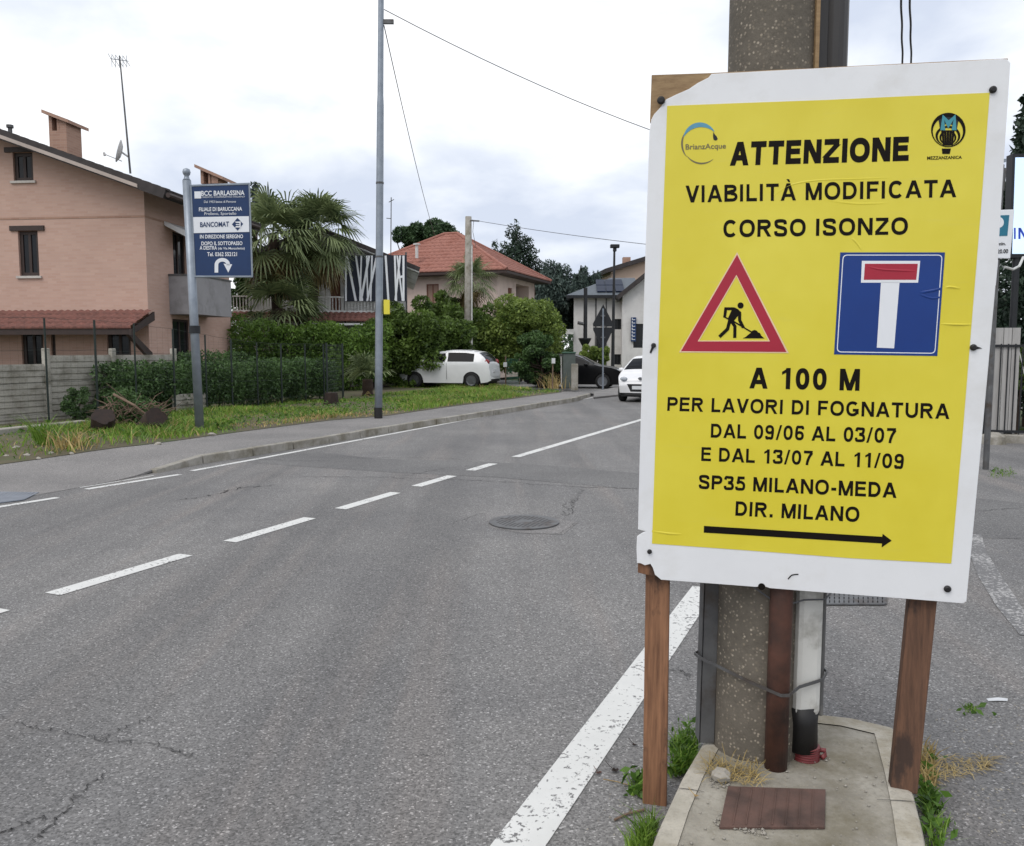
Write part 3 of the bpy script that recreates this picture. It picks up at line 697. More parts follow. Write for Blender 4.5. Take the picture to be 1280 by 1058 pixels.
# wood behind the board
mb = MB(); mb.prism([SP(x, y, -.012) for x, y in ((814.2, 92.5), (888, 90), (1262, 71.5), (1258, 106), (886, 128), (812, 152))], -NZ * .024); mb.build('top_plank', M_plank, sign, bevel=.002)
mb = MB(); mb.prism([SP(x, y, -.012) for x, y in ((797, 690), (1212, 716), (1205, 752), (960, 733), (818, 722.5), (797, 717.5))], -NZ * .024); mb.build('bottom_plank', M_wood, sign, bevel=.002)
def post(b0, b1, zb, t0, t1, mat):
    off = -.038; th = -NZ * .045; B0, B1 = G(*b0, zb - .01), G(*b1, zb - .01); T0, T1 = SP(*t0, off), SP(*t1, off); U = VY * 1.6
    mb = MB(); f = [B0, B1, T1, T1 + U, T0 + U, T0]
    mb.add(f + [p + th for p in f], [(0, 1, 2, 5), (5, 2, 3, 4), (6, 11, 8, 7), (11, 10, 9, 8), (0, 6, 7, 1), (1, 7, 8, 2), (2, 8, 9, 3), (4, 3, 9, 10), (5, 4, 10, 11), (0, 5, 11, 6)])
    return mb.build('post', mat, sign, bevel=.004)
post((803, 1008), (833, 1012), 0, (806, 722), (836.5, 726), M_wood)
pr_ = post((1113, 988), (1147, 994), IZ, (1140.5, 748), (1176, 752), M_wood2)
print('POSTS', G(817, 1010), SP(821, 722), G(1130, 990, IZ), SP(1157, 750))

# lettering built from strokes: cap height 1, stroke weight t
def ribbon2(path, t, closed=False):
    n = len(path); L_ = []; R_ = []
    for i, (x, y) in enumerate(path):
        if closed: p, q = path[i - 1], path[(i + 1) % n]
        else: p, q = path[max(i - 1, 0)], path[min(i + 1, n - 1)]
        ax, ay = (x - p[0], y - p[1]); bx, by = (q[0] - x, q[1] - y)
        la, lb = math.hypot(ax, ay) or 1, math.hypot(bx, by) or 1
        if not closed and i == 0: ax, ay, la = bx, by, lb
        if not closed and i == n - 1: bx, by, lb = ax, ay, la
        n1 = (-ay / la, ax / la); n2 = (-by / lb, bx / lb); mx_, my = n1[0] + n2[0], n1[1] + n2[1]; k = t / max(.6, (mx_ * mx_ + my * my) / 2) / 2
        L_.append((x + mx_ * k, y + my * k)); R_.append((x - mx_ * k, y - my * k))
    m = n if closed else n - 1
    return [[L_[i], R_[i], R_[(i + 1) % n], L_[(i + 1) % n]] for i in range(m)]
def arc(cx, cy, rx, ry, a0, a1, n=14): return [(cx + rx * math.cos(R(a0 + (a1 - a0) * i / n)), cy + ry * math.sin(R(a0 + (a1 - a0) * i / n))) for i in range(n + 1)]
def sup(cx, cy, rx, ry, a0, a1, n=20, e_=.88):
    o = []
    for i in range(n + 1):
        c, s = math.cos(R(a0 + (a1 - a0) * i / n)), math.sin(R(a0 + (a1 - a0) * i / n))
        o.append((cx + rx * math.copysign(abs(c) ** e_, c), cy + ry * math.copysign(abs(s) ** e_, s)))
    return o
def cat_rom(pts, n=7):
    P_ = [pts[0]] + pts + [pts[-1]]; o = []
    for i in range(1, len(P_) - 2):
        p0, p1, p2, p3 = P_[i - 1:i + 3]
        for k in range(n):
            t = k / n; o.append(tuple(.5 * (2 * p1[j] + (p2[j] - p0[j]) * t + (2 * p0[j] - 5 * p1[j] + 4 * p2[j] - p3[j]) * t * t + (3 * p1[j] - p0[j] - 3 * p2[j] + p3[j]) * t ** 3) for j in (0, 1)))
    return o + [pts[-1]]
def glyph(ch, t):
    """returns (advance width, list of polygons)"""
    a = t / 2; H = 1.0; bar = lambda x0, y0, x1, y1: [[(x0, y0), (x1, y0), (x1, y1), (x0, y1)]]
    def dg(x0, y0, x1, y1, w_): return [[(x0 - w_ / 2, y0), (x0 + w_ / 2, y0), (x1 + w_ / 2, y1), (x1 - w_ / 2, y1)]]
    if ch == ' ': return .36, []
    if ch in 'AÀ':
        W = 1.0; wd = t * 1.08; o = dg(wd / 2, 0, W / 2 - wd * .06, 1, wd) + dg(W - wd / 2, 0, W / 2 + wd * .06, 1, wd) + bar(.24, .21, W - .24, .21 + t * .88)
        if ch == 'À': o += [[(.36, 1.24), (.54, 1.24), (.62, 1.07), (.5, 1.07)]]
        return W, o
    if ch == 'B':
        return .92, bar(.03, 0, .03 + t, 1) + ribbon2([(.03 + a, 1 - a), (.52, 1 - a)] + arc(.53, .755, .22, .245 - a, 90, -90) + [(.03 + a, .51)], t * .95) + ribbon2([(.2, .51), (.55, .51)] + arc(.56, .255 + a * .3, .26, .255 - a * .7, 90, -90) + [(.03 + a, a)], t * .95)
    if ch == 'C': return .96, ribbon2(sup(.5, .5, .45 - a * .9, .51 - a, 42, 318, 26), t)
    if ch == 'D': return .95, bar(.03, 0, .03 + t, 1) + ribbon2([(.05 + a, 1 - a), (.42, 1 - a)] + arc(.44, .5, .42 - a + .04, .5 - a, 90, -90, 18) + [(.05 + a, a)], t)
    if ch == 'E': return .86, bar(.03, 0, .03 + t, 1) + bar(.03 + t, 1 - t * .92, .80, 1) + bar(.03 + t, .53 - a * .9, .76, .53 + a * .9) + bar(.03 + t, 0, .82, t * .92)
    if ch == 'F': return .80, bar(.03, 0, .03 + t, 1) + bar(.03 + t, 1 - t * .92, .76, 1) + bar(.03 + t, .5 - a * .9, .69, .5 + a * .9)
    if ch == 'G': return 1.02, ribbon2(sup(.5, .5, .46 - a * .9, .51 - a, 45, 338, 26), t) + bar(.52, .5 - t * .95, .955, .5) + bar(.955 - t, .14, .955, .5 - t * .9)
    if ch == 'I': return .26 + t * .3, bar(.04, 0, .04 + t, 1)
    if ch == 'L': return .76, bar(.03, 0, .03 + t, 1) + bar(.03 + t, 0, .73, t * .95)
    if ch == 'M': return 1.10, bar(.03, 0, .03 + t * .95, 1) + bar(1.07 - t * .95, 0, 1.07, 1) + dg(.03 + t * .62, 1, .55, 0, t * 1.05) + dg(1.07 - t * .62, 1, .55, 0, t * 1.05)
    if ch == 'N': return .97, bar(.03, 0, .03 + t, 1) + bar(.94 - t, 0, .94, 1) + dg(.03 + t * .6, 1, .94 - t * .6, 0, t * 1.15)
    if ch == 'O': return 1.06, ribbon2(sup(.53, .5, .5 - a * .95, .515 - a, 0, 360, 32)[:-1], t, True)
    if ch == 'P': return .88, bar(.03, 0, .03 + t, 1) + ribbon2([(.03 + a, 1 - a), (.5, 1 - a)] + arc(.52, .69, .33 - a + .01, .31 - a, 90, -90) + [(.03 + a, .38 + a)], t)
    if ch == 'R': return .97, bar(.03, 0, .03 + t, 1) + ribbon2([(.03 + a, 1 - a), (.54, 1 - a)] + arc(.56, .715, .32 - a + .01, .285 - a, 90, -90) + [(.03 + a, .43 + a)], t) + dg(.93 - t * .55, 0, .5, .47, t * 1.15)
    if ch == 'S': return .90, ribbon2(cat_rom([(.80 - a * .6, .70), (.70, .88 - a * .2), (.45, 1.01 - a), (.17, .9 - a * .3), (.09 + a * .5, .73), (.22, .585), (.45, .52), (.70, .44), (.83 - a * .6, .28), (.70, .09 + a * .3), (.44, -.01 + a), (.17, .11 + a * .3), (.07 + a * .6, .31)], 5), t)
    if ch == 'T': return .86, bar(.02, 1 - t * .95, .84, 1) + bar(.43 - a, 0, .43 + a, 1 - t * .95)
    if ch == 'U': return .97, ribbon2([(.04 + a, 1), (.04 + a, .42)] + arc(.485, .40, .445 - a, .41 - a, 180, 360, 18) + [(.93 - a, .42), (.93 - a, 1)], t)
    if ch == 'V': return .94, dg(t * .56, 1, .47, 0, t * 1.12) + dg(.94 - t * .56, 1, .47, 0, t * 1.12)
    if ch == 'Z': return .86, bar(.05, 1 - t * .92, .81, 1) + bar(.02, 0, .82, t * .92) + dg(.13, t * .9, .71, 1 - t * .9, t * 1.3)
    if ch == '0': return .78, ribbon2(sup(.39, .5, .36 - a * .95, .51 - a, 0, 360, 28)[:-1], t * .97, True)
    if ch == '1': return .70, bar(.34, 0, .34 + t, 1) + [[(.12, .68), (.12, .82), (.30, .92), (.37, 1.0), (.40, 1.0), (.40, .80)]]
    if ch == '3': return .78, ribbon2(cat_rom([(.06 + a * .4, .73), (.16, .90), (.38, 1.0 - a), (.62, .90 - a * .2), (.66 - a * .3, .73), (.56, .585), (.32, .53)], 5), t * .95) + ribbon2(cat_rom([(.32, .525), (.60, .46), (.72 - a * .4, .28), (.62, .10 + a * .3), (.38, a), (.14, .12), (.05 + a * .4, .30)], 5), t * .95)
    if ch == '5': return .78, bar(.16, 1 - t * .95, .70, 1) + dg(.10 + a, .48, .16 + a, .95, t) + ribbon2(cat_rom([(.12, .52), (.36, .62), (.62, .50), (.70 - a * .3, .31), (.60, .10 + a * .3), (.36, a), (.12, .12), (.05 + a * .4, .28)], 5), t * .95)
    if ch == '6': return .78, ribbon2(sup(.40, .315, .345 - a, .325 - a, 0, 360, 24)[:-1], t * .95, True) + ribbon2(cat_rom([(.06 + a * .9, .32), (.09 + a * .7, .62), (.22, .90), (.43, 1.01 - a), (.62, .92 - a * .1), (.70 - a * .5, .76)], 5), t * .95)
    if ch == '9': return .78, [[(.78 - x, 1 - y) for x, y in p] for p in glyph('6', t)[1]]
    if ch == '7': return .78, bar(.06, 1 - t * .95, .73, 1) + ribbon2(cat_rom([(.68, .86), (.48, .56), (.36, .25), (.32, 0)], 5), t)
    if ch == '/': return .46, dg(.08, -.02, .38, 1.02, t * .8)
    if ch == '-': return .46, bar(.05, .30, .41, .30 + t * .95)
    if ch == '.': return .34, bar(.06, 0, .06 + t * 1.1, t * 1.1)
    return .5, []
def text_polys(s, t, gap=.13):
    x = 0; out = []
    for ch in s:
        w_, ps = glyph(ch, t); out += [[(px + x, py) for px, py in p] for p in ps]; x += w_ + gap
    x0 = min(p[0] for q in out for p in q); x1 = max(p[0] for q in out for p in q)
    return [[((px - x0) / (x1 - x0), py) for px, py in q] for q in out]
def lettering(s, t, bl, br, tl, tr, gap=.13, mat=None, parent=None, plane=None, th=.0009, off=.0022):
    plane = plane or SP; A, B, C_, D_ = plane(*bl, off), plane(*br, off), plane(*tr, off), plane(*tl, off); nrm = (B - A).cross(D_ - A).normalized()
    mb = MB()
    for i, q in enumerate(text_polys(s, t, gap)):
        vs = []
        for x, y in q:
            p = A.lerp(B, x); u = D_.lerp(C_, x); vs.append(p + (u - p) * y + nrm * (.00004 * (i % 7)))
        mb.prism(vs, nrm * -th)
    return mb.build('lettering', mat or M_ink, parent or sign, recalc=True)
for s_, t_, bl, br, tl, tr, gp in (
    ('ATTENZIONE', .265, (912.2, 207.6), (1135.5, 201.4), (914, 178), (1136.5, 171), .07),
    ('VIABILITÀ MODIFICATA', .20, (857, 253.6), (1195, 246.7), (857, 232.4), (1195.5, 224.6), .12),
    ('CORSO ISONZO', .205, (904, 296.9), (1134.5, 293.4), (904.5, 275.4), (1135, 272), .12),
    ('A 100 M', .235, (936.6, 485.6), (1074, 488.6), (937.5, 459.6), (1075, 461.4), .14),
    ('PER LAVORI DI FOGNATURA', .20, (834, 513.6), (1186.4, 523.9), (834.8, 496.4), (1187, 504.8), .12),
    ('DAL 09/06 AL 03/07', .20, (888.4, 547.1), (1119.5, 554.2), (889, 529.7), (1120.5, 535.4), .11),
    ('E DAL 13/07 AL 11/09', .20, (876.5, 576.2), (1129, 586.2), (877, 559), (1130, 567.6), .11),
    ('SP35 MILANO-MEDA', .205, (873.3, 611), (1120.4, 622.6), (874, 593.6), (1121, 603.6), .11),
    ('DIR. MILANO', .205, (919, 644.6), (1073.7, 652.6), (920, 626.6), (1074.6, 634), .11)):
    lettering(s_, t_, bl, br, tl, tr, gp)
def flat(name, polys, mat, off, parent=None, plane=None, th=.0006):
    plane = plane or SP; mb = MB()
    for q in polys:
        pts = [plane(x, y, off) for x, y in q]; nrm = NZ if plane is SP else plane.n
        mb.prism(pts, nrm * -th)
    return mb.build(name, mat, parent or sign)
flat('arrow', [[(880, 657.4), (1102.6, 671.0), (1103.2, 667.3), (1114.4, 675.8), (1102, 684.2), (1102.3, 679.4), (879.6, 665.8)]], M_ink, .0025)
def ring(outer, inner): n = len(outer); return [[outer[i], outer[(i + 1) % n], inner[(i + 1) % n], inner[i]] for i in range(n)]
to, ti = [(921.3, 318.6), (851.2, 439.2), (983, 440.2)], [(920.5, 343.7), (872.1, 427), (962.4, 427)]
tri = flat('warning_triangle', ring(to, ti), M_red, .0026)
flat('triangle_edge', ring([(921.4, 315.4), (848.8, 440.7), (986, 441.6)], to), M_pinkink, .0024, tri); flat('triangle_lining', ring(ti, [(920.5, 346), (874.2, 425.9), (960.4, 425.9)]), M_pinkink, .0024, tri)
zp = lambda pts: [(870 + x / 11.636, 360 + y / 11.636) for x, y in pts]
wk = [zp([(648 + 45 * math.cos(a), 257 + 45 * math.sin(a)) for a in np.linspace(0, 2 * PI, 20, endpoint=False)]),
      zp([(515, 330), (548, 284), (575, 290), (612, 312), (648, 345), (655, 385), (610, 408), (560, 470), (545, 500), (520, 525), (462, 500), (470, 430)]),
      zp([(680, 735), (720, 715), (755, 685), (800, 652), (818, 622), (852, 612), (885, 624), (902, 648), (930, 658), (945, 690), (970, 715), (995, 735)])]
def zr(path, t): return [zp(p) for p in ribbon2(path, t)]
wk += zr([(560, 304), (432, 304), (416, 432)], 42) + zr([(634, 350), (634, 470), (688, 580)], 46) + zr([(486, 490), (458, 600), (340, 712)], 48) + zr([(520, 490), (566, 560), (563, 728)], 46) + zr([(400, 418), (560, 496), (690, 575), (810, 645)], 20)
mb = MB()
for i, q in enumerate(wk): mb.prism([SP(x, y, .0026 + .00005 * (i % 9)) for x, y in q], NZ * -.0006)
mb.build('digging_figure', M_ink, tri)
def rrect(c, r, n=5):     # rounded quad in photo pixels
    o = []
    for i in range(4):
        p0, p, p1 = Vector(c[i - 1]), Vector(c[i]), Vector(c[(i + 1) % 4]); a = p + (p0 - p).normalized() * r; b = p + (p1 - p).normalized() * r
        for k in range(n + 1): t = k / n; o.append(tuple(a * (1 - t) ** 2 + p * 2 * t * (1 - t) + b * t * t))
    return o
bs = flat('dead_end_symbol', [[(1050.2, 315.8), (1181, 315.8), (1171.4, 445.2), (1042.4, 443.2)]], M_blue, .0024)
flat('white_outline', ring(rrect([(1053.2, 318.6), (1178, 318.6), (1168.8, 442.4), (1045.6, 440.6)], 6), rrect([(1054.3, 319.7), (1176.9, 319.7), (1167.8, 441.3), (1046.8, 439.5)], 5)), M_wink, .0028, bs)
flat('white_stem', [[(1101, 353), (1124.2, 353), (1117.4, 435.6), (1095.8, 434.8)], [(1077.2, 326.4), (1150, 326.4), (1147.4, 353.6), (1076, 353.6)]], M_wink, .0028, bs)
flat('red_bar', [[(1081, 330), (1147, 330), (1145, 350), (1079.6, 350)]], M_red, .0033, bs)
# printed round emblem of the water company: crescents, a drop, a word
def cres(cx, cy, r, a0, a1, w0, w1, n=24):
    o = []; i_ = []
    for k in range(n + 1):
        t = k / n; a = R(a0 + (a1 - a0) * t); wd = w0 * math.sin(PI * t) ** .8 * (1 if t < .5 else 1) + w1 * t * (1 - t) * 2
        o.append((cx + (r + wd / 2) * math.cos(a), cy - (r + wd / 2) * math.sin(a) * 1.05)); i_.append((cx + (r - wd / 2) * math.cos(a), cy - (r - wd / 2) * math.sin(a) * 1.05))
    return [[o[k], o[k + 1], i_[k + 1], i_[k]] for k in range(n)]
em = flat('water_emblem', cres(875.5, 180, 22.5, 160, 38, 4.6, 2), M_sky, .0026)
flat('emblem_arc', cres(876, 180, 23.5, 142, 222, 2.0, .6) + cres(877, 180.5, 23, 215, 310, 1.6, .6), M_grayink, .0024, em)
dp = [(891.5, 165.5), (893.4, 168.2), (896, 171.2), (897, 173.8), (896, 175.6), (893.6, 176), (891.8, 174.6), (891.3, 170.5)]
flat('drop', [dp], M_dark, .0026, em)
def fonttext(s, bl, br, tl, tr, mat, parent, plane=None, off=.0026, name='lettering', bold=0.0, th=.0006):
    c = bpy.data.curves.new('t', 'FONT'); c.body = s; c.offset = bold; c.resolution_u = 3
    o = bpy.data.objects.new('t', c); COL.objects.link(o); dgp = bpy.context.evaluated_depsgraph_get(); dgp.update()
    me = bpy.data.meshes.new_from_object(o.evaluated_get(dgp)); V = [v.co.copy() for v in me.vertices]; F = [tuple(p.vertices) for p in me.polygons]
    bpy.data.objects.remove(o); bpy.data.curves.remove(c); bpy.data.meshes.remove(me)
    x0, x1 = min(v.x for v in V), max(v.x for v in V); cap = .70
    plane = plane or SP; A, B, C_, D_ = plane(*bl, off), plane(*br, off), plane(*tr, off), plane(*tl, off); vs = []
    for v in V:
        x = (v.x - x0) / (x1 - x0); p = A.lerp(B, x); u = D_.lerp(C_, x); vs.append(p + (u - p) * (v.y / cap))
    mb = MB(); mb.add(vs, F); return mb.build(name, mat, parent)
fonttext('BrianzAcque', (857, 187.3), (907.5, 185.8), (857, 180.6), (907.5, 179.2), M_grayink, em, bold=.012)
zm = lambda pts: [(1140 + x / 13.225, 130 + y / 13.225) for x, y in pts]
el = lambda cx, cy, rx, ry, rot=0, n=36, s=0: [(cx + rx * math.cos(a) * math.cos(rot) - ry * math.sin(a) * math.sin(rot), cy + rx * math.cos(a) * math.sin(rot) + ry * math.sin(a) * math.cos(rot)) for a in np.linspace(0, 2 * PI, n, endpoint=False)]
bal = flat('balloon_emblem', [zm(q) for q in ring(el(597, 435, 285, 285), el(590, 462, 250, 242))] + [zm(q) for q in ring(el(590, 530, 205, 165), el(590, 545, 168, 146))] + [zm(q) for q in ring(el(590, 560, 140, 120), el(590, 565, 110, 105))], M_ink, .0026)
flat('balloon_top', [zm([(430, 240), (520, 180), (610, 155), (700, 180), (770, 240), (740, 420), (590, 300), (460, 420)])], M_dark, .0024, bal)
flat('balloon_ribs', [zm([(x0, 440), (x0 + 40, 440), (590 + (x0 + 20 - 590) * .72 + 16, 690), (590 + (x0 + 20 - 590) * .72 - 16, 690)]) for x0 in (478, 524, 570, 616, 662)] + [zm([(490, 742), (640, 742), (620, 830), (498, 830)])], M_ink, .0028, bal)
flat('balloon_letter', [zm(q) for q in ribbon2([(505, 440), (515, 225), (598, 345), (700, 220), (690, 440)], 82)], M_cyan, .0033, bal)
fonttext('MEZZANZANICA', zm([(248, 925)])[0], zm([(820, 908)])[0], zm([(248, 872)])[0], zm([(820, 860)])[0], M_ink, bal, bold=.02)
# screws, creases in the print
def screw(px, py, r=.011, tail=None):
    c = SP(px, py, .0); mb = MB(); ax = (UX, VY, NZ)
    mb.lathe([(r * .5, .0), (r, .002), (r * .95, .007), (r * .55, .011)], c, 16, axis=ax)
    if tail: mb.prism([SP(px + x, py + y, .002) for x, y in tail], -NZ * .001)
    mb.build('screw', M_black, sign, smooth=False)
screw(826.4, 126, .0135); screw(1240.8, 112.6, .011); screw(817, 432, .0085, [(-1, -3), (3, -2), (-3, 10), (-5, 9)]); screw(1216.5, 434.5, .0105, [(0, -3), (11, 1), (0, 3)]); screw(812, 689.5, .0085); screw(1184, 736, .0115)
def crease(path, wd=.006, h=.0016, mat=M_yel):
    lift = .0014 if mat in (M_yel, M_ink) else .0032; pts = [SP(x, y, lift - .0014) for x, y in cat_rom(path, 6)]; mb = MB(); m = len(pts); vs = []
    for i, p in enumerate(pts):
        t = (pts[min(i + 1, m - 1)] - pts[max(i - 1, 0)]).normalized(); q = t.cross(NZ); k = math.sin(PI * (i + .3) / m)
        vs += [p + q * wd / 2 + NZ * .0014, p + NZ * (.0014 + h * k), p - q * wd / 2 + NZ * .0014]
    mb.add(vs, [(3 * i + j, 3 * i + j + 1, 3 * i + j + 4, 3 * i + j + 3) for i in range(m - 1) for j in (0, 1)])
    mb.build('crease', mat, sign, smooth=True)
crease([(960, 251), (985, 233), (1020, 226), (1070, 224), (1120, 222)]); crease([(1030, 250), (1070, 255), (1110, 254)], .008)
crease([(1064, 298), (1070, 303), (1077, 313)], .007, .003); crease([(1181.5, 360), (1186, 359), (1192, 359.5), (1200, 361)], .008, .004); crease([(1150, 366), (1165, 363.5), (1176, 361)], .008, .003, M_blue); crease([(1150, 368), (1164, 373), (1174, 372)], .006, .002, M_blue); crease([(1083, 333), (1100, 337), (1125, 338.5), (1144, 339)], .007, .003, M_red)
crease([(1176, 405), (1195, 406), (1214, 406)], .007, .004); crease([(815, 664), (835, 667), (852, 668)], .008, .003)
crease([(985, 724), (990, 719), (998, 718)], .004, .002, M_ink)
mb = MB(); mb.lathe([(.012, .0005), (.012, .002)], SP(952, 733.4), 14, axis=(UX, VY, NZ)); mb.build('bottom_hole', M_ink, sign)

# ------------------------------------------------------------------ small things on and round the traffic island
pl = thing('access_plate', 'rusty square steel access plate set in the concrete island', 'access plate', (G(968, 1012, IZ).x, G(968, 1012, IZ).y, IZ))
pc4 = [G(*q, IZ) for q in ((899, 1036), (1031, 1036), (1032, 989), (910, 985))]
mb = MB(); up = Vector((0, 0, 1)); mb.prism([p + up * -.003 for p in pc4], up * .010); mb.build('plate', M_rustplate, pl, bevel=.002)
mb = MB()
for i in range(1, 8):
    a, b = pc4[0].lerp(pc4[1], i / 8), pc4[3].lerp(pc4[2], i / 8); mb.prism([a.lerp(b, .03) + up * .0072 - _r * .002, a.lerp(b, .03) + up * .0072 + _r * .002, a.lerp(b, .97) + up * .0072 + _r * .002, a.lerp(b, .97) + up * .0072 - _r * .002], up * .0022)
mb.build('tread_ribs', M_rustplate, pl)
rng = np.random.default_rng(5)
def scatter_quad(c4, n, rng):
    a, b, c, d = [np.array(tuple(p)) for p in c4]; u = rng.random((n, 1)); v = rng.random((n, 1))
    return (a * (1 - u) + b * u) * (1 - v) + (d * (1 - u) + c * u) * v
def stuff(name, V, F, mats, label=None, mi=None):
    o = np_mesh(name, V, F, mats, None, mi); o['kind'] = 'stuff'; return o
def straws(pts, ln, wd, rng, lift=.3):
    n = len(pts); az = rng.random(n) * 2 * PI; d = np.stack([np.cos(az), np.sin(az), np.abs(rng.normal(size=n)) * lift], 1); l_ = (ln * (.4 + rng.random(n)))[:, None]
    q = np.stack([-np.sin(az), np.cos(az), 0 * az], 1) * wd / 2; t = pts + d * l_; m = pts + d * l_ * .5 + np.stack([0 * az, 0 * az, .12 * l_[:, 0]], 1)
    V = np.stack([pts - q, pts + q, m + q, t + q * .5, t - q * .5, m - q], 1).reshape(-1, 3); i = np.arange(n)[:, None] * 6
    return V, np.concatenate([i + np.array([[0, 1, 2, 5]]), i + np.array([[5, 2, 3, 4]])], 0)
p1 = scatter_quad([G(*q, IZ + .002) for q in ((886, 972), (948, 985), (952, 958), (886, 955))], 230, rng); p1[:, 2] = IZ + .003
V, F = straws(p1, .055, .0025, rng, .35); stuff('dry_straw', V, F, Lf_dry)
def pebbles(pts, r, rng, name, mat):
    base = np.array([(1, 0, 0), (-1, 0, 0), (0, 1, 0), (0, -1, 0), (0, 0, 1), (0, 0, -.4)], float); fs = np.array([(0, 2, 4), (2, 1, 4), (1, 3, 4), (3, 0, 4), (2, 0, 5), (1, 2, 5), (3, 1, 5), (0, 3, 5)])
    n = len(pts); s = (r * (.4 + rng.random(n) ** 2 * 1.6))[:, None, None]; V = (base[None] * (.6 + .8 * rng.random((n, 6, 1))) * s * np.array([1, 1, .6]) + pts[:, None]).reshape(-1, 3)
    return stuff(name, V, (np.arange(n)[:, None, None] * 6 + fs[None]).reshape(-1, 3), mat)
p2 = np.concatenate([scatter_quad([G(*q, IZ) for q in ((890, 990), (912, 982), (915, 968), (888, 972))], 70, rng), scatter_quad([G(*q, IZ) for q in ((892, 1030), (960, 1048), (955, 1036), (898, 1015))], 260, rng), scatter_quad([G(*q, IZ) for q in ((850, 1058), (1140, 1058), (1110, 920), (930, 925))], 160, rng)])
pebbles(p2, .0035, rng, 'grit', M_stone)
pa_pts = np.concatenate([scatter_quad([G(*q) for q in ((1150, 1058), (1290, 1058), (1290, 880), (1125, 880))], 420, rng), scatter_quad([G(*q) for q in ((720, 1058), (815, 1058), (870, 930), (800, 920))], 120, rng), scatter_quad([G(*q) for q in ((1130, 760), (1290, 760), (1290, 560), (1190, 600))], 150, rng)])
pebbles(pa_pts, .004, rng, 'road_grit', M_stone)
mb = MB(); c0 = G(901, 975, IZ); q_ = random.Random(2)
mb.lathe([(.001, -.003), (.034, .004), (.036, .02), (.022, .032), (.006, .036)], c0, 7); 
for i, v in enumerate(mb.v): mb.v[i] = v + Vector((q_.uniform(-.006, .006), q_.uniform(-.006, .006), q_.uniform(-.003, .003)))
tag(mb.build('stone', M_stone), 'pale rough stone lying at the foot of the concrete pole', 'stone')
# weeds in the gutter beside the island
def tuft(label, c4, n, h, seed, broad=0, mat=None, name='weed_tuft', cat='weeds', z=0.0):
    rg = np.random.default_rng(seed); p = scatter_quad([G(*q, z) for q in c4], n, rg); p[:, 2] = z + .001
    V, F = blades(p, h, .006, rg, .6); t = thing(name, label, cat, tuple(p.mean(0))); np_mesh('blades', V, F, mat or Lf_grass, t)
    if broad:
        pb_ = p[rg.integers(0, n, broad)] + np.stack([rg.normal(size=broad) * .02, rg.normal(size=broad) * .02, h * (.15 + .8 * rg.random(broad))], 1)
        leaves('leaves', pb_, np.tile([0, -.2, .6], (broad, 1)), .038, Lf_weed, rg, t, aspect=.5, droop=.1)
    return t
tuft('green weeds growing behind the left wooden post of the yellow sign', ((838, 975), (862, 968), (878, 918), (842, 922)), 220, .07, 1, 170)
tuft('dark green leafy weed at the foot of the left wooden post', ((786, 995), (812, 1002), (812, 978), (792, 976)), 70, .05, 2, 60)
tuft('grass tuft at the bottom edge beside the left kerb of the island', ((782, 1075), (815, 1075), (822, 1028), (800, 1040)), 220, .065, 3, 0)
tuft('weeds with small leaves along the right kerb of the island', ((1152, 1075), (1186, 1075), (1168, 996), (1152, 985)), 150, .05, 4, 120)
tuft('dry straw coloured grass by the right wooden post', ((1150, 985), (1172, 985), (1168, 945), (1138, 930)), 160, .06, 5, 20, Lf_dry)
p3 = scatter_quad([G(*q) for q in ((1150, 985), (1240, 962), (1240, 945), (1150, 950))], 260, rng); p3[:, 2] = .004
V, F = straws(p3, .05, .003, rng, .12); stuff('straw_litter', V, F, Lf_dry)
tuft('tiny green weed on the asphalt right of the island', ((1205, 892), (1222, 892), (1222, 884), (1205, 884)), 40, .02, 6, 12)
tuft('small green weeds on the asphalt below the gate kerb', ((1238, 598), (1268, 598), (1268, 588), (1238, 588)), 80, .06, 7, 40)
def leaf_litter(label, px, py, r, mat, seed, name='dead_leaf', cat='dead leaf', z=0):
    rg = random.Random(seed); c = G(px, py, z + .002); mb = MB(); n = 9; vs = []
    for k in range(n):
        a = 2 * PI * k / n; rr = r * rg.uniform(.5, 1.1); vs.append(c + Vector((rr * math.cos(a), rr * .8 * math.sin(a), rg.uniform(.004, r * .8))))
    vs.append(c + Vector((0, 0, .003))); mb.add(vs, [(k, (k + 1) % n, n) for k in range(n)]); mb.tube([c + Vector((0, 0, .004)), c + Vector((-r, r * 1.4, .012)), c + Vector((-r * 1.6, r * 2.4, .02))], .0012, 5)
    tag(mb.build(name, mat), label, cat)
leaf_litter('dark crumpled dead leaf on the asphalt left of the post foot', 769, 965, .021, M_cut, 3)
leaf_litter('small dark curled leaf further up beside the left post', 794, 933, .014, M_cut, 4)
leaf_litter('small reddish leaf next to the dark crumpled one', 749, 968, .012, M_rust, 5)
leaf_litter('brown leaf lying on the left kerb of the island', 870, 997, .012, M_dry, 6, z=IZ)
mb = MB(); mb.tube([G(768, 1027) + up * .006, G(784, 1021) + up * .010, G(806, 1014) + up * .006], .0045, 6); mb.tube([G(784, 1021) + up * .008, G(790, 1014) + up * .008], .002, 5)
tag(mb.build('fallen_twig', M_twig), 'broken twig on the asphalt beside the island kerb', 'twig')
mb = MB(); mb.tube([G(754, 975) + up * .003, G(772, 979) + up * .005, G(788, 983) + up * .003], .0016, 5); tag(mb.build('dry_stalk', M_dry), 'thin pale dry stalk on the asphalt left of the post', 'stalk')
mb = MB(); c = G(1247, 876); mb.prism([c + Vector(v) for v in ((-.05, -.01, .002), (-.01, -.016, .006), (.04, -.012, .003), (.055, .012, .004), (.01, .016, .008), (-.045, .014, .003))], (0, 0, .0015))
tag(mb.build('paper_scrap', M_plate), 'scrap of white paper lying on the asphalt at right', 'litter')
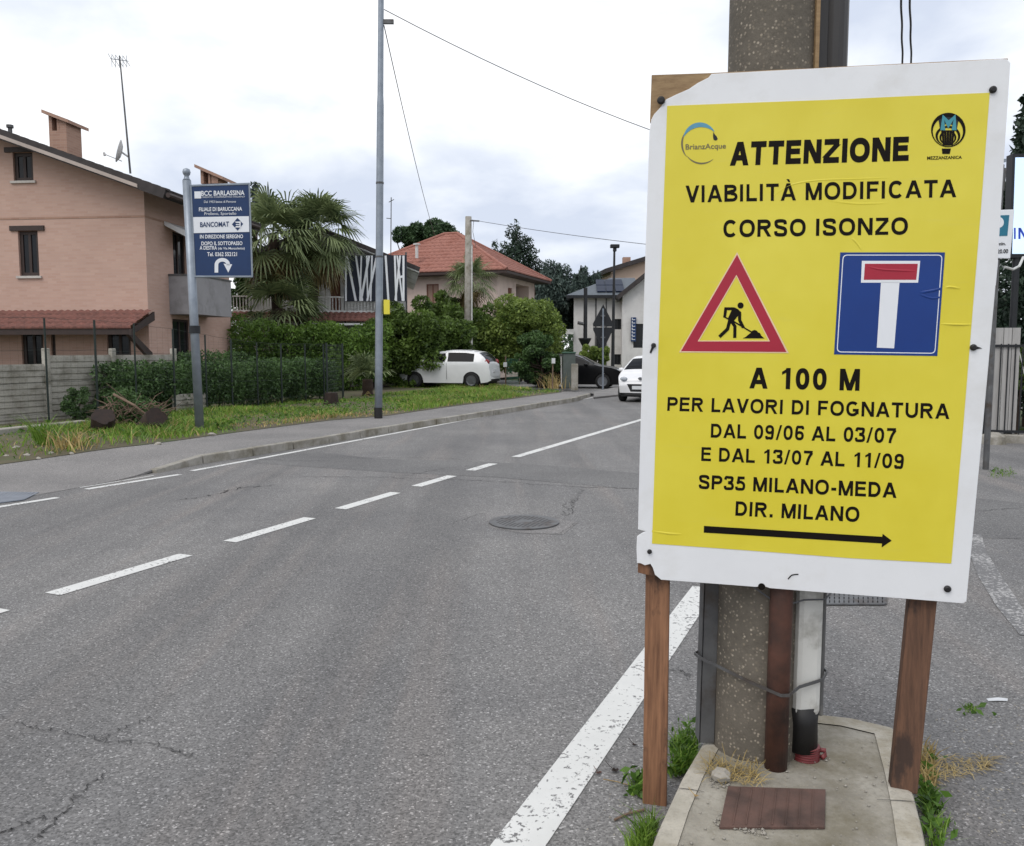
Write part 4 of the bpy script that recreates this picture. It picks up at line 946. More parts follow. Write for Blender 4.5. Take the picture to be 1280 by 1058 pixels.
for i, (px, py, r) in enumerate(((63, 565 + 3, .05), (20, 562, .07), (34, 571, .06), (8, 572, .05), (48, 574, .04), (90, 568, .04), (265, 545, .07), (198, 556, .05))):
    g_ = GS(px, py); mb = MB(); mb.lathe([(.001, -.01), (r, r * .05), (r * .9, r * .5), (r * .3, r * .8)], g_, 7); qq = random.Random(i)
    for k, v in enumerate(mb.v): mb.v[k] = v + Vector((qq.uniform(-.3, .3) * r, qq.uniform(-.2, .2) * r, qq.uniform(-.1, .1) * r))
    tag(mb.build('rubble_stone', M_stone), ('pale flat stone by the foot of the blue bank sign' if i == 6 else 'pale stone at the grass edge below the cut logs' if i == 7 else 'pale rubble stone at the grass edge on the far left'), 'stone', 'rubble stones on the left verge')

# ------------------------------------------------------------------ verge grass
def inpoly_strip(n, a0, a1, lin, lout, rng, dens=None):
    a = a0 + (a1 - a0) * rng.random(n); t = rng.random(n); lo = np.array([lin(x) for x in a]); hi = np.array([lout(x) for x in a]); l = lo + (hi - lo) * t
    x = a * D.x + l * NN.x; y = a * D.y + l * NN.y; z = np.array([hs(q) for q in a]) + .02
    return np.stack([x, y, z], 1), a, l
bkl = lambda a: AL(along(bk, a))[1]
rng = np.random.default_rng(11)
p, a_, l_ = inpoly_strip(60000, 8.2, 29.3, lambda a: bkl(a) - .05, lambda a: -15.3, rng)
patch = np.sin(a_ * 1.3 + 1.7 * np.sin(l_ * 1.1)) * .5 + np.sin(a_ * .47 + l_ * .8) * .5
near_edge = (np.array([bkl(x) for x in a_]) - l_)
keep = (rng.random(len(a_)) < np.clip(.72 + patch * .55, .06, 1)) & ~((a_ < 10.8) & (l_ > -14.6) & (rng.random(len(a_)) < .72)) & ~((near_edge < .35) & (rng.random(len(a_)) < .6))
p = p[keep]; pk = patch[keep]; dryf = rng.random(len(p)) < np.where((near_edge[keep] < .9) & (AL_a := (a_[keep] > 13)) & (a_[keep] < 18), .7, .14)
hgt = (.085 + .075 * np.clip(pk, -.6, 1))
V, F = blades(p, hgt, .018, rng, .6); mi = np.tile(dryf.astype(int), 2); stuff('verge_grass', V, F, [Lf_grass, Lf_dry], mi=mi)
n_ = 16000; a_ = 28.8 + 8.2 * rng.random(n_); l_ = np.array([VB(q) for q in a_]) - .05 - 6 * rng.random(n_) ** 1.3
p = np.stack([a_ * D.x + l_ * NN.x, a_ * D.y + l_ * NN.y, np.full(n_, .11)], 1); V, F = blades(p, .11 + .06 * np.sin(a_ * 2 + l_), .022, rng, .55); stuff('corner_grass', V, F, [Lf_grass, Lf_dry], mi=np.tile((rng.random(n_) < .2).astype(int), 2))
p, a_, l_ = inpoly_strip(2600, 9.5, 29, lambda a: bkl(a) - .3, lambda a: -14.7, rng); p[:, 2] += .03 + .10 * rng.random(len(p))
o = leaves('verge_weeds', p, np.tile([0, -.2, .5], (len(p), 1)), .09, Lf_weed, rng, None, aspect=.4); o['kind'] = 'stuff'
def vtuft(label, px, py, n, h, seed, mat, rad, broad=0, cat='weeds'):
    g_ = GS(px, py); rg = np.random.default_rng(seed); p = rg.normal(size=(n, 3)) * rad * np.array([1, 1, 0]) + np.array(tuple(g_)); t = thing('weed_tuft', label, cat, g_)
    V, F = blades(p, h, .02, rg, .5); np_mesh('blades', V, F, mat, t)
    if broad: leaves('leaves', p[:broad] + np.stack([0 * p[:broad, 0], 0 * p[:broad, 0], h * rg.random(broad)], 1), np.tile([0, -.2, .5], (broad, 1)), .09, Lf_weed, rg, t)
vtuft('tall green weed at the grass edge below the concrete panel fence', 57, 558, 90, .40, 1, Lf_grass, .10, 60)
vtuft('straw brown dry grass tuft on the left verge', 88, 563, 90, .27, 2, Lf_dry, .15)
vtuft('tall dry grass round the stake behind the green netting', 692, 486, 120, .5, 3, Lf_dry, .2)

# ------------------------------------------------------------------ cut logs, brushwood, concrete strip
def log(label, c, ax, r, ln, seed):
    ax = Vector(ax).normalized(); q = random.Random(seed); mb = MB(); X = ax.orthogonal().normalized(); Y = ax.cross(X); n = 26; vs = []
    ph = [q.uniform(0, 6.28) for _ in range(4)]; off = [1 + .04 * math.sin(3 * 2 * PI * k / 26 + ph[0]) + .07 * math.sin(5 * 2 * PI * k / 26 + ph[1]) + .05 * math.sin(9 * 2 * PI * k / 26 + ph[2]) + q.uniform(-.03, .03) for k in range(n)]
    for j in range(5):
        for k in range(n): a = 2 * PI * k / n; rr = r * off[k] * q.uniform(.96, 1.04); vs.append(c + ax * (ln * (j / 4 - .5)) + X * rr * math.cos(a) + Y * rr * math.sin(a))
    t = thing('cut_log', label, 'log', (c.x, c.y, c.z - r)); mb.add(vs, [(j * n + k, j * n + (k + 1) % n, (j + 1) * n + (k + 1) % n, (j + 1) * n + k) for j in range(4) for k in range(n)]); mb.build('bark', M_bark, t, smooth=True)
    mb = MB(); mb.add([v + ax * -.004 for v in vs[:n]] + [v + ax * .004 for v in vs[-n:]], [tuple(range(n)), tuple(range(n, 2 * n))]); mb.build('cut_end', M_cut, t)
g1, g2 = GS(126, 543), GS(187, 541)
log('dark sawn log standing at the left end of the brushwood heap', g1 + Vector((0, .1, .17)), (.3, -.5, .7), .20, .42, 1)
log('dark sawn log leaning at the right end of the brushwood heap', g2 + Vector((0, .1, .17)), (.6, -.55, .5), .19, .48, 2)
gm = GS(156, 541) + Vector((0, .45, 0)); t = thing('brushwood_heap', 'heap of bare branches and leaves lying between two sawn logs', 'brushwood', gm); q = random.Random(9); mb = MB()
for i in range(120):
    s = gm + Vector((q.uniform(-.6, .6), q.uniform(-.4, .25), q.uniform(0, .5))); a = q.uniform(0, 2 * PI); d = Vector((math.cos(a) * .6, math.sin(a) * .4, q.uniform(.0, .6))) * q.uniform(.3, .8)
    mb.tube([s, s + d * .5 + Vector((0, 0, q.uniform(0, .08))), s + d], [.010, .007, .003], 5)
mb.tube([gm + Vector((-.3, -.2, .7)), gm + Vector((.1, -.25, .5)), gm + Vector((.42, -.2, .22))], [.028, .024, .02], 7)
mb.build('branches', M_twig, t)
rg = np.random.default_rng(3); p, d = clump_pts(rng, np.array([tuple(gm + Vector((0, .1, .25))), tuple(gm + Vector((-.2, .2, .45))), tuple(gm + Vector((.2, .15, .2)))]), np.array([[.62, .35, .38], [.4, .3, .38], [.45, .35, .3]]), 3600, .3); p[:, 2] = np.maximum(p[:, 2], gm.z + .02); leaves('ivy', p, d, .07, Lf_dark, rg, t)
mb = MB(); b0 = GS(112, 520) + Vector((0, .3, 0)); mb.prism([b0 + Vector(v) for v in ((-.02, 0, 0), (.26, -.04, 0), (.22, .06, .62), (.04, .1, .70))], (.03, .06, 0)); tag(mb.build('sheet_of_bark', M_cut), 'upright brown slab of bark leaning behind the sawn logs', 'bark slab')
def rowpts(a0, a1, l, z=.17): return [RW(a0, l, z), RW(a1, l, z)]
mb = MB(); o1, o2 = GS(-40, 552), GS(112, 535); w_ = NN * -.25; mb.prism([o1 + up * -.05, o2 + up * -.05, o2 + w_ + up * -.05, o1 + w_ + up * -.05], up * .20); struct(mb.build('concrete_edging', M_kerb, bevel=.02))

# ------------------------------------------------------------------ garden wall of precast panels, wire fence, hedges
FL = -14.85; ZG = .16
def aof(px, l=FL):           # distance along the road where the line of sight of a photo column meets a line parallel to it
    r = ray(px, 480); r.z = 0; r.normalize(); 
    # solve r*s = D*a + NN*l
    s_ = l / r.dot(NN); return (r * s_).dot(D)
wl = FL - 1.25
def wallpanel(t, a0, a1, z0, z1, rows, mat):
    mb = MB(); h = (z1 - z0) / rows
    for i in range(rows):
        z = z0 + i * h
        for (e, q0, q1) in ((.0, .0, .72), (-.025, .72, 1.0)):
            A, B = RW(a0, wl + e, z + h * q0), RW(a1, wl + e, z + h * q0); mb.prism([A, B, B + up * (h * (q1 - q0)), A + up * (h * (q1 - q0))], NN * -(.06 + e))
    mb.build('slatted_panel', mat, t)
M_conpan = concrete('panel_concrete', S(176, 172, 162), S(150, 146, 138), 0, S(104, 100, 86), 2.2)
pan = thing('panel_wall', 'weathered precast concrete slat wall with posts on the left', 'wall', RW(13, wl, ZG))
ax = [aof(-90, wl), aof(-2, wl), aof(60, wl), aof(143, wl), aof(219, wl)]
for i, (a0, a1, zt, rows) in enumerate(((ax[0], ax[2], 1.36, 10), (ax[2], ax[3], 1.54, 11), (ax[3], ax[4], 1.54, 11))):
    wallpanel(pan, a0 + .06, a1 - .06, ZG - .05, zt, rows, M_conpan)
for a in ax[:1] + ax[2:]:
    mb = MB(); A = RW(a, wl + .03, ZG - .05); mb.prism([A - D * .06, A + D * .06, A + D * .06 - NN * .12, A - D * .06 - NN * .12], up * 1.58); mb.build('concrete_post', M_conpan, pan, bevel=.015)
fen = thing('wire_fence', 'dark green wire mesh fence on posts in front of the hedge', 'fence', RW(14, FL, ZG))
fpost = [aof(x) for x in (-50, 59, 121, 170, 218, 258, 290, 322, 352, 382, 405, 428)]
for i, a in enumerate(fpost):
    hh = 2.14 - .45 * sst(a, 12.5, 18.5); A = RW(a, FL, ZG - .03); mb = MB(); mb.tube([A, A + up * hh], .02 if i % 2 else .024, 8); mb.build('post', M_green, fen)
mb = MB()
for k in range(4):
    for a0, a1 in zip(fpost, fpost[1:]):
        h0, h1 = [(2.14 - .45 * sst(a, 12.5, 18.5)) * (.12 + .87 * k / 3) for a in (a0, a1)]; m = RW((a0 + a1) / 2, FL, ZG + (h0 + h1) / 2 - .02); mb.tube([RW(a0, FL, ZG + h0), m, RW(a1, FL, ZG + h1)], .003, 4)
mb.build('tension_wire', M_green, fen)
mb = MB(); a = fpost[0]
while a < fpost[-1]:
    hh = 2.10 - .45 * sst(a, 12.5, 18.5); mb.tube([RW(a, FL + .01, ZG + .05), RW(a, FL + .01, ZG + hh)], .0009, 3, cap=False); a += .16
for z in np.arange(.1, 1.9, .12): mb.tube([RW(fpost[0], FL + .01, ZG + z), RW(fpost[-1], FL + .01, ZG + min(z, 1.6))], .0009, 3, cap=False)
mb.build('wire_mesh', M_green, fen)
a0, a1 = aof(150, FL - .65), aof(400, FL - .65)
low = thing('low_panel_wall', 'low strip of white precast panel showing under the clipped hedge', 'wall', RW(aof(220), FL - .07, ZG)); wl = FL - .06; wallpanel(low, aof(219), aof(259), ZG - .05, .62, 4, M_conpan)
hedge('clipped_hedge', 'long dark clipped hedge behind the wire fence', [RW(a0, FL - .66, ZG), RW(a1, FL - .66, ZG)], 1.05, .1, 1.2, 42000, .085, Lf_dark, 21)
hedge('low_hedge', 'low dark hedge at the foot of the brick house behind the clipped hedge', [RW(aof(225, FL - 2.6), FL - 2.6, ZG), RW(aof(300, FL - 2.6), FL - 2.6, ZG)], .9, .2, 1.45, 9000, .085, Lf_dark, 22)
hedge('rounded_hedge', 'brighter green rounded hedge below the palms', [Vector((P(300, 440, 29.8).x, 29.8, ZG)), Vector((P(410, 440, 31).x, 31, ZG)), Vector((P(462, 440, 32).x, 32, ZG))], 1.7, .1, 2.45, 26000, .13, Lf_hedge, 23, rag=.25)
tree('round_shrub', 'small rounded shrub with reddish tips before the concrete wall', GS(92, 530) + Vector((0, .2, 0)), tuple(GS(92, 530) + Vector((0, .2, .42))), (.42, .36, .42), 20, 4200, .05, Lf_dark, 31, .03, cat='shrub', zmin=.15)
yp = Vector((P(459, 440, 27.4).x, 27.4, ZG)); palm('young fan palm standing in the grass left of the lamp post', yp, .55, 1.15, 20, 41, .14, dead=2, segs=16, elmin=28)

# ------------------------------------------------------------------ bank sign and lamp post
M_bk = {}
bfoot = GS(250, 541); bt = P(233, 226, bfoot.y)
bank = thing('bank_sign', 'blue bank direction sign on a tall grey steel pole', 'sign', bfoot)
btop = Vector((P(233.5, 226, bfoot.y).x, bfoot.y, P(233.5, 226, bfoot.y).z))
mb = MB(); mb.tube([bfoot - up * .1, btop], [.080, .076], 16); mb.lathe([(.076, 0), (.05, .04), (.04, .08), (.06, .11), (.072, .15), (.058, .20), (.015, .22)], btop, 14); mb.build('pole', M_galv, bank, smooth=True)
mb = MB(); s0 = bfoot.lerp(btop, .415); mb.tube([s0 - up * .07, s0 + up * .07], .100, 16); mb.build('band', M_dark, bank)
class Plane:
    def __init__(s, O, ux): s.O = Vector(O); s.u = Vector(ux).normalized(); s.n = s.u.cross(Vector((0, 0, 1))).normalized(); s.n = -s.n if s.n.y > 0 else s.n
    def __call__(s, px, py, off=0.0): r = ray(px, py); return EYE + r * ((s.O - EYE).dot(s.n) / r.dot(s.n)) + s.n * off
BP = Plane(bfoot + Vector((0, -.03, 0)), (.97, .24, 0))
q4 = [(239, 233), (311, 230.5), (314.5, 345.5), (244, 345.5)]
mb = MB(); mb.prism([BP(*q, .0) for q in q4], -BP.n * .07); mb.build('panel', M_navy, bank, bevel=.004)
mb = MB()
for q in ring([(237.5, 231.2), (312.2, 228.6), (316.2, 347), (242.5, 347)], [(239.6, 233.6), (310.6, 231.2), (314.2, 344.8), (244.6, 344.8)]): mb.prism([BP(*k, .012) for k in q], -BP.n * .10)
mb.build('frame', M_galv, bank, bevel=.004)
def bflat(name, polys, mat, off=.006):
    mb = MB()
    for q in polys: mb.prism([BP(x, y, off) for x, y in q], -BP.n * .003)
    return mb.build(name, mat, bank)
zb = lambda pts: [(220 + x / 6.609, 200 + y / 6.609) for x, y in pts]
bflat('white_band', [zb([(138, 474), (602, 466), (606, 596), (146, 606)])], M_wink)
bflat('logo_square', [zb([(152, 262), (205, 261), (208, 319), (154, 320)])], M_wink)
bflat('diamond', [zb([(462, 534), (508, 480), (555, 530), (510, 586)])], M_navy, .010)
bflat('diamond_mark', [zb(p_) for p_ in ring([(484, 512), (535, 510), (535, 560), (484, 560)], [(500, 522), (524, 522), (524, 548), (500, 548)])[:3]] + [zb([(495, 532), (530, 532), (530, 540), (495, 540)])], M_wink, .014)
ap = [(333, 932), (333, 880)] + [(390 - 57 * math.cos(a) , 872 - 46 * math.sin(a)) for a in np.linspace(.1, PI * .98, 12)] 
bflat('turn_arrow', [zb(p_) for p_ in ribbon2([(334, 932), (334, 872)] + [(383 - 49 * math.cos(a), 868 - 42 * math.sin(a)) for a in np.linspace(.15, PI - .2, 12)] + [(430, 872)], 30)] + [zb([(393, 858), (464, 864), (432, 932)])], M_wink)
for s_, x0, x1, y0, y1, sk, bd in (('BCC BARLASSINA', 208, 566, 297, 258, -6, .02), ('CREDITO COOPERATIVO ITALIANO', 212, 568, 315, 303, -4, .0), ('Dal 1953 banca di Persone', 232, 495, 357, 338, -3, 0), ('FILIALE DI BARUCCANA', 190, 546, 425, 394, -5, .02), ('Prelievo, Sportello', 235, 498, 457, 434, -3, .0),
                            ('IN DIREZIONE SEREGNO', 198, 554, 650, 620, -3, .02), ('DOPO IL SOTTOPASSO', 210, 549, 706, 676, -2, .02), ('A DESTRA', 196, 338, 742, 712, 0, .02), ('(da Via Manzoletto)', 348, 568, 741, 722, -1, .01), ('Tel. 0362 552121', 258, 504, 796, 764, -1, .02)):
    z2 = lambda x, y: zb([(x, y)])[0]
    fonttext(s_, z2(x0, y0), z2(x1, y0 + sk), z2(x0, y1), z2(x1, y1 + sk), M_wink, bank, BP, .008, bold=bd, th=.002)
z2 = lambda x, y: zb([(x, y)])[0]
fonttext('BANCOMAT', z2(200, 556), z2(438, 551), z2(200, 516), z2(438, 511), M_navy, bank, BP, .012, bold=.02)
lf = GS(473, 523); ltop = P(477, 8, lf.y); ltop.y = lf.y
lamp = thing('lamp_post', 'slim grey steel lamp post with black foot on the left pavement', 'lamp post', lf)
hh = P(477, -120, lf.y); dr = (hh - lf)
mb = MB(); pth = [lf + dr * t for t in (0, .10, .35, .62, .64, .82, .84, 1.0)]; mb.tube(pth, [.088, .086, .082, .077, .066, .062, .052, .046], 16); mb.build('pole', M_galv, lamp, smooth=True)
mb = MB(); mb.tube([lf - up * .02, lf + up * .24], .094, 16); mb.build('black_foot', M_black, lamp)
mb = MB()
for t in (.325, .47): s0 = lf + dr * t; mb.tube([s0 - up * .02, s0 + up * .02], .088, 16)
mb.build('band', M_galvd, lamp)
mb = MB(); s0 = lf + dr * .30; mb.box(.07, .20, -.04, .04, -.16, .16, M=lambda v: P(476, 384, lf.y - .02) + v); mb.build('yellow_tag', M_yel, lamp)
mb = MB(); mb.tube([hh, hh + Vector((.25, -.1, .12)), hh + Vector((1.0, -.5, .2))], .03, 8); mb.build('arm', M_galv, lamp)
mb = MB(); mb.lathe([(.02, .05), (.13, .03), (.15, -.03), (.08, -.06)], hh + Vector((1.25, -.6, .2)), 14); mb.build('lamp_head', M_galvd, lamp)
mb = MB(); s1 = P(484, 26, lf.y); mb.box(-.10, .14, -.03, .03, -.07, .02, M=lambda v: s1 + v); mb.build('cable_bracket', M_galvd, lamp)

# overhead cables
def cable(name, label, a, b, sag, r, n=20):
    mb = MB(); mb.tube([Vector(a).lerp(Vector(b), i / n) - up * (sag * 4 * (i / n) * (1 - i / n)) for i in range(n + 1)], r, 6); tag(mb.build(name, M_cable), label, 'cable')
w1 = P(480, 12, lf.y); pb = P(1128, 440, 24); far = thing('utility_pole', 'plain concrete pole further along the right side carrying the overhead cables', 'utility pole', (pb.x, 24, 0))
mb = MB(); mb.tube([Vector((pb.x, 24, -.05)), Vector((pb.x, 24, 6.2))], [.15, .10], 14); mb.build('shaft', M_kerb, far, smooth=True); mb = MB(); mb.box(pb.x - .35, pb.x + .35, 23.86, 23.90, 5.75, 5.85); mb.build('crossarm', M_galvd, far)
cable('overhead_cable', 'overhead cable sagging from the lamp post top towards the yellow sign', w1, Vector((pb.x, 24, 5.95)), .62, .010)
cable('drop_cable', 'thin cable dropping from the lamp post towards the tiled house', P(480, 32, lf.y), P(544, 296, 50), .3, .011)
cable('pole_cable', 'thin cable from the concrete pole by the pink house to the right', P(590, 275, 39.6), Vector((pb.x, 24, P(1128, 334, 24).z)), .2, .011)
def twisted(label, px):
    mb = MB(); B = P(px, 440, 24); B.z = 5.86; A = P(px, -60, 9); A.z = 5.86; dd = B - A; path = []
    for i in range(260): t = -1.6 + 2.6 * i / 259; path.append(A + dd * t + Vector((math.cos(i * .9), 0, math.sin(i * .9))) * .004)
    mb.tube(path, .014, 5); tag(mb.build('twisted_cable', M_black), label, 'cable', 'twin overhead cables above the yellow sign')
twisted('left one of two twisted overhead cables above the yellow sign', 1124.2); twisted('right one of two twisted overhead cables above the yellow sign', 1135)

# ------------------------------------------------------------------ buildings
def facade(t, fr, u0, u1, z0, ztop, holes, mat, name='wall', y=0.0, depth=.16, axis='x', sgn=1):
    """front skin with real openings; holes are (u0,u1,z0,z1); ztop is a number or a function of u. axis x: along the facade, y: along the side"""
    zt = ztop if callable(ztop) else (lambda u: ztop)
    us = sorted(set([u0, u1] + [q for h in holes for q in h[:2]])); zs = sorted(set([z0] + [q for h in holes for q in h[2:]])); mb = MB()
    pt = (lambda u, z, d=0.0: fr.w(u, y + d, z)) if axis == 'x' else (lambda u, z, d=0.0: fr.w(y - d * sgn, u, z))
    for z in list(zs):
        for a, b in zip(us[:], us[1:]):
            p, q = zt(a) - z, zt(b) - z
            if p * q < 0 and z > z0: us.append(a + (b - a) * p / (p - q))
    us = sorted(set(us)); inh = lambda u, z: any(h[0] < u < h[1] and h[2] < z < h[3] for h in holes)
    for a, b in zip(us, us[1:]):
        for k, c in enumerate(zs):
            if k + 1 < len(zs):
                d = zs[k + 1]
                ta, tb = min(d, zt(a)), min(d, zt(b))
                if ta + tb > 2 * c + .002 and not inh((a + b) / 2, (c + d) / 2): mb.quad(pt(a, c), pt(b, c), pt(b, max(c, tb)), pt(a, max(c, ta)))
            elif zt(a) + zt(b) > 2 * c + .002: mb.quad(pt(a, c), pt(b, c), pt(b, max(c, zt(b))), pt(a, max(c, zt(a))))
    for a, b, c, d in holes:
        for p, q in (((a, c), (b, c)), ((b, c), (b, d)), ((b, d), (a, d)), ((a, d), (a, c))): mb.quad(pt(*p), pt(*q), pt(*q, depth), pt(*p, depth))
    return mb.build(name, mat, t, recalc=False)
def fbox(fr, x0, x1, y0, y1, z0, z1, mb=None): mb = mb or MB(); return mb.box(min(x0, x1), max(x0, x1), min(y0, y1), max(y0, y1), min(z0, z1), max(z0, z1), M=lambda v: fr.w(v.x, v.y, v.z))
def window(t, fr, h, mframe, axis='x', y=0.0, sgn=1, dp=.12, fw=.07, pane=None, sill=True, lintel=None, name='window', blind=False):
    """window set back in the opening h: frame > pane, sill, lintel"""
    a, b, c, d = h
    M = (lambda v: fr.w(v.x, y + v.y, v.z)) if axis == 'x' else (lambda v: fr.w(y - v.y * sgn, v.x, v.z))
    mb = MB()
    for q in ((a, b, c, c + fw), (a, b, d - fw, d), (a, a + fw, c + fw, d - fw), (b - fw, b, c + fw, d - fw), ((a + b) / 2 - fw * .4, (a + b) / 2 + fw * .4, c + fw, d - fw)): mb.box(q[0], q[1], dp - .05, dp, q[2], q[3], M=M)
    f_ = mb.build(name, mframe, t)
    mb = MB(); mb.box(a + .01, b - .01, dp - .02, dp - .012, c + .01, d - .01, M=M); mb.build('blind' if blind else 'pane', pane or M_glass, f_)
    if sill: mb = MB(); mb.box(a - .08, b + .08, -.06, .10, c - .07, c - .002, M=M); mb.build('sill', M_sill, f_)
    if lintel: mb = MB(); mb.box(a - .22, b + .22, -.05, .05, d + .003, d + .14, M=M); mb.build('lintel', lintel, f_)
    return f_
def slab(t, name, c4, th, mat, parent=None):
    mb = MB(); n = (Vector(c4[1]) - Vector(c4[0])).cross(Vector(c4[3]) - Vector(c4[0])).normalized(); n = n if n.z > 0 else -n; mb.prism(c4, -n * th); return mb.build(name, mat, parent or t)
def tiled(t, name, A, B, C, Dd, mat, pitch=.22, row=.36, amp=.03):
    """rows of curved tiles on the quad A-B (eave) to D-C (top); may narrow to a point"""
    A, B, C, Dd = map(Vector, (A, B, C, Dd)); u = (B - A).normalized(); nrm = u.cross(Dd - A).normalized(); nrm = nrm if nrm.z > 0 else -nrm; v = nrm.cross(u); v = v if v.dot(Dd - A) > 0 else -v
    Hh = v.dot(Dd - A); rows = max(1, round(Hh / row)); V = []; F = []
    for j in range(rows):
        t0, t1 = j / rows, min(1, (j + 1.12) / rows); l0 = (Dd - A).dot(u) * t0; r0 = (B - A).length + ((C - B).dot(u)) * t0; l1 = (Dd - A).dot(u) * t1; r1 = (B - A).length + ((C - B).dot(u)) * t1
        n = max(4, int((r0 - l0) / pitch * 5))
        b = len(V)
        for i in range(n + 1):
            x0 = l0 + (r0 - l0) * i / n; x1 = min(max(x0, min(l1, r1)), max(l1, r1)); w0 = abs(math.sin(PI * x0 / pitch)) * amp; w1 = abs(math.sin(PI * x1 / pitch)) * amp
            V += [A + u * x0 + v * (Hh * t0) + nrm * (w0 + .035), A + u * x1 + v * (Hh * t1) + nrm * (w1 + .006)]
            V.append(A + u * x0 + v * (Hh * t0) + nrm * .002)
        for i in range(n):
            p = b + 3 * i; F += [(p, p + 3, p + 4, p + 1), (p + 2, p + 5, p + 3, p)]
    return np_mesh(name, np.array([tuple(q) for q in V]), np.array(F), mat, t)
Z0 = .1
# --- salmon brick house on the left
f1 = Fr(P(187, 438, 24), R(-6)); h1 = thing('brick_house', 'salmon brick house with dark gable roof and grey balcony on the left', 'house', f1.w(0, 0, Z0), R(-6))
u_ = lambda px, py: f1.on_y(px, py, 0)
slope = (u_(187, 236).z - u_(20, 176).z) / (u_(187, 236).x - u_(20, 176).x); ze = u_(187, 236).z; XL = -15.0; XR = XL * .5 - .6
zroof = lambda x: ze + slope * (x if x > XR else 2 * XR - x)
def hole(px0, px1, py0, py1, fr=f1): a, b = fr.on_y(px0, py0), fr.on_y(px1, py1); return (a.x, b.x, b.z, a.z)
hA = hole(15.5, 42, 191, 226); hB = hole(22, 49.5, 289, 345); hC = hole(26, 56, 412, 470); hD = hole(133, 164, 410, 447); hE = hole(63, 70, 412, 447)
hC = (hC[0], hC[1], .35, hC[3])
holes1 = [hA, hB, hC, hD, hE]
facade(h1, f1, XR, 0, Z0, zroof, holes1, M_brick); facade(h1, f1, XL * .5 - 9, XR, Z0, zroof, [], M_brick)
for hq, sl, li in ((hA, True, M_brown), (hB, True, M_brown), (hC, False, None), (hD, False, None), (hE, False, None)): window(h1, f1, hq, M_brown, sill=sl, lintel=li, fw=.10 if hq is not hE else .05)
LS = f1.on_x(287, 420, 0).y; print('H1 side len', LS, 'eave', ze, 'slope', slope)
LH = LS + .1                                                   # the house goes on behind the part one sees
sA, sB = f1.on_x(219, 300, 0), f1.on_x(233, 344, 0)
hS = (f1.on_x(216.5, 320, 0).y, f1.on_x(233, 320, 0).y, f1.on_x(219, 347, 0).z - .1, f1.on_x(219, 290, 0).z)
hT = (f1.on_x(216, 420, 0).y, f1.on_x(238, 420, 0).y, .3, f1.on_x(219, 399, 0).z)
facade(h1, f1, 0, LH, Z0, ze, [hS, hT], M_brick, axis='y', y=0.0)
window(h1, f1, hS, M_brown, axis='y', name='shutter_door', sill=False); window(h1, f1, hT, M_brown, axis='y', name='door', sill=False)
mb = MB(); mb.quad(f1.w(XL * .5 - 9, LH, Z0), f1.w(0, LH, Z0), f1.w(0, LH, ze), f1.w(XL * .5 - 9, LH, ze)); mb.build('back_wall', M_brick, h1)
mb = MB(); fbox(f1, XL * .5 - 9, 0.012, -.012, .03, u_(100, 271.8).z - .03, u_(100, 271.8).z + .03, mb); fbox(f1, .0, .014, .03, LH, u_(100, 271.8).z - .03, u_(100, 271.8).z + .03, mb); mb.build('string_course', M_brick2, h1)
# roof slabs: dark tiles, pale rake board
ov, ovx = .75, 1.05; th = .20
dn = lambda x, y, dz=0: f1.w(x, y, zroof(x) + .02 + dz)
rf = slab(h1, 'roof', [dn(ovx, -ov, th), dn(ovx, LH + .4, th), dn(XR, LH + .4, th), dn(XR, -ov, th)], th * 1.35, M_roofd)
slab(h1, 'roof_slope', [dn(XR, -ov, th), dn(XR, LH + .4, th), dn(XR * 2 - ovx, LH + .4, th), dn(XR * 2 - ovx, -ov, th)], th * 1.35, M_roofd, rf)
mb = MB(); A, B = dn(0.25, -ov - .025, -.02), dn(XR, -ov - .025, -.02); mb.prism([A + up * .07, A - up * .03, B - up * .03, B + up * .07], f1.ey * .03); mb.build('rake_board', M_fascia, h1)
mb = MB()
n_ = 34
for i in range(n_):
    x = ovx + (XR - ovx) * (i + .5) / n_; c = dn(x, -ov + .02, th - .035); d = (dn(XR, 0) - dn(ovx, 0)).normalized(); mb.prism([c - d * .17, c + d * .16, c + d * .16 + up * .035, c - d * .17 + up * .055], f1.ey * .18)
mb.build('edge_tiles', M_roofd, rf)
mb = MB(); mb.tube([dn(ovx + .06, -ov, .05), dn(ovx + .06, LH, .05)], .07, 8); mb.build('gutter', M_brown, h1)
def chimney(px0, px1, py0, py1, Y, cap):
    a, b = P(px0, py0, Y), P(px1, py1, Y); la, lb = f1.loc(a), f1.loc(b); yy = la.y; zb_ = zroof(la.x) - .2
    mb = MB(); fbox(f1, la.x, lb.x, yy, yy + .75, zb_, min(la.z - .35, f1.loc(P(*cap[1], Y)).z - .22), mb)
    q = [P(*k, Y) for k in cap]; qa, qb = f1.loc(q[0]), f1.loc(q[1]); zc = lambda x: qa.z - .1 + (qb.z - qa.z) * (x - qa.x) / (qb.x - qa.x)
    z1 = min(la.z - .35, zc(lb.x) - .12)
    for x0, x1, y0, y1 in ((la.x + .001, lb.x - .001, yy + .3, yy + .749), (la.x, la.x + .1, yy + .002, yy + .3), (la.x + .26, la.x + .33, yy + .002, yy + .3), (lb.x - .22, lb.x, yy + .002, yy + .3)): mb.prism([f1.w(x0, y0, z1), f1.w(x1, y0, z1), f1.w(x1, y0, zc(x1) - .003), f1.w(x0, y0, zc(x0) - .003)], f1.ey * (y1 - y0))
    c = mb.build('chimney', M_brick2, h1); mb = MB(); mb.prism([q[0], q[1], q[1] + up * -.1, q[0] + up * -.1], f1.ey * 1.05); 
    for i in range(len(mb.v)): mb.v[i] = mb.v[i] - f1.ey * .15
    mb.build('cap', M_brick2, c)
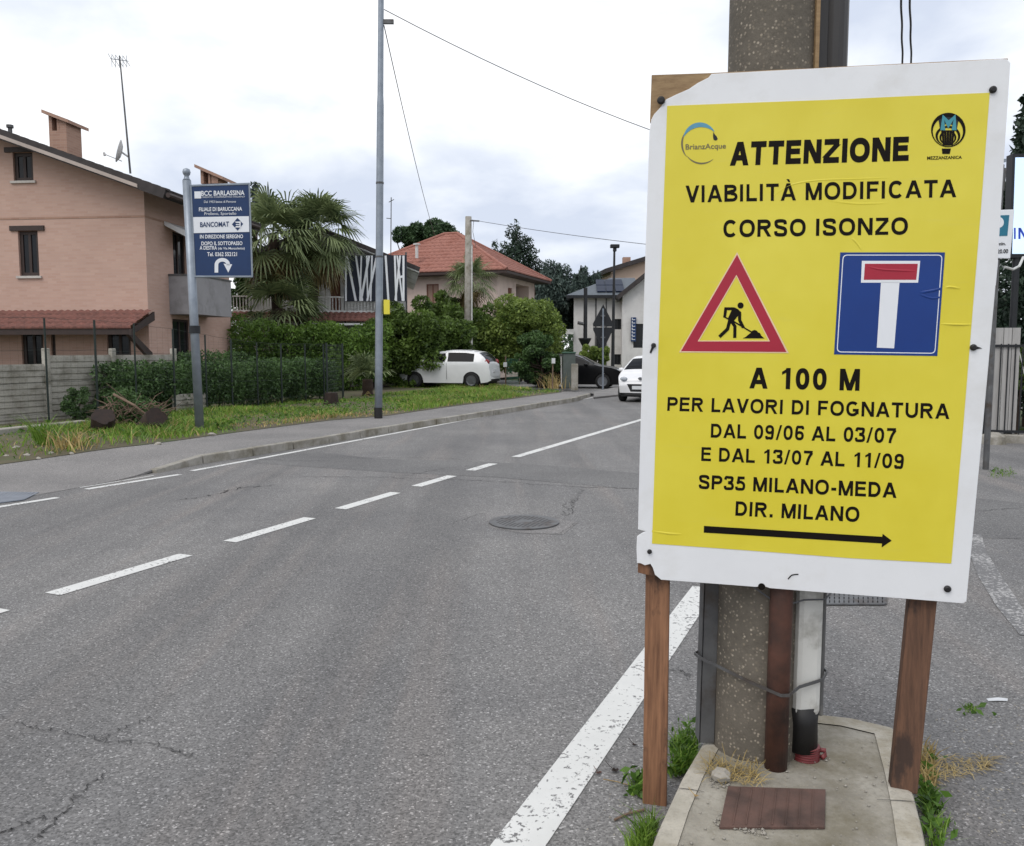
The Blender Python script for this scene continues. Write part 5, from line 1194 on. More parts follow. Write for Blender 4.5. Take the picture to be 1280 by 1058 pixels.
chimney(60.5, 85.5, 149, 190, 26.2, ((55.5, 138.5), (88.5, 151))); chimney(250.5, 274, 216, 250, 28.0, ((245.5, 206.5), (281, 222)))
mb = MB(); q = P(12.5, 160, 25.5); mb.tube([q - up * .5, q], .06, 8); mb.tube([q, q + up * .08], .1, 8); mb.build('vent_pipe', M_galvd, h1)
# tiled porch roof
zt_, zb2 = u_(100, 389.5).z, f1.on_y(100, 411, -1.25).z; xr_t, xr_b = u_(193.5, 389).x, f1.on_y(181, 411, -1.25).x + .25
tr = tiled(h1, 'porch_roof', f1.w(XL * .5 - 9, -1.25, zb2), f1.w(xr_t, -1.25, zb2), f1.w(xr_t, -.01, zt_), f1.w(XL * .5 - 9, -.01, zt_), M_tile, .20, .30, .05)
mb = MB(); mb.prism([f1.w(xr_t, -1.25, zb2 - .02), f1.w(xr_t, -.01, zt_ - .02), f1.w(xr_t, -.01, zt_ - .26), f1.w(xr_t, -1.25, zb2 - .18)], f1.ex * -.06); fbox(f1, XL * .5 - 9, xr_t - .07, -1.22, -1.14, zb2 - .16, zb2 - .01, mb); mb.build('porch_beam', M_brown, h1)
mb = MB()
for px in (186,): x = u_(px, 420).x; mb.prism([f1.w(x, -.01, zb2 - .9), f1.w(x, -.01, zb2 - .65), f1.w(x, -1.1, zb2 - .03), f1.w(x, -1.2, zb2 - .16)], f1.ex * .1)
mb.build('porch_bracket', M_brown, h1)
# balcony
yb0 = f1.on_x(211.5, 370, 0).y; zbt, zbb = f1.on_x(211.5, 345, 0).z, f1.on_x(211.5, 393, 0).z; bw = f1.on_y(245, 370, yb0).x; yb1 = f1.on_x(289, 370, bw).y; print('balc', yb0, yb1, bw)
mb = MB(); fbox(f1, .0, bw, yb0, yb0 + .1, zbb, zbt, mb); fbox(f1, bw - .1, bw, yb0 + .1, yb1, zbb, zbt, mb); fbox(f1, 0, bw - .1, yb1 - .1, yb1, zbb, zbt, mb); fbox(f1, 0, bw - .1, yb0 + .1, yb1 - .1, zbb, zbb + .16, mb); bal1 = mb.build('balcony', M_parapet, h1)
mb = MB(); fbox(f1, -.0, bw + .03, yb0 - .03, yb0 + .13, zbt + .002, zbt + .05, mb); fbox(f1, bw - .13, bw + .03, yb0 + .13, yb1 + .02, zbt + .002, zbt + .05, mb); mb.build('coping', M_galvd, bal1)
# awning over the balcony door
mb = MB(); a, b = f1.on_x(208, 279, 0), f1.on_x(233, 284, 0); za = f1.on_x(209, 278, 0).z; y0_, y1_ = hS[0] - .5, hS[1] + 1.2
mb.quad(f1.w(.02, y0_, za), f1.w(.02, y1_, za), f1.w(.75, y1_, za - .32), f1.w(.75, y0_, za - .32)); mb.quad(f1.w(.75, y0_, za - .32), f1.w(.75, y1_, za - .32), f1.w(.75, y1_, za - .55), f1.w(.75, y0_, za - .55)); mb.quad(f1.w(.02, y0_, za), f1.w(.75, y0_, za - .32), f1.w(.75, y0_, za - .5), f1.w(.02, y0_, za - .12)); mb.build('awning', M_white, h1)
# aerial with dish
an = thing('tv_aerial', 'tall thin roof mast with aerial and satellite dish on the brick house', 'aerial', Vector((P(163, 216, 28).x, 28, zroof(f1.loc(P(163, 216, 28)).x) + .1)))
a0_, a1_ = P(163, 217, 28), P(149.5, 70, 28); mb = MB(); mb.tube([a0_, a1_], [.035, .022], 8); mb.build('mast', M_galvd, an)
mb = MB(); c = P(149, 76, 28); mb.tube([c + Vector((-.28, 0, .06)), c + Vector((.3, 0, -.02))], .012, 5)
for k in range(5): x = -.24 + k * .12; mb.tube([c + Vector((x, -.25, .14 - .02 * k)), c + Vector((x, .25, -.10))], .009, 4); mb.tube([c + Vector((x, 0, .16)), c + Vector((x, 0, -.22))], .009, 4)
mb.build('yagi', M_galv, an)
mb = MB(); c = P(152, 190, 28); axx = Vector((-.9, -.35, .25)).normalized(); X = axx.orthogonal().normalized(); mb.lathe([(.02, 0), (.20, .02), (.36, .10), (.37, .10), (.37, .085), (.2, .0)], c, 18, axis=(X, axx.cross(X), axx)); mb.tube([c + axx * .02, P(160, 196, 28)], .03, 6); mb.tube([c - up * .3, P(131, 193, 27.8)], .015, 5); mb.tube([P(131, 195, 27.8), P(130, 191, 27.8)], .04, 6); mb.build('dish', M_wall_g, an)

# --- white house with dark roof behind the palms
f2 = Fr(P(508, 438, 36), R(8)); h2 = thing('white_house', 'white house with dark roof and balcony behind the fan palms', 'house', f2.w(0, 0, Z0), R(8))
v_ = lambda px, py: f2.on_y(px, py, 0)
s2 = (v_(523, 329).z - v_(442, 296).z) / (v_(523, 329).x - v_(442, 296).x); z2e = v_(508, 338).z; XR2 = -3.5; XL2 = -6.9
zr2 = lambda x: z2e + .12 + s2 * (x if x > XR2 else 2 * XR2 - x)
ho = hole(413, 426, 341, 388, f2); hw = hole(296, 304, 352, 388, f2); hw2 = hole(452, 470, 340, 372, f2)
facade(h2, f2, XR2, 0, Z0, zr2, [ho, hw2], M_wall_w); facade(h2, f2, XL2, XR2, Z0, zr2, [hw], M_wall_w)
window(h2, f2, ho, M_brown2, name='door', pane=M_brown2, sill=False); window(h2, f2, hw, M_brown2, sill=False); window(h2, f2, hw2, M_brown2)
mb = MB(); mb.quad(f2.w(0, 0, Z0), f2.w(0, 9, Z0), f2.w(0, 9, z2e), f2.w(0, 0, z2e)); mb.quad(f2.w(XL2, 0, Z0), f2.w(XL2, 9, Z0), f2.w(XL2, 9, z2e), f2.w(XL2, 0, z2e)); mb.build('side_wall', M_wall_w, h2)
d2 = lambda x, y, dz=0: f2.w(x, y, zr2(x) + dz)
r2 = slab(h2, 'roof', [d2(.6, -.9, .16), d2(.6, 9.4, .16), d2(XR2, 9.4, .16), d2(XR2, -.9, .16)], .17, M_roofd); slab(h2, 'roof_slope', [d2(XR2, -.9, .16), d2(XR2, 9.4, .16), d2(2 * XR2 - .6, 9.4, .16), d2(2 * XR2 - .6, -.9, .16)], .17, M_roofd, r2)
slab(h2, 'soffit', [d2(.56, -.86, -.03), d2(.56, 9.3, -.03), d2(XR2, 9.3, -.03), d2(XR2, -.86, -.03)], .05, M_wall_w)
zbl = v_(430, 388).z; zpt = v_(430, 376).z
mb = MB(); fbox(f2, XL2, -1.3, -1.2, -.003, v_(430, 391).z - .12, v_(430, 390).z, mb); mb.build('balcony_slab', M_wall_w, h2)
mb = MB(); 
for px in range(292, 478, 4):
    x = f2.on_y(px, 380, -1.15).x; fbox(f2, x - .014, x + .014, -1.17, -1.14, v_(430, 390).z + .003, v_(430, 373).z - .06, mb)
fbox(f2, XL2, -1.3, -1.19, -1.11, v_(430, 373).z - .05, v_(430, 373).z, mb); mb.build('railing', M_wall_w, h2)
tiled(h2, 'canopy_tiles', f2.w(XL2, -2.2, v_(430, 404).z), f2.w(-1.2, -2.2, v_(430, 404).z), f2.w(-1.2, -1.22, v_(430, 393).z), f2.w(XL2, -1.22, v_(430, 393).z), M_tile, .22, .3, .05)
mb = MB(); fbox(f2, XL2, -1.2, -2.2, -1.25, v_(430, 408).z - .02, v_(430, 405).z - .04, mb); mb.build('canopy_beam', M_wall_w, h2)
an2 = thing('roof_aerial', 'thin television aerial on the white house with dark roof', 'aerial', P(488, 318, 39)); mb = MB(); mb.tube([P(488.5, 322, 39), P(489, 247, 39)], .022, 6); mb.tube([P(486, 253, 39), P(492.5, 249.5, 39)], .018, 5); mb.tube([P(483, 273, 39), P(489, 273.5, 39)], .018, 5); mb.build('mast', M_galvd, an2)
# striped screen in front of the white house
sn = thing('striped_screen', 'dark screen with crossing white stripes hung before the white house', 'screen', P(470, 380, 34.6)); PS = Plane(P(470, 345, 34.6), (1, .10, 0))
mb = MB(); mb.prism([PS(*q) for q in ((430.5, 319.5), (508.5, 319), (508, 377), (430, 377))], PS.n * -.06); mb.build('cloth', M_navy if False else pm('screen_cloth', S(28, 34, 50), S(22, 27, 42), 3, .7), sn)
mb = MB(); zs_ = lambda x, y: (280 + x / 3.307, 200 + y / 3.307)
for i, (xa, xb, wd) in enumerate((a_, b_, c_ * .72) for a_, b_, c_ in ((503, 504, 11), (508, 545, 13), (545, 572, 11), (568, 562, 9), (600, 566, 13), (590, 594, 8), (632, 592, 12), (612, 606, 9), (668, 680, 12), (706, 712, 11), (728, 708, 11), (716, 738, 9), (742, 742, 12))):
    mb.prism([PS(*zs_(xa - wd / 2, 396), .004 + .0012 * i), PS(*zs_(xa + wd / 2, 396), .004 + .0012 * i), PS(*zs_(xb + wd / 2, 584), .004 + .0012 * i), PS(*zs_(xb - wd / 2, 584), .004 + .0012 * i)], PS.n * -.001)
mb.prism([PS(*zs_(722, 482), .022), PS(*zs_(742, 476), .022), PS(*zs_(742, 486), .022), PS(*zs_(722, 492), .022)], PS.n * -.001); mb.build('white_stripes', M_wink, sn)
mb = MB()
for px in (431, 470, 508): q = PS(px, 377, -.1); mb.tube([Vector((q.x, q.y, Z0)), q + up * 2.0], .035, 8)
mb.build('support', M_galvd, sn)

# --- pink house with red hipped roof
f3 = Fr(P(622, 438, 47), R(-19)); h3 = thing('pink_house', 'pink house with red hipped tile roof behind the shrubs', 'house', f3.w(0, 0, Z0), R(-19))
ez = f3.on_y(600, 338.5, -.8).z; W3, D3 = 8.6, f3.on_x(668, 370, 0).y; print('H3 depth', D3, ez)
h_w = hole(533, 548.5, 355.5, 382, f3)
facade(h3, f3, -W3, 0, Z0, ez + .1, [h_w], M_wall_p); window(h3, f3, h_w, M_brown2, pane=pm('faded_blind', S(164, 134, 120), S(150, 122, 108), 6, .8, stretch=(1, 1, 14)), blind=True, dp=.09)
sy = lambda px, py: f3.on_x(px, py, 0)
hs1 = (sy(635, 366).y, sy(640, 366).y, sy(637, 374).z, sy(637, 360).z); hs2 = (sy(645, 366).y, sy(661, 366).y, sy(650, 384).z, sy(650, 356).z)
facade(h3, f3, 0, D3, Z0, ez + .1, [hs1, hs2], M_wall_p, axis='y', depth=.9); window(h3, f3, hs1, M_brown2, axis='y', pane=M_brown2, sill=False); window(h3, f3, hs2, M_brown, axis='y', dp=.85, sill=False)
mb = MB(); mb.quad(f3.w(-W3, D3, Z0), f3.w(0, D3, Z0), f3.w(0, D3, ez), f3.w(-W3, D3, ez)); mb.quad(f3.w(-W3, 0, Z0), f3.w(-W3, D3, Z0), f3.w(-W3, D3, ez), f3.w(-W3, 0, ez)); mb.build('back_wall', M_wall_p, h3)
o3 = .85; A3, B3, C3, D_3 = f3.w(-W3 - o3, -o3, ez), f3.w(o3, -o3, ez), f3.w(o3, D3 + o3, ez), f3.w(-W3 - o3, D3 + o3, ez)
yr = D3 / 2; zr3 = P(546, 293.5, (f3.w(-W3 / 2, yr, 0)).y).z
R1, R2 = f3.w(-W3 / 2 - .35, yr, zr3), f3.w(-W3 / 2 + .5, yr, zr3)
ro = tiled(h3, 'roof', A3, B3, R2, R1, M_tile2, .3, .42, .05); tiled(h3, 'roof_hip', B3, C3, R2, R2, M_tile2, .3, .42, .05); tiled(h3, 'roof_back', C3, D_3, R1, R2, M_tile2, .3, .42, .05); tiled(h3, 'roof_left_hip', D_3, A3, R1, R1, M_tile2, .3, .42, .05)
mb = MB()
for a, b in ((A3, R1), (B3, R2), (C3, R2), (D_3, R1), (R1, R2)): mb.tube([a + up * .06, b + up * .06], .09, 8)
mb.build('ridge_tiles', M_tile2, h3)
mb = MB(); mb.prism([A3 + up * -.16, B3 + up * -.16, C3 + up * -.16, D_3 + up * -.16], up * .13); mb.build('eave', M_brown, h3)  # dark brown paints in the shadow under the roof overhang
mb = MB(); q = P(521, 312, 48.5); mb.tube([q - up * .5, q + up * .25], .09, 8); mb.tube([q + up * .25, q + up * .33], .2, 8); q = P(597, 312, 51); mb.box(-.25, .25, -.25, .25, -1.2, .1, M=lambda v: q + v); mb.build('chimney', M_wall_g, h3)

# --- grey block with slate roof and solar panels, taller peach house behind
f4 = Fr(P(717, 438, 56), R(-4)); h4 = thing('grey_building', 'pale grey two-storey building with slate roof and solar panels', 'building', f4.w(0, 0, Z0), R(-4))
g4 = lambda px, py: f4.on_y(px, py, 0); x4 = g4(777, 400).x; z4 = g4(750, 369.5).z
hg = hole(767, 776.5, 399, 412, f4); hg2 = hole(744, 752, 421, 438, f4); hg3 = hole(766, 777, 443, 456, f4)
facade(h4, f4, 0, x4, Z0, z4, [hg, hg2, hg3], M_wall_g); [window(h4, f4, q, M_dark, sill=False, fw=.06) for q in (hg, hg2, hg3)]
mb = MB(); mb.quad(f4.w(0, 0, Z0), f4.w(0, 10, Z0), f4.w(0, 10, z4), f4.w(0, 0, z4)); mb.build('side_wall', M_wall_g, h4)
zrt = P(770, 348, f4.w(0, 5, 0).y).z
r4 = slab(h4, 'roof', [f4.w(-.5, -.5, z4), f4.w(x4 + 1.2, -.5, z4), f4.w(x4 + 1.2, 5, zrt), f4.w(2.6, 5, zrt)], .14, M_slate); slab(h4, 'roof_hip', [f4.w(-.5, -.5, z4), f4.w(2.6, 5, zrt), f4.w(-.5, 10.5, z4), f4.w(-.5, 10.4, z4)], .1, M_slate, r4)
mb = MB(); fbox(f4, -.5, x4, -.58, -.5, z4 - .2, z4 - .02, mb); mb.build('gutter', M_dark, h4)
rp_ = lambda x, s: f4.w(x, -.5 + 5.5 * s, z4 + (zrt - z4) * s + .06); mb = MB()
for i in range(3):
    for j in range(2): xx = g4(746.5, 360).x + i * .62; mb.prism([rp_(xx, .12 + .36 * j), rp_(xx + .58, .12 + .36 * j), rp_(xx + .58, .45 + .36 * j), rp_(xx, .45 + .36 * j)], up * .05)
mb.build('solar_panel', M_solar, h4)
mb = MB(); fbox(f4, 1.4, 1.5, -.06, -.003, Z0, z4 - .2, mb); fbox(f4, g4(757, 380).x, g4(757, 380).x + .09, -.06, -.003, Z0, z4 - .2, mb); mb.build('downpipe', M_galvd, h4)
mb = MB(); fbox(f4, g4(707, 415).x, g4(717, 415).x, -.4, .0, g4(710, 418).z, g4(710, 412).z, mb); mb.build('canopy', M_wall_w, h4)
# gable wing in front
f5 = Fr(P(777.5, 438, 53), R(-6)); wg = thing('gabled_wing', 'pale rendered gable end with dark shop window and vertical sign', 'building', f5.w(0, 0, Z0), R(-6)); g5 = lambda px, py: f5.on_y(px, py, 0)
s5 = (g5(803, 348).z - g5(777.5, 368).z) / (g5(803, 348).x); xg = 8.0; zg0 = g5(777.5, 368).z; zg = lambda x: zg0 + s5 * (x if x < 4 else 8 - x)
hk = (g5(792, 400).x, g5(792, 400).x + 1.6, g5(792, 435).z, g5(792, 405).z)
facade(wg, f5, 0, 4, Z0, zg, [hk], M_wall_g); facade(wg, f5, 4, 8, Z0, zg, [], M_wall_g); window(wg, f5, hk, M_dark, sill=False)
mb = MB(); mb.quad(f5.w(0, 0, Z0), f5.w(0, 9, Z0), f5.w(0, 9, zg0), f5.w(0, 0, zg0)); mb.build('side_wall', M_wall_g, wg)
dd5 = lambda x, y: f5.w(x, y, zg(x) + .2); r5 = slab(wg, 'roof', [dd5(-.4, -.5), dd5(4, -.5), dd5(4, 9), dd5(-.4, 9)], .26, M_roofd); slab(wg, 'roof_slope', [dd5(4, -.5), dd5(8.4, -.5), dd5(8.4, 9), dd5(4, 9)], .26, M_roofd, r5)
bs_ = g5(791.5, 430); mb = MB(); fbox(f5, bs_.x - .16, bs_.x + .16, -.14, -.04, g5(790, 427).z, g5(790, 397).z, mb); vs_ = mb.build('vertical_sign', M_navy, wg)
mb = MB()
for k in range(7): zc = g5(790, 425).z + k * .205; fbox(f5, bs_.x - .10, bs_.x + .10, -.15, -.142, zc, zc + .035, mb); fbox(f5, bs_.x - .10, bs_.x - .06, -.15, -.142, zc + .04, zc + .14, mb)
mb.build('white_letters', M_wink, vs_)
f6 = Fr(P(763, 438, 68), R(5)); ph = thing('peach_house', 'taller peach house with dark roof edge behind the grey building', 'house', f6.w(0, 0, Z0), R(5)); g6 = lambda px, py: f6.on_y(px, py, 0)
M_peach = pm('peach_render', S(206, 182, 164), S(196, 172, 154), 2, .9); zp0 = g6(764, 338).z; sl6 = (g6(803, 326).z - zp0) / g6(803, 326).x; zg6 = lambda x: zp0 + sl6 * (x if x < 7 else 14 - x)
facade(ph, f6, 0, 7, Z0, zg6, [], M_peach); facade(ph, f6, 7, 14, Z0, zg6, [], M_peach); mb = MB(); mb.quad(f6.w(0, 0, Z0), f6.w(0, 9, Z0), f6.w(0, 9, zp0), f6.w(0, 0, zp0)); mb.build('side_wall', M_peach, ph)
d6 = lambda x, y: f6.w(x, y, zg6(x) + .25); r6 = slab(ph, 'roof', [d6(-.6, -.7), d6(7, -.7), d6(7, 9), d6(-.6, 9)], .34, M_roofd); slab(ph, 'roof_slope', [d6(7, -.7), d6(14.6, -.7), d6(14.6, 9), d6(7, 9)], .34, M_roofd, r6)
mb = MB(); q = P(783, 326, 69); mb.box(-.3, .3, -.3, .3, -1.0, .25, M=lambda v: q + v); mb.build('chimney', M_brick2, ph)

# ------------------------------------------------------------------ palms, shrubs, trees
def gz(px, Y, z=ZG): p = P(px, 438, Y); return Vector((p.x, Y, z))
def ptop(px, py, Y): return P(px, py, Y).z - ZG
palm('tall fan palm with the left crown behind the blue bank sign', gz(350, 32.4), ptop(343, 294, 32.4), 2.1, 52, 51, .16, dead=16, lean=(-.15, 0), segs=22)
palm('tall fan palm with the right crown beside the striped screen', gz(380, 33.7), ptop(408, 290, 33.7), 1.9, 50, 52, .16, dead=16, lean=(.7, 0), segs=22)
palm('short fan palm rising over the bright rounded hedge', gz(352, 31.8), ptop(352, 386, 31.8), 1.95, 44, 53, .14, dead=2, segs=20, elmin=-15)
palm('fan palm behind the concrete pole before the pink house', gz(588, 43), ptop(588, 350, 43), 1.55, 36, 54, .15, dead=10, segs=18)
def bush(name, label, px, py, rx, ry, Y, n, size, mat, seed, zlow=.15, K=34, depth=1.0, cat='shrub', rel=.34):
    c = P(px, py, Y); s = Y / FP; Rv = (rx * s, rx * s * depth, ry * s); return tree(name, label, (c.x, Y, ZG), tuple(c), Rv, K, n, size, mat, seed, .09, rel=rel, cat=cat, zmin=zlow)
bush('garden_shrub', 'big dark green shrub in front of the white car by the lamp post', 514, 430, 66, 64, 34.3, 30000, .16, Lf_bush, 61, .2, 64, .7)
bush('garden_shrub', 'leafy shrub branches overhanging the bonnet of the half hidden white car', 542, 424, 62, 42, 35.4, 26000, .16, Lf_bush, 68, 1.05, 50, .6)
bush('garden_shrub', 'low dark skirt of shrub before the front wheel of the half hidden white car', 508, 466, 40, 30, 34.0, 9000, .14, Lf_bush, 69, .15, 34, .6)
bush('garden_shrub', 'smaller shrub filling the gap right of the bright rounded hedge', 466, 440, 32, 44, 33.4, 9000, .15, Lf_bush, 62, .2, 30, .9)
bush('garden_shrub', 'mid green shrub above the roof of the half hidden white car', 582, 420, 56, 48, 42.0, 15000, .18, Lf_bush, 63, 1.0, 44, .8)
bush('garden_shrub', 'light green leafy shrub right of the concrete pole', 650, 416, 64, 60, 41.5, 30000, .17, Lf_light, 64, .2, 64, .8)
bush('garden_shrub', 'dark lower shrub hiding the tail of the black car', 674, 446, 46, 42, 35.2, 15000, .14, Lf_dark, 65, .2, 46, .5)
bush('garden_shrub', 'leafy shrub rising in front of the pink house window', 560, 392, 34, 34, 43.5, 9000, .18, Lf_bush, 66, .3, 28, .9)
bush('garden_hedge', 'low bright hedge before the grey building', 745, 444, 26, 14, 47, 6000, .15, Lf_light, 67, .2, 20, .6, 'hedge')
tree('broadleaf_tree', 'large round dark tree behind the red roof of the pink house', gz(533, 80, 0), tuple(P(533, 300, 80)), (3.6, 3.2, 2.6), 46, 15000, .34, Lf_tree, 71, .35, rel=.3)
c = P(643, 330, 66)
def conifer(label, px, ytop, Y, rad, n, seed, mat, name='conifer', droopy=.2, layers=19, size=.34):
    rng = np.random.default_rng(seed); b = gz(px, Y, 0); H = P(px, ytop, Y).z; t = thing(name, label, 'tree', b); cs = []; rs = []
    for j in range(layers):
        f_ = j / (layers - 1); z = H * (.10 + .88 * f_); rr = rad * (1 - f_) ** .55 + .3; m = int(9 * (1 - f_) ** .6) + 2
        for k in range(m): a = 2 * PI * (k + rng.random()) / m; q = rr * (.45 + .5 * rng.random()); cs.append((b.x + q * math.cos(a), b.y + q * math.sin(a), z - droopy * q + rng.normal() * .2)); rs.append((rr * .38 + .18, rr * .38 + .18, H * .04 + .25))
    p, d = clump_pts(rng, cs, rs, n, .4); p[:, 2] = np.maximum(p[:, 2], .1); leaves('crown', p, d, size, mat, rng, t, aspect=.3, droop=.5)
    mb = MB(); mb.tube([b, b + up * H * .5, b + up * H * .97], [.28, .16, .04], 8); mb.build('trunk', M_bark, t); return t
conifer('dark pointed conifer right of the pink house roof', 646, 283, 66, 3.2, 40000, 72, Lf_con, size=.3)
conifer('smaller dark conifer between the red roof and the taller one', 622, 307, 68, 2.4, 20000, 73, Lf_con, size=.3)
for lab, px, py, rx, ry, Y, sd_ in (('blue green weeping cedar behind the light shrub, left crown', 688, 372, 40, 52, 62, 74), ('blue green weeping cedar beside the grey building', 726, 376, 36, 54, 63, 75), ('low dark cedar between the pink house and the weeping cedars', 668, 395, 28, 44, 60, 76)):
    c = P(px, py, Y); s = Y / FP; rng = np.random.default_rng(sd_); b = gz(px, Y, 0); t = thing('weeping_cedar', lab, 'tree', b); cs, rs = crown_clumps(rng, tuple(c), (rx * s, rx * s, ry * s), 60, .22, .78); rs = rs * np.array([1, 1, 1.7]); p, d = clump_pts(rng, cs, rs, 13000, .3); leaves('crown', p, d, .32, Lf_ced, rng, t, aspect=.28, droop=1.3)
    mb = MB(); mb.tube([b, Vector(c), Vector(c) + up * ry * s * .8], [.35, .22, .05], 8)
    for q in cs[:14]: mb.tube([Vector(c) + up * rng.normal() * .8, Vector(q)], [.08, .03], 5)
    mb.build('trunk', M_bark, t)
tree('young_tree', 'airy pale tree behind the blue bank sign', gz(322, 44, 0), tuple(P(318, 262, 44)), (1.3, 1.2, 1.7), 60, 2600, .15, Lf_ced, 77, .10, rel=.16, shell=.1)
tree('garden_tree', 'dark leafy tree below the bank sign beside the balcony', gz(305, 34.5, ZG), tuple(P(303, 368, 34.5)), (.6, .6, 1.0), 20, 2000, .16, Lf_dark, 78, .08)
# far masses on the horizon beyond what one can tell apart
rng = np.random.default_rng(80); cs = []; rs = []
for i in range(150): a = R(-75 + 150 * i / 150 + rng.normal()); rr = 150 + rng.random() * 40; hh_ = 3 + 4.5 * rng.random(); cs.append((rr * math.sin(a), rr * math.cos(a), hh_ * .5)); rs.append((4.5, 4.5, hh_))
p, d = clump_pts(rng, cs, rs, 42000, .7); p[:, 2] = np.abs(p[:, 2]); o = leaves('far_trees', p, d, 1.2, Lf_tree, rng); o['kind'] = 'stuff'

# ------------------------------------------------------------------ street furniture further off
up_ = thing('concrete_pole', 'plain grey concrete cable pole in front of the pink house', 'utility pole', gz(585.5, 39.6)); b = gz(585.5, 39.6); e_ = P(585.5, 271, 39.6)
mb = MB(); mb.tube([b - up * .1, e_], [.22, .145], 14); mb.build('shaft', M_kerb, up_, smooth=True)
mb = MB(); x_ = P(589.5, 400, 39.4); mb.tube([Vector((x_.x, 39.4, ZG)), P(589.8, 306, 39.4)], .035, 8); mb.build('white_duct', M_pvc, up_)
mb = MB(); mb.tube([P(588, 276, 39.5), P(599, 276.5, 39.3)], .035, 6); mb.tube([P(592, 277, 39.4), P(591, 290, 39.4), P(595, 310, 39.4)], .012, 5); mb.build('bracket', M_galvd, up_)
sl_ = thing('street_lamp', 'dark street lamp with flat lantern before the grey building', 'street lamp', gz(766, 49, .05)); b = gz(766, 49, 0)
mb = MB(); mb.tube([b, P(768, 312, 49)], [.11, .06], 10); mb.build('pole', M_dark, sl_); mb = MB(); q = P(768.5, 308, 49); mb.box(-.26, .26, -.16, .16, -.10, .10, M=lambda v: q + v); mb.box(-.10, .10, -.10, .10, -.3, -.102, M=lambda v: q + v); mb.build('lantern', M_dark, sl_, bevel=.03)
cp_ = thing('camera_post', 'dark post with small camera and cone-shaped collar before the grey building', 'post', gz(731.5, 50, .05)); b = gz(731.5, 50, 0)
mb = MB(); mb.tube([b, P(732, 360, 50)], [.13, .11], 10); mb.build('pole', M_dark, cp_); mb = MB(); q = P(731, 436, 50); mb.lathe([(.08, 0), (.38, .55), (.38, .62), (.1, .62)], q, 12); mb.build('collar', M_dark, cp_)
mb = MB(); q = P(727, 405, 49.8); mb.tube([q + Vector((-.22, -.1, .06)), q + Vector((.1, 0, .0))], .10, 8); mb.tube([q, P(731, 404, 50)], .03, 6); mb.build('camera', M_galvd, cp_)
rs_ = thing('road_sign', 'back of a dark diamond-shaped pair of road signs on a thin pole', 'road sign', G(753.5, 488)); b = G(753.5, 488); Yr = b.y
mb = MB(); mb.tube([b, P(753.8, 386, Yr - .05)], .035, 10); mb.build('pole', M_galv, rs_)
for nm, q3 in (('upper_plate', ((754, 380.5), (741, 405), (741.5, 408.5), (766, 408.5), (766.5, 405))), ('lower_plate', ((741.5, 409.4), (766, 409.4), (766, 413), (754.5, 437), (753.5, 437), (741.5, 413)))):
    mb = MB(); mb.prism([P(x, y, Yr + .06) for x, y in q3], (0, .02, 0)); mb.build(nm, M_dark, rs_)
mb = MB()
for y in (395, 408, 422): q = P(753.7, y, Yr); mb.box(-.09, .09, -.045, .055, -.03, .03, M=lambda v: q + v)
mb.build('clamp', M_galvd, rs_)
bn = thing('waste_bin', 'grey green bin enclosure at the end of the grass verge', 'bin', gz(710, 34.5)); mb = MB(); a, b = P(703.5, 474, 34.5), P(719, 442, 34.5); mb.box(a.x, b.x, 34.3, 34.9, ZG - .05, b.z, M=lambda v: v); mb.build('body', pm('bin_green', S(84, 92, 88), S(70, 78, 74), 5, .6), bn, bevel=.02); mb = MB(); mb.box(a.x - .04, b.x + .02, 34.26, 34.94, b.z + .002, b.z + .06); mb.build('lid', pm('bin_lid_green', S(58, 92, 74), None, 5, .5), bn, bevel=.015)
mb = MB(); a, b = P(714, 482, 33.6), P(722.5, 455, 33.6); mb.box(a.x, b.x, 33.5, 33.75, .05, b.z); tag(mb.build('concrete_stub', M_kerb, bevel=.02), 'short grey concrete gatepost beside the bin', 'gatepost')
def stake(label, p0, p1, Y, mat=M_twig, r=.03): mb = MB(); a = P(*p0, Y); a.z = ZG - .05; b = P(*p1, Y); mb.tube([a, b], [r, r * .8], 7); return mb, label, mat
for lab, p0, p1, Y, mat, r in (('dark stake leaning beside the parked white car', (617, 492), (607, 441), 36.2, M_cut, .045), ('thin stake at the right side of the green netting', (649, 470), (649, 446), 38, M_twig, .03), ('thin pale stake before the bin', (702, 470), (701.5, 446), 34.8, M_wall_g, .03)):
    mb, lb, m_ = stake(lab, p0, p1, Y, mat, r); tag(mb.build('wooden_stake', m_), lb, 'stake')
t = thing('notice_stake', 'wooden stake carrying a small white notice on the verge', 'stake', gz(691, 33)); mb, _, _ = stake('', (690.5, 487), (691, 448), 33); mb.build('stake', M_twig, t); mb = MB(); a, b = P(689.5, 454.5, 32.95), P(694, 448, 32.95); mb.box(a.x, b.x, 32.92, 32.95, a.z, b.z); mb.build('notice', M_plate, t)
t = thing('netting_cage', 'green plastic netting round a young plant right of the white car', 'netting', gz(640, 37)); mb = MB(); a, b = P(632, 474, 37), P(650, 449, 37)
for i in range(13): x = a.x + (b.x - a.x) * i / 12; mb.tube([Vector((x, 37, ZG)), Vector((x, 37, b.z))], .006, 4)
for i in range(9): z = ZG + (b.z - ZG) * i / 8; mb.tube([Vector((a.x, 37, z)), Vector((b.x, 37, z))], .006, 4)
mb.build('mesh', pm('net_green', S(60, 116, 96), None, 5, .6), t); mb = MB(); mb.tube([Vector((a.x, 37, ZG - .05)), Vector((a.x, 37, b.z + .15))], .03, 7); mb.build('stake', M_twig, t); mb = MB(); q = P(631.5, 456, 36.95); mb.box(q.x - .08, q.x + .08, 36.9, 36.94, q.z - .1, q.z + .1); mb.build('notice', M_plate, t)
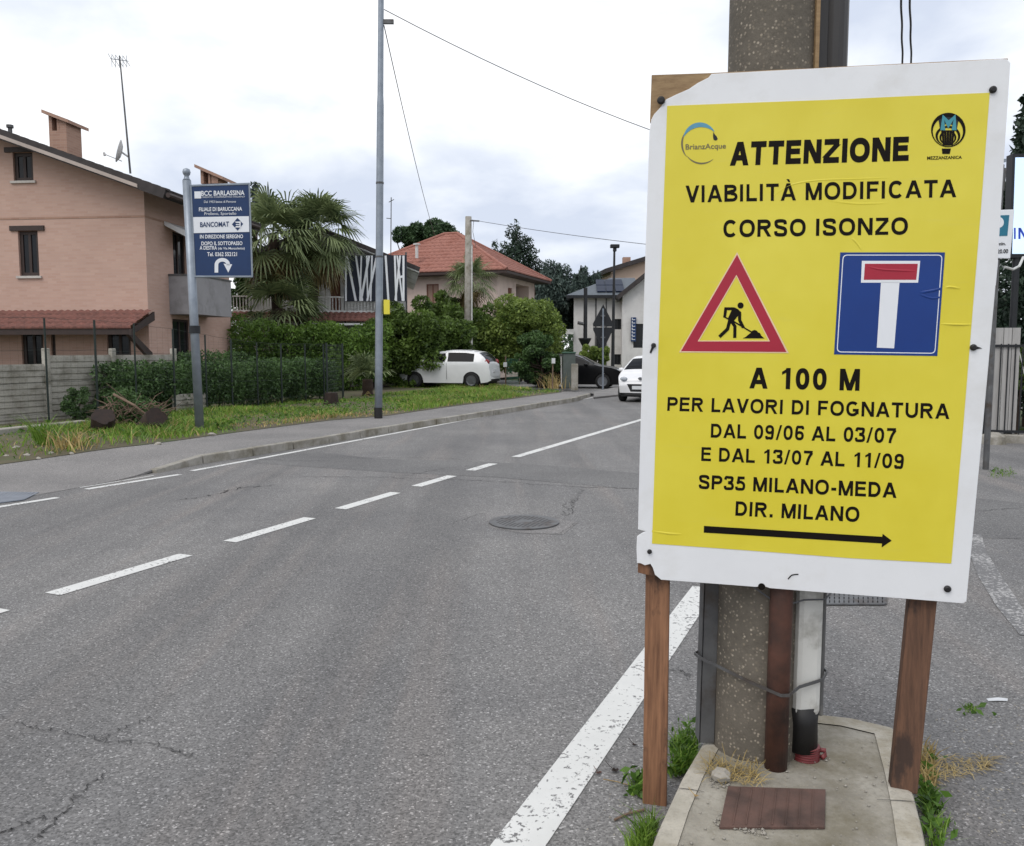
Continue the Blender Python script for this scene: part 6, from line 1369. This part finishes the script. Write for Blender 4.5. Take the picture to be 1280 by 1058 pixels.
# wire fence of the corner garden, beside the clipped hedge end
t = thing('mesh_fence', 'dark green mesh fence turning the corner right of the clipped hedge', 'fence', gz(428, 27)); mb = MB()
for px in (428, 408): q = gz(px, 26 if px > 420 else 24); mb.tube([q - up * .05, q + up * 1.7], .03, 8)
mb.build('post', M_green, t); mb = MB()
A, B = gz(408, 24), gz(428, 26)
for i in range(16): q = A.lerp(B, i / 15); mb.tube([q, q + up * 1.65], .004, 3)
for i in range(14): mb.tube([A + up * i * .125, B + up * i * .125], .004, 3)
mb.build('wire_mesh', M_green, t)
mb = MB(); q = gz(413, 23.2); mb.tube([q, q + up * .32], [.22, .17], 9); tag(mb.build('tree_stump', M_cut), 'dark tree stump at the right end of the clipped hedge', 'stump')

# ------------------------------------------------------------------ right side: gate, parking sign, advertising screen, dark tree
bgp = thing('parking_sign', 'white parking sign with blue square on a leaning grey pole', 'parking sign', P(1243, 560, 13.2)); Yp = 11.5
PP = Plane(P(1250, 300, Yp), (1, .12, 0)); gp = G(1238, 600); gp = Vector((PP(1236, 560, -.06).x, PP(1236, 560, -.06).y, 0))
mb = MB(); tp = PP(1256, 205, -.07); mb.tube([Vector((gp.x + .02, tp.y, 0)), tp], .04, 10); mb.build('pole', M_galvd, bgp)
mb = MB(); mb.prism([PP(*q) for q in ((1217, 263.5), (1268.5, 262), (1263, 323.5), (1212, 322))], PP.n * -.04); mb.build('panel', M_wink, bgp, bevel=.008)
def pflat(name, polys, mat, off=.004): mb = MB(); [mb.prism([PP(x, y, off) for x, y in q], PP.n * -.002) for q in polys]; return mb.build(name, mat, bgp)
pflat('blue_square', [[(1223, 270.5), (1261.5, 269), (1259, 295), (1220.5, 296)]], pm('parking_blue', S(18, 112, 140), None, 3, .4))
pflat('letter', [[(x, y) for x, y in q] for q in [[(1238 + px * 19, 293.5 - py * 22) for px, py in pp] for pp in glyph('P', .24)[1]]], M_wink, .008)
fonttext('min.', PP and (1247, 307), (1257, 306.5), (1247, 303), (1257, 302.5), M_dark, bgp, PP, .005, bold=.02, th=.001); fonttext('20.00', (1246.5, 317), (1260, 316.5), (1246.5, 312), (1260, 311.5), M_dark, bgp, PP, .005, bold=.02, th=.001)
mb = MB(); mb.prism([PP(*q, -.02) for q in ((1218, 326), (1249, 325), (1246, 357), (1216, 357))], PP.n * -.02); mb.build('lower_panel', M_wink, bgp)
mb = MB(); mb.prism([PP(*q, -.12) for q in ((1256, 197), (1266, 196), (1266, 200), (1258, 201), (1250, 262), (1247, 262))], PP.n * -.03); mb.build('bracket', M_galv, bgp)
mb = MB(); mb.prism([PP(*q, -.10) for q in ((1258, 208), (1265, 208), (1262, 236), (1255, 236))], PP.n * -.05); mb.prism([PP(*q, -.10) for q in ((1254, 243), (1261, 243), (1259, 264), (1252, 264))], PP.n * -.05); mb.build('back_plate', M_galvd, bgp)
asn = thing('advertising_screen', 'pale blue advertising screen with blue letters at the right edge', 'screen', P(1300, 320, 15)); PA = Plane(P(1290, 260, 15), (1, -.05, 0))
mb = MB(); mb.prism([PA(*q, -.02) for q in ((1266.5, 192), (1345, 192), (1345, 322), (1262.5, 322))], PA.n * -.2); mb.build('casing', M_dark, asn)
scm, t_, b_ = newmat('lit_screen'); cc = mix(t_, ramp(t_, noise(t_, objco(t_), .6, 2), (.3, 0.), (.7, 1.)), S(206, 226, 250), S(186, 214, 246)); L(t_, cc, b_.inputs['Base Color']); L(t_, cc, b_.inputs['Emission Color']); b_.inputs['Emission Strength'].default_value = .55; b_.inputs['Roughness'].default_value = .3
mb = MB(); mb.prism([PA(*q, .0) for q in ((1269.5, 197), (1342, 197), (1342, 317.5), (1265.5, 317.5))], PA.n * -.01); mb.build('screen', scm, asn)
mb = MB()
for q in [[(1267 + px * 9, 299 - py * 14) for px, py in pp] for pp in [[(x, y) for x, y in r_] for r_ in glyph('I', .24)[1]]] + [[(1272.5 + px * 12, 299 - py * 14) for px, py in pp] for pp in glyph('N', .22)[1]]: mb.prism([PA(x, y, .004) for x, y in q], PA.n * -.002)
mb.build('letters', pm('bright_blue_ink', S(30, 70, 196), None, 4, .4), asn)
mb = MB(); q = PA(1300, 322, -.12); 
for dx in (-.35, .35): mb.tube([Vector((q.x + dx, q.y, 0)), Vector((q.x + dx, q.y, q.z + .1))], .06, 8)
mb.build('leg', M_dark, asn)
mb = MB(); mb.tube([P(1256, 334, 11.6), P(1266, 337, 11.7), P(1274, 333, 11.9), P(1279, 322, 12.2)], .018, 8); tag(mb.build('hanging_hose', M_pvc), 'pale curved hose hanging below the advertising screen', 'hose')
gt = thing('metal_gate', 'dark metal gate with pale boards and vertical bars at right', 'gate', G(1260, 552)); ga = G(1240, 553); gd = Vector((.96, -.28, 0)).normalized(); gfr = Fr(ga, math.atan2(gd.y, gd.x)); gzz = lambda py: gfr.on_y(1256, py).z
mb = MB(); fbox(gfr, -.28, -.10, -.05, .08, 0, gfr.on_y(1240, 395).z, mb); mb.build('post', M_dark, gt)
mb = MB()
for i in range(3): fbox(gfr, -.02 + i * .135, .105 + i * .135, .03, .05, .18, gfr.on_y(1250, 410).z - .0, mb)
mb.build('boards', pm('pale_boards', S(172, 170, 168), S(150, 148, 146), 4, .7, stretch=(6, 6, .5)), gt)
mb = MB()
for i in range(20): x = -.05 + i * .115; fbox(gfr, x, x + .018, .0, .018, .15, gzz(430), mb)
for z0_, z1_ in ((gzz(434), gzz(431)), (gzz(541), gzz(538))): fbox(gfr, -.08, 2.5, -.006, .026, z0_, z1_, mb)
mb.build('bars', M_dark, gt)
mb = MB()
for i in range(12):
    for sg in (-1, 1): x = .47 + i * .13; mb.tube([gfr.w(x, .04, gzz(468)), gfr.w(x + sg * .13, .04, gzz(430))], .008, 4)
mb.build('lattice', M_wall_w, gt)
mb = MB(); fbox(gfr, -.4, 4.0, -.10, .14, -.03, .15, mb); tag(mb.build('gate_plinth', M_kerb, bevel=.02), 'low stained concrete plinth under the metal gate', 'plinth')
mb = MB(); mb.lathe([(.001, -.02), (.22, .0), (.20, .13), (.10, .2)], gfr.w(-.05, -.25, 0), 9); tag(mb.build('kerb_stone', M_kerb), 'rounded brown stone at the foot of the gate post', 'stone')
mb = MB(); fbox(gfr, .6, 9, 2.5, 9, -.02, .06, mb); struct(mb.build('lawn', M_turf, bevel=0))
tree('dark_tree', 'tall dense dark tree behind the advertising screen at right', Vector((P(1345, 400, 19).x, 19, 0)), tuple(P(1345, 240, 19)), (1.8, 1.6, 4.1), 110, 70000, .18, Lf_con, 91, .22, rel=.42, zmin=.3)
hedge('dark_hedge', 'dark hedge behind the metal gate', [Vector((P(1244, 440, 17.5).x, 17.5, 0)), Vector((P(1244, 440, 17.5).x + 5, 17.0, 0))], 1.3, .3, 3.7, 40000, .12, Lf_con, 92)
hedge('yard_hedge', 'brighter low shrubs behind the gate lattice', [Vector((P(1275, 440, 16).x, 16, 0)), Vector((P(1275, 440, 16).x + 3.5, 15.6, 0))], .7, .9, 1.75, 4000, .08, Lf_bush, 93)

# ------------------------------------------------------------------ cars
def car(name, label, spec, loc, rz, paint):
    Lc, Wm, H, belt = spec['L'], spec['W'] / 2, spec['H'], spec['belt']; xr, xf, rw = spec['xr'], spec['xf'], spec['rw']; t = thing(name, label, 'car', loc, rz)
    px_, pz_ = zip(*spec['prof']); xs = sorted(set(np.round(np.concatenate([np.linspace(-Lc / 2, Lc / 2, 74), [-Lc / 2 + .02, -Lc / 2 + .05, Lc / 2 - .02, Lc / 2 - .05], xr + np.linspace(-1, 1, 17) * (rw + .06), xf + np.linspace(-1, 1, 17) * (rw + .06)]), 4)))
    top = np.interp(xs, px_, pz_); 
    for _ in range(3): top[1:-1] = top[1:-1] * .5 + (top[:-2] + top[2:]) * .25
    rows = []
    for x, tz in zip(xs, top):
        b = .20 + .10 * abs(2 * x / Lc) ** 14
        for xc in (xr, xf):
            d2_ = (rw + .05) ** 2 - (x - xc) ** 2
            if d2_ > 0: b = max(b, rw - .02 + math.sqrt(d2_))
        W = Wm * (1 - .16 * abs(2 * x / Lc) ** 6); m = min(belt, tz - .06); b = min(b, m - .05)
        def yw(z): return W * (.93 + .07 * math.sin(min(1, max(0, (z - .2) / (belt - .2))) * PI * .62) / math.sin(PI * .62) if z <= belt else 1.0 - .27 * ((z - belt) / (H - belt)) ** 1.15)
        te = tz - .035; zl = [b, b + (m - b) * .3, b + (m - b) * .62, b + (m - b) * .84, m, m + (te - m) * .08, m + (te - m) * .82, te]
        sec = [(yw(z), z) for z in zl]; ye_ = sec[-1][0]; sec += [(ye_ * k, te + .035 * (1 - k ** 2.4)) for k in (.94, .8, .5, .2, 0)]
        rows.append([(x, y, z) for y, z in sec])
    n = len(rows[0]); parts = {k: MB() for k in ('body', 'windshield', 'rear_window', 'left', 'right')}
    def emit(key, q): parts[key].add(q, [(0, 1, 2, 3)])
    w0, w1 = spec['ws']; r0, r1 = spec['rws']; s0, s1 = spec['sw']; bp = spec['bp']
    for i in range(len(xs) - 1):
        xm = (xs[i] + xs[i + 1]) / 2
        for k in range(n - 1):
            for sd_ in (1, -1):
                q = [Vector((p[0], p[1] * sd_, p[2])) for p in (rows[i][k], rows[i + 1][k], rows[i + 1][k + 1], rows[i][k + 1])]
                key = 'body'
                if k == 5 and s0 < xm < s1 and not (bp - .05 < xm < bp + .05) and top[i] > belt + .12: key = 'left' if sd_ > 0 else 'right'
                elif k >= 8 and w0 < xm < w1: key = 'windshield'
                elif k >= 8 and r0 < xm < r1: key = 'rear_window'
                emit(key, q)
    for i in (0, len(xs) - 1):
        sec = [Vector(p) for p in rows[i]]; mir = [Vector((p.x, -p.y, p.z)) for p in reversed(sec[:-1])]; parts['body'].add(sec + mir, [tuple(range(len(sec) + len(mir)))])
    def fin(key, nm, mat):
        o = parts[key].build(nm, mat, t, local=True, recalc=False); bm = bmesh.new(); bm.from_mesh(o.data); bmesh.ops.remove_doubles(bm, verts=bm.verts, dist=.0005); bmesh.ops.recalc_face_normals(bm, faces=bm.faces); bm.to_mesh(o.data); bm.free(); o.data.shade_smooth(); return o
    fin('body', 'body', paint); fin('windshield', 'windshield', M_cglass); fin('rear_window', 'rear_window', M_cglass); fin('left', 'side_window', M_cglass); fin('right', 'side_window', M_cglass)
    def bx(nm, mat, *b, bevel=.015, parent=None): mb = MB(); mb.box(*b); return mb.build(nm, mat, parent or t, local=True, bevel=bevel)
    bx('underbody', M_black, -Lc / 2 + .12, Lc / 2 - .12, -Wm * .80, Wm * .80, .17, .6)
    for x in (xr, xf):
        for sd_ in (1, -1):
            y = sd_ * (Wm - .10); AX = (Vector((1, 0, 0)), Vector((0, 0, 1)), Vector((0, sd_, 0)))
            mb = MB(); mb.lathe([(rw * .60, -.09), (rw * .95, -.09), (rw, -.06), (rw, .06), (rw * .94, .09), (rw * .66, .095)], (x, y, rw), 28, axis=AX); wv_ = mb.build('wheel', M_tyre, t, local=True, smooth=True)
            mb = MB(); mb.lathe([(rw * .66, .090), (rw * .66, .106), (rw * .60, .104), (rw * .56, .097)], (x, y, rw), 24, axis=AX)
            for k in range(5): a = 2 * PI * k / 5; d_ = Vector((math.cos(a), 0, math.sin(a))); e2 = Vector((-math.sin(a), 0, math.cos(a))); c_ = Vector((x, y + sd_ * .097, rw)); mb.prism([c_ + e2 * .03 + d_ * .03, c_ - e2 * .03 + d_ * .03, c_ - e2 * .022 + d_ * rw * .6, c_ + e2 * .022 + d_ * rw * .6], (0, sd_ * .012, 0))
            mb.build('rim', M_rim, wv_, local=True)
    E_ = Lc / 2
    def blob(nm, mat, c, r, rot=0): mb = MB(); mb.lathe([(.02, -1), (.6, -.8), (.92, -.4), (1, 0), (.92, .4), (.6, .8), (.02, 1)], (0, 0, 0), 16); mb.v = [Vector((c[0] + v.x * r[0] * math.cos(rot) - v.y * r[1] * math.sin(rot), c[1] + v.x * r[0] * math.sin(rot) + v.y * r[1] * math.cos(rot), c[2] + v.z * r[2])) for v in mb.v]; return mb.build(nm, mat, t, local=True, smooth=True)
    for sd_ in (1, -1):
        blob('headlight', M_lamp, (E_ - .17, sd_ * (Wm * .70), spec['zh']), (.20, .13, .085), sd_ * -.55); blob('taillight', M_tail, (-E_ + .16, sd_ * (Wm * .80), spec['zt']), (.13, .07, .12), sd_ * .5)
        blob('wing_mirror', paint, (spec['mx'], sd_ * (Wm + .09), belt + .06), (.08, .10, .07)); blob('fog_lamp', M_lamp, (E_ - .10, sd_ * Wm * .66, .34), (.06, .06, .05))
        mb = MB(); mb.tube([(bp + .12, sd_ * (Wm + .004), belt - .12), (bp + .20, sd_ * (Wm + .022), belt - .115), (bp + .28, sd_ * (Wm + .004), belt - .12)], .014, 6); mb.build('door_handle', paint, t, local=True)
        mb = MB(); mb.tube([(bp, sd_ * (Wm * .992), .34), (bp, sd_ * (Wm * 1.002), .6), (bp, sd_ * (Wm * .998), belt - .02)], .007, 5); mb.build('door_seam', M_black, t, local=True)
    gz_ = spec['zg']; mb = MB(); gy = Wm * .52
    mb.prism([(E_ + .004, -gy, gz_ + .11), (E_ + .004, gy, gz_ + .11), (E_ + .004, gy * .72, gz_ - .13), (E_ + .004, -gy * .72, gz_ - .13)], (-.05, 0, 0)); gr_ = mb.build('grille', M_black, t, local=True)
    mb = MB()
    for k in range(4): z = gz_ + .08 - k * .055; mb.box(E_ + .005, E_ + .011, -gy * (.93 - .07 * k), gy * (.93 - .07 * k), z, z + .012)
    mb.build('grille_bars', M_dark, gr_, local=True)
    bx('lower_grille', M_black, E_ - .06, E_ + .003, -Wm * .62, Wm * .62, .215, .275, bevel=.008); bx('number_plate', M_plate, E_ + .012, E_ + .022, -.26, .26, gz_ - .055, gz_ + .055, bevel=0)
    bx('number_plate', M_plate, -E_ - .012, -E_ + .01, -.26, .26, .62, .73, bevel=0); bx('rear_bumper_insert', M_black, -E_ - .004, -E_ + .06, -Wm * .7, Wm * .7, .25, .36)
    mb = MB(); mb.lathe([(.02, 0), (.07, .004), (.075, .010), (.05, .014)], (E_ - .012, 0, spec['zh'] + .04), 16, axis=(Vector((0, 1, 0)), Vector((0, 0, .6)), Vector((1, 0, 0)))); mb.build('front_badge', M_rim, t, local=True)
    mb = MB(); mb.tube([(spec['ws'][0] + .5, .35, spec['zw']), (spec['ws'][0] + .42, -.1, spec['zw'] + .07)], .008, 5); mb.build('wiper', M_black, t, local=True)
    mb = MB(); mb.tube([(spec['bp'] - .7, 0, H - .03), (spec['bp'] - .9, 0, H + .18)], .008, 5); mb.build('roof_aerial', M_black, t, local=True)
    return t
hatch = dict(L=3.68, W=1.66, H=1.50, belt=.95, xr=-1.17, xf=1.22, rw=.29, prof=[(-1.84, .58), (-1.82, .80), (-1.76, 1.0), (-1.55, 1.32), (-1.38, 1.44), (-.9, 1.49), (-.2, 1.50), (.25, 1.46), (.62, 1.28), (1.10, 1.0), (1.30, .93), (1.62, .84), (1.78, .74), (1.84, .55)], ws=(.36, 1.02), rws=(-1.72, -1.42), sw=(-1.35, .85), bp=-.15, zh=.72, zt=.92, zg=.47, mx=.78, zw=1.02)
c_ = G(800, 503.5); hd = math.atan2(-D.y, -D.x); car('oncoming_car', 'white hatchback driving towards the viewer beside the yellow sign', hatch, (c_.x + D.x * 1.84, c_.y + D.y * 1.84, 0), hd, M_cwhite)
hatch2 = dict(hatch, L=3.84, H=1.52, belt=1.0, xr=-1.18, xf=1.22, rw=.31, prof=[(-1.92, .52), (-1.90, .80), (-1.84, 1.02), (-1.62, 1.30), (-1.40, 1.44), (-.9, 1.51), (-.3, 1.52), (.3, 1.45), (.7, 1.27), (1.14, 1.02), (1.35, .95), (1.7, .84), (1.86, .72), (1.92, .5)], rws=(-1.80, -1.44), sw=(-1.28, .9), zt=1.02)
ang = PI - R(16); hv = Vector((math.cos(ang), math.sin(ang), 0)); lv = Vector((-hv.y, hv.x, 0)); pw = G(590, 485.5, ZG); pc_ = pw + hv * 1.18 - lv * .73; car('parked_car', 'pearl white hatchback parked half under the shrubs', hatch2, (pc_.x, pc_.y, ZG), ang, M_csilv)
sed = dict(hatch, L=4.35, W=1.80, H=1.50, belt=.98, xr=-1.28, xf=1.32, rw=.32, prof=[(-2.17, .55), (-2.14, .85), (-2.05, 1.05), (-1.75, 1.32), (-1.3, 1.46), (-.6, 1.50), (0, 1.48), (.35, 1.38), (.95, 1.06), (1.15, 1.0), (1.7, .93), (2.05, .80), (2.15, .68), (2.175, .5)], ws=(.2, .92), rws=(-2.0, -1.45), sw=(-1.5, .75), bp=-.2, zh=.76, zt=.98, zg=.5, mx=.6, zw=1.08)
ang = R(-14); hv = Vector((math.cos(ang), math.sin(ang), 0)); nose = P(781, 470, 36.6); pc_ = Vector((nose.x, 36.6, 0)) - hv * 2.17; car('black_car', 'black car waiting in the side street behind the road sign', sed, (pc_.x, pc_.y, .004), ang, M_cblack)
print('LABELS', len([o for o in bpy.data.objects if 'label' in o]))
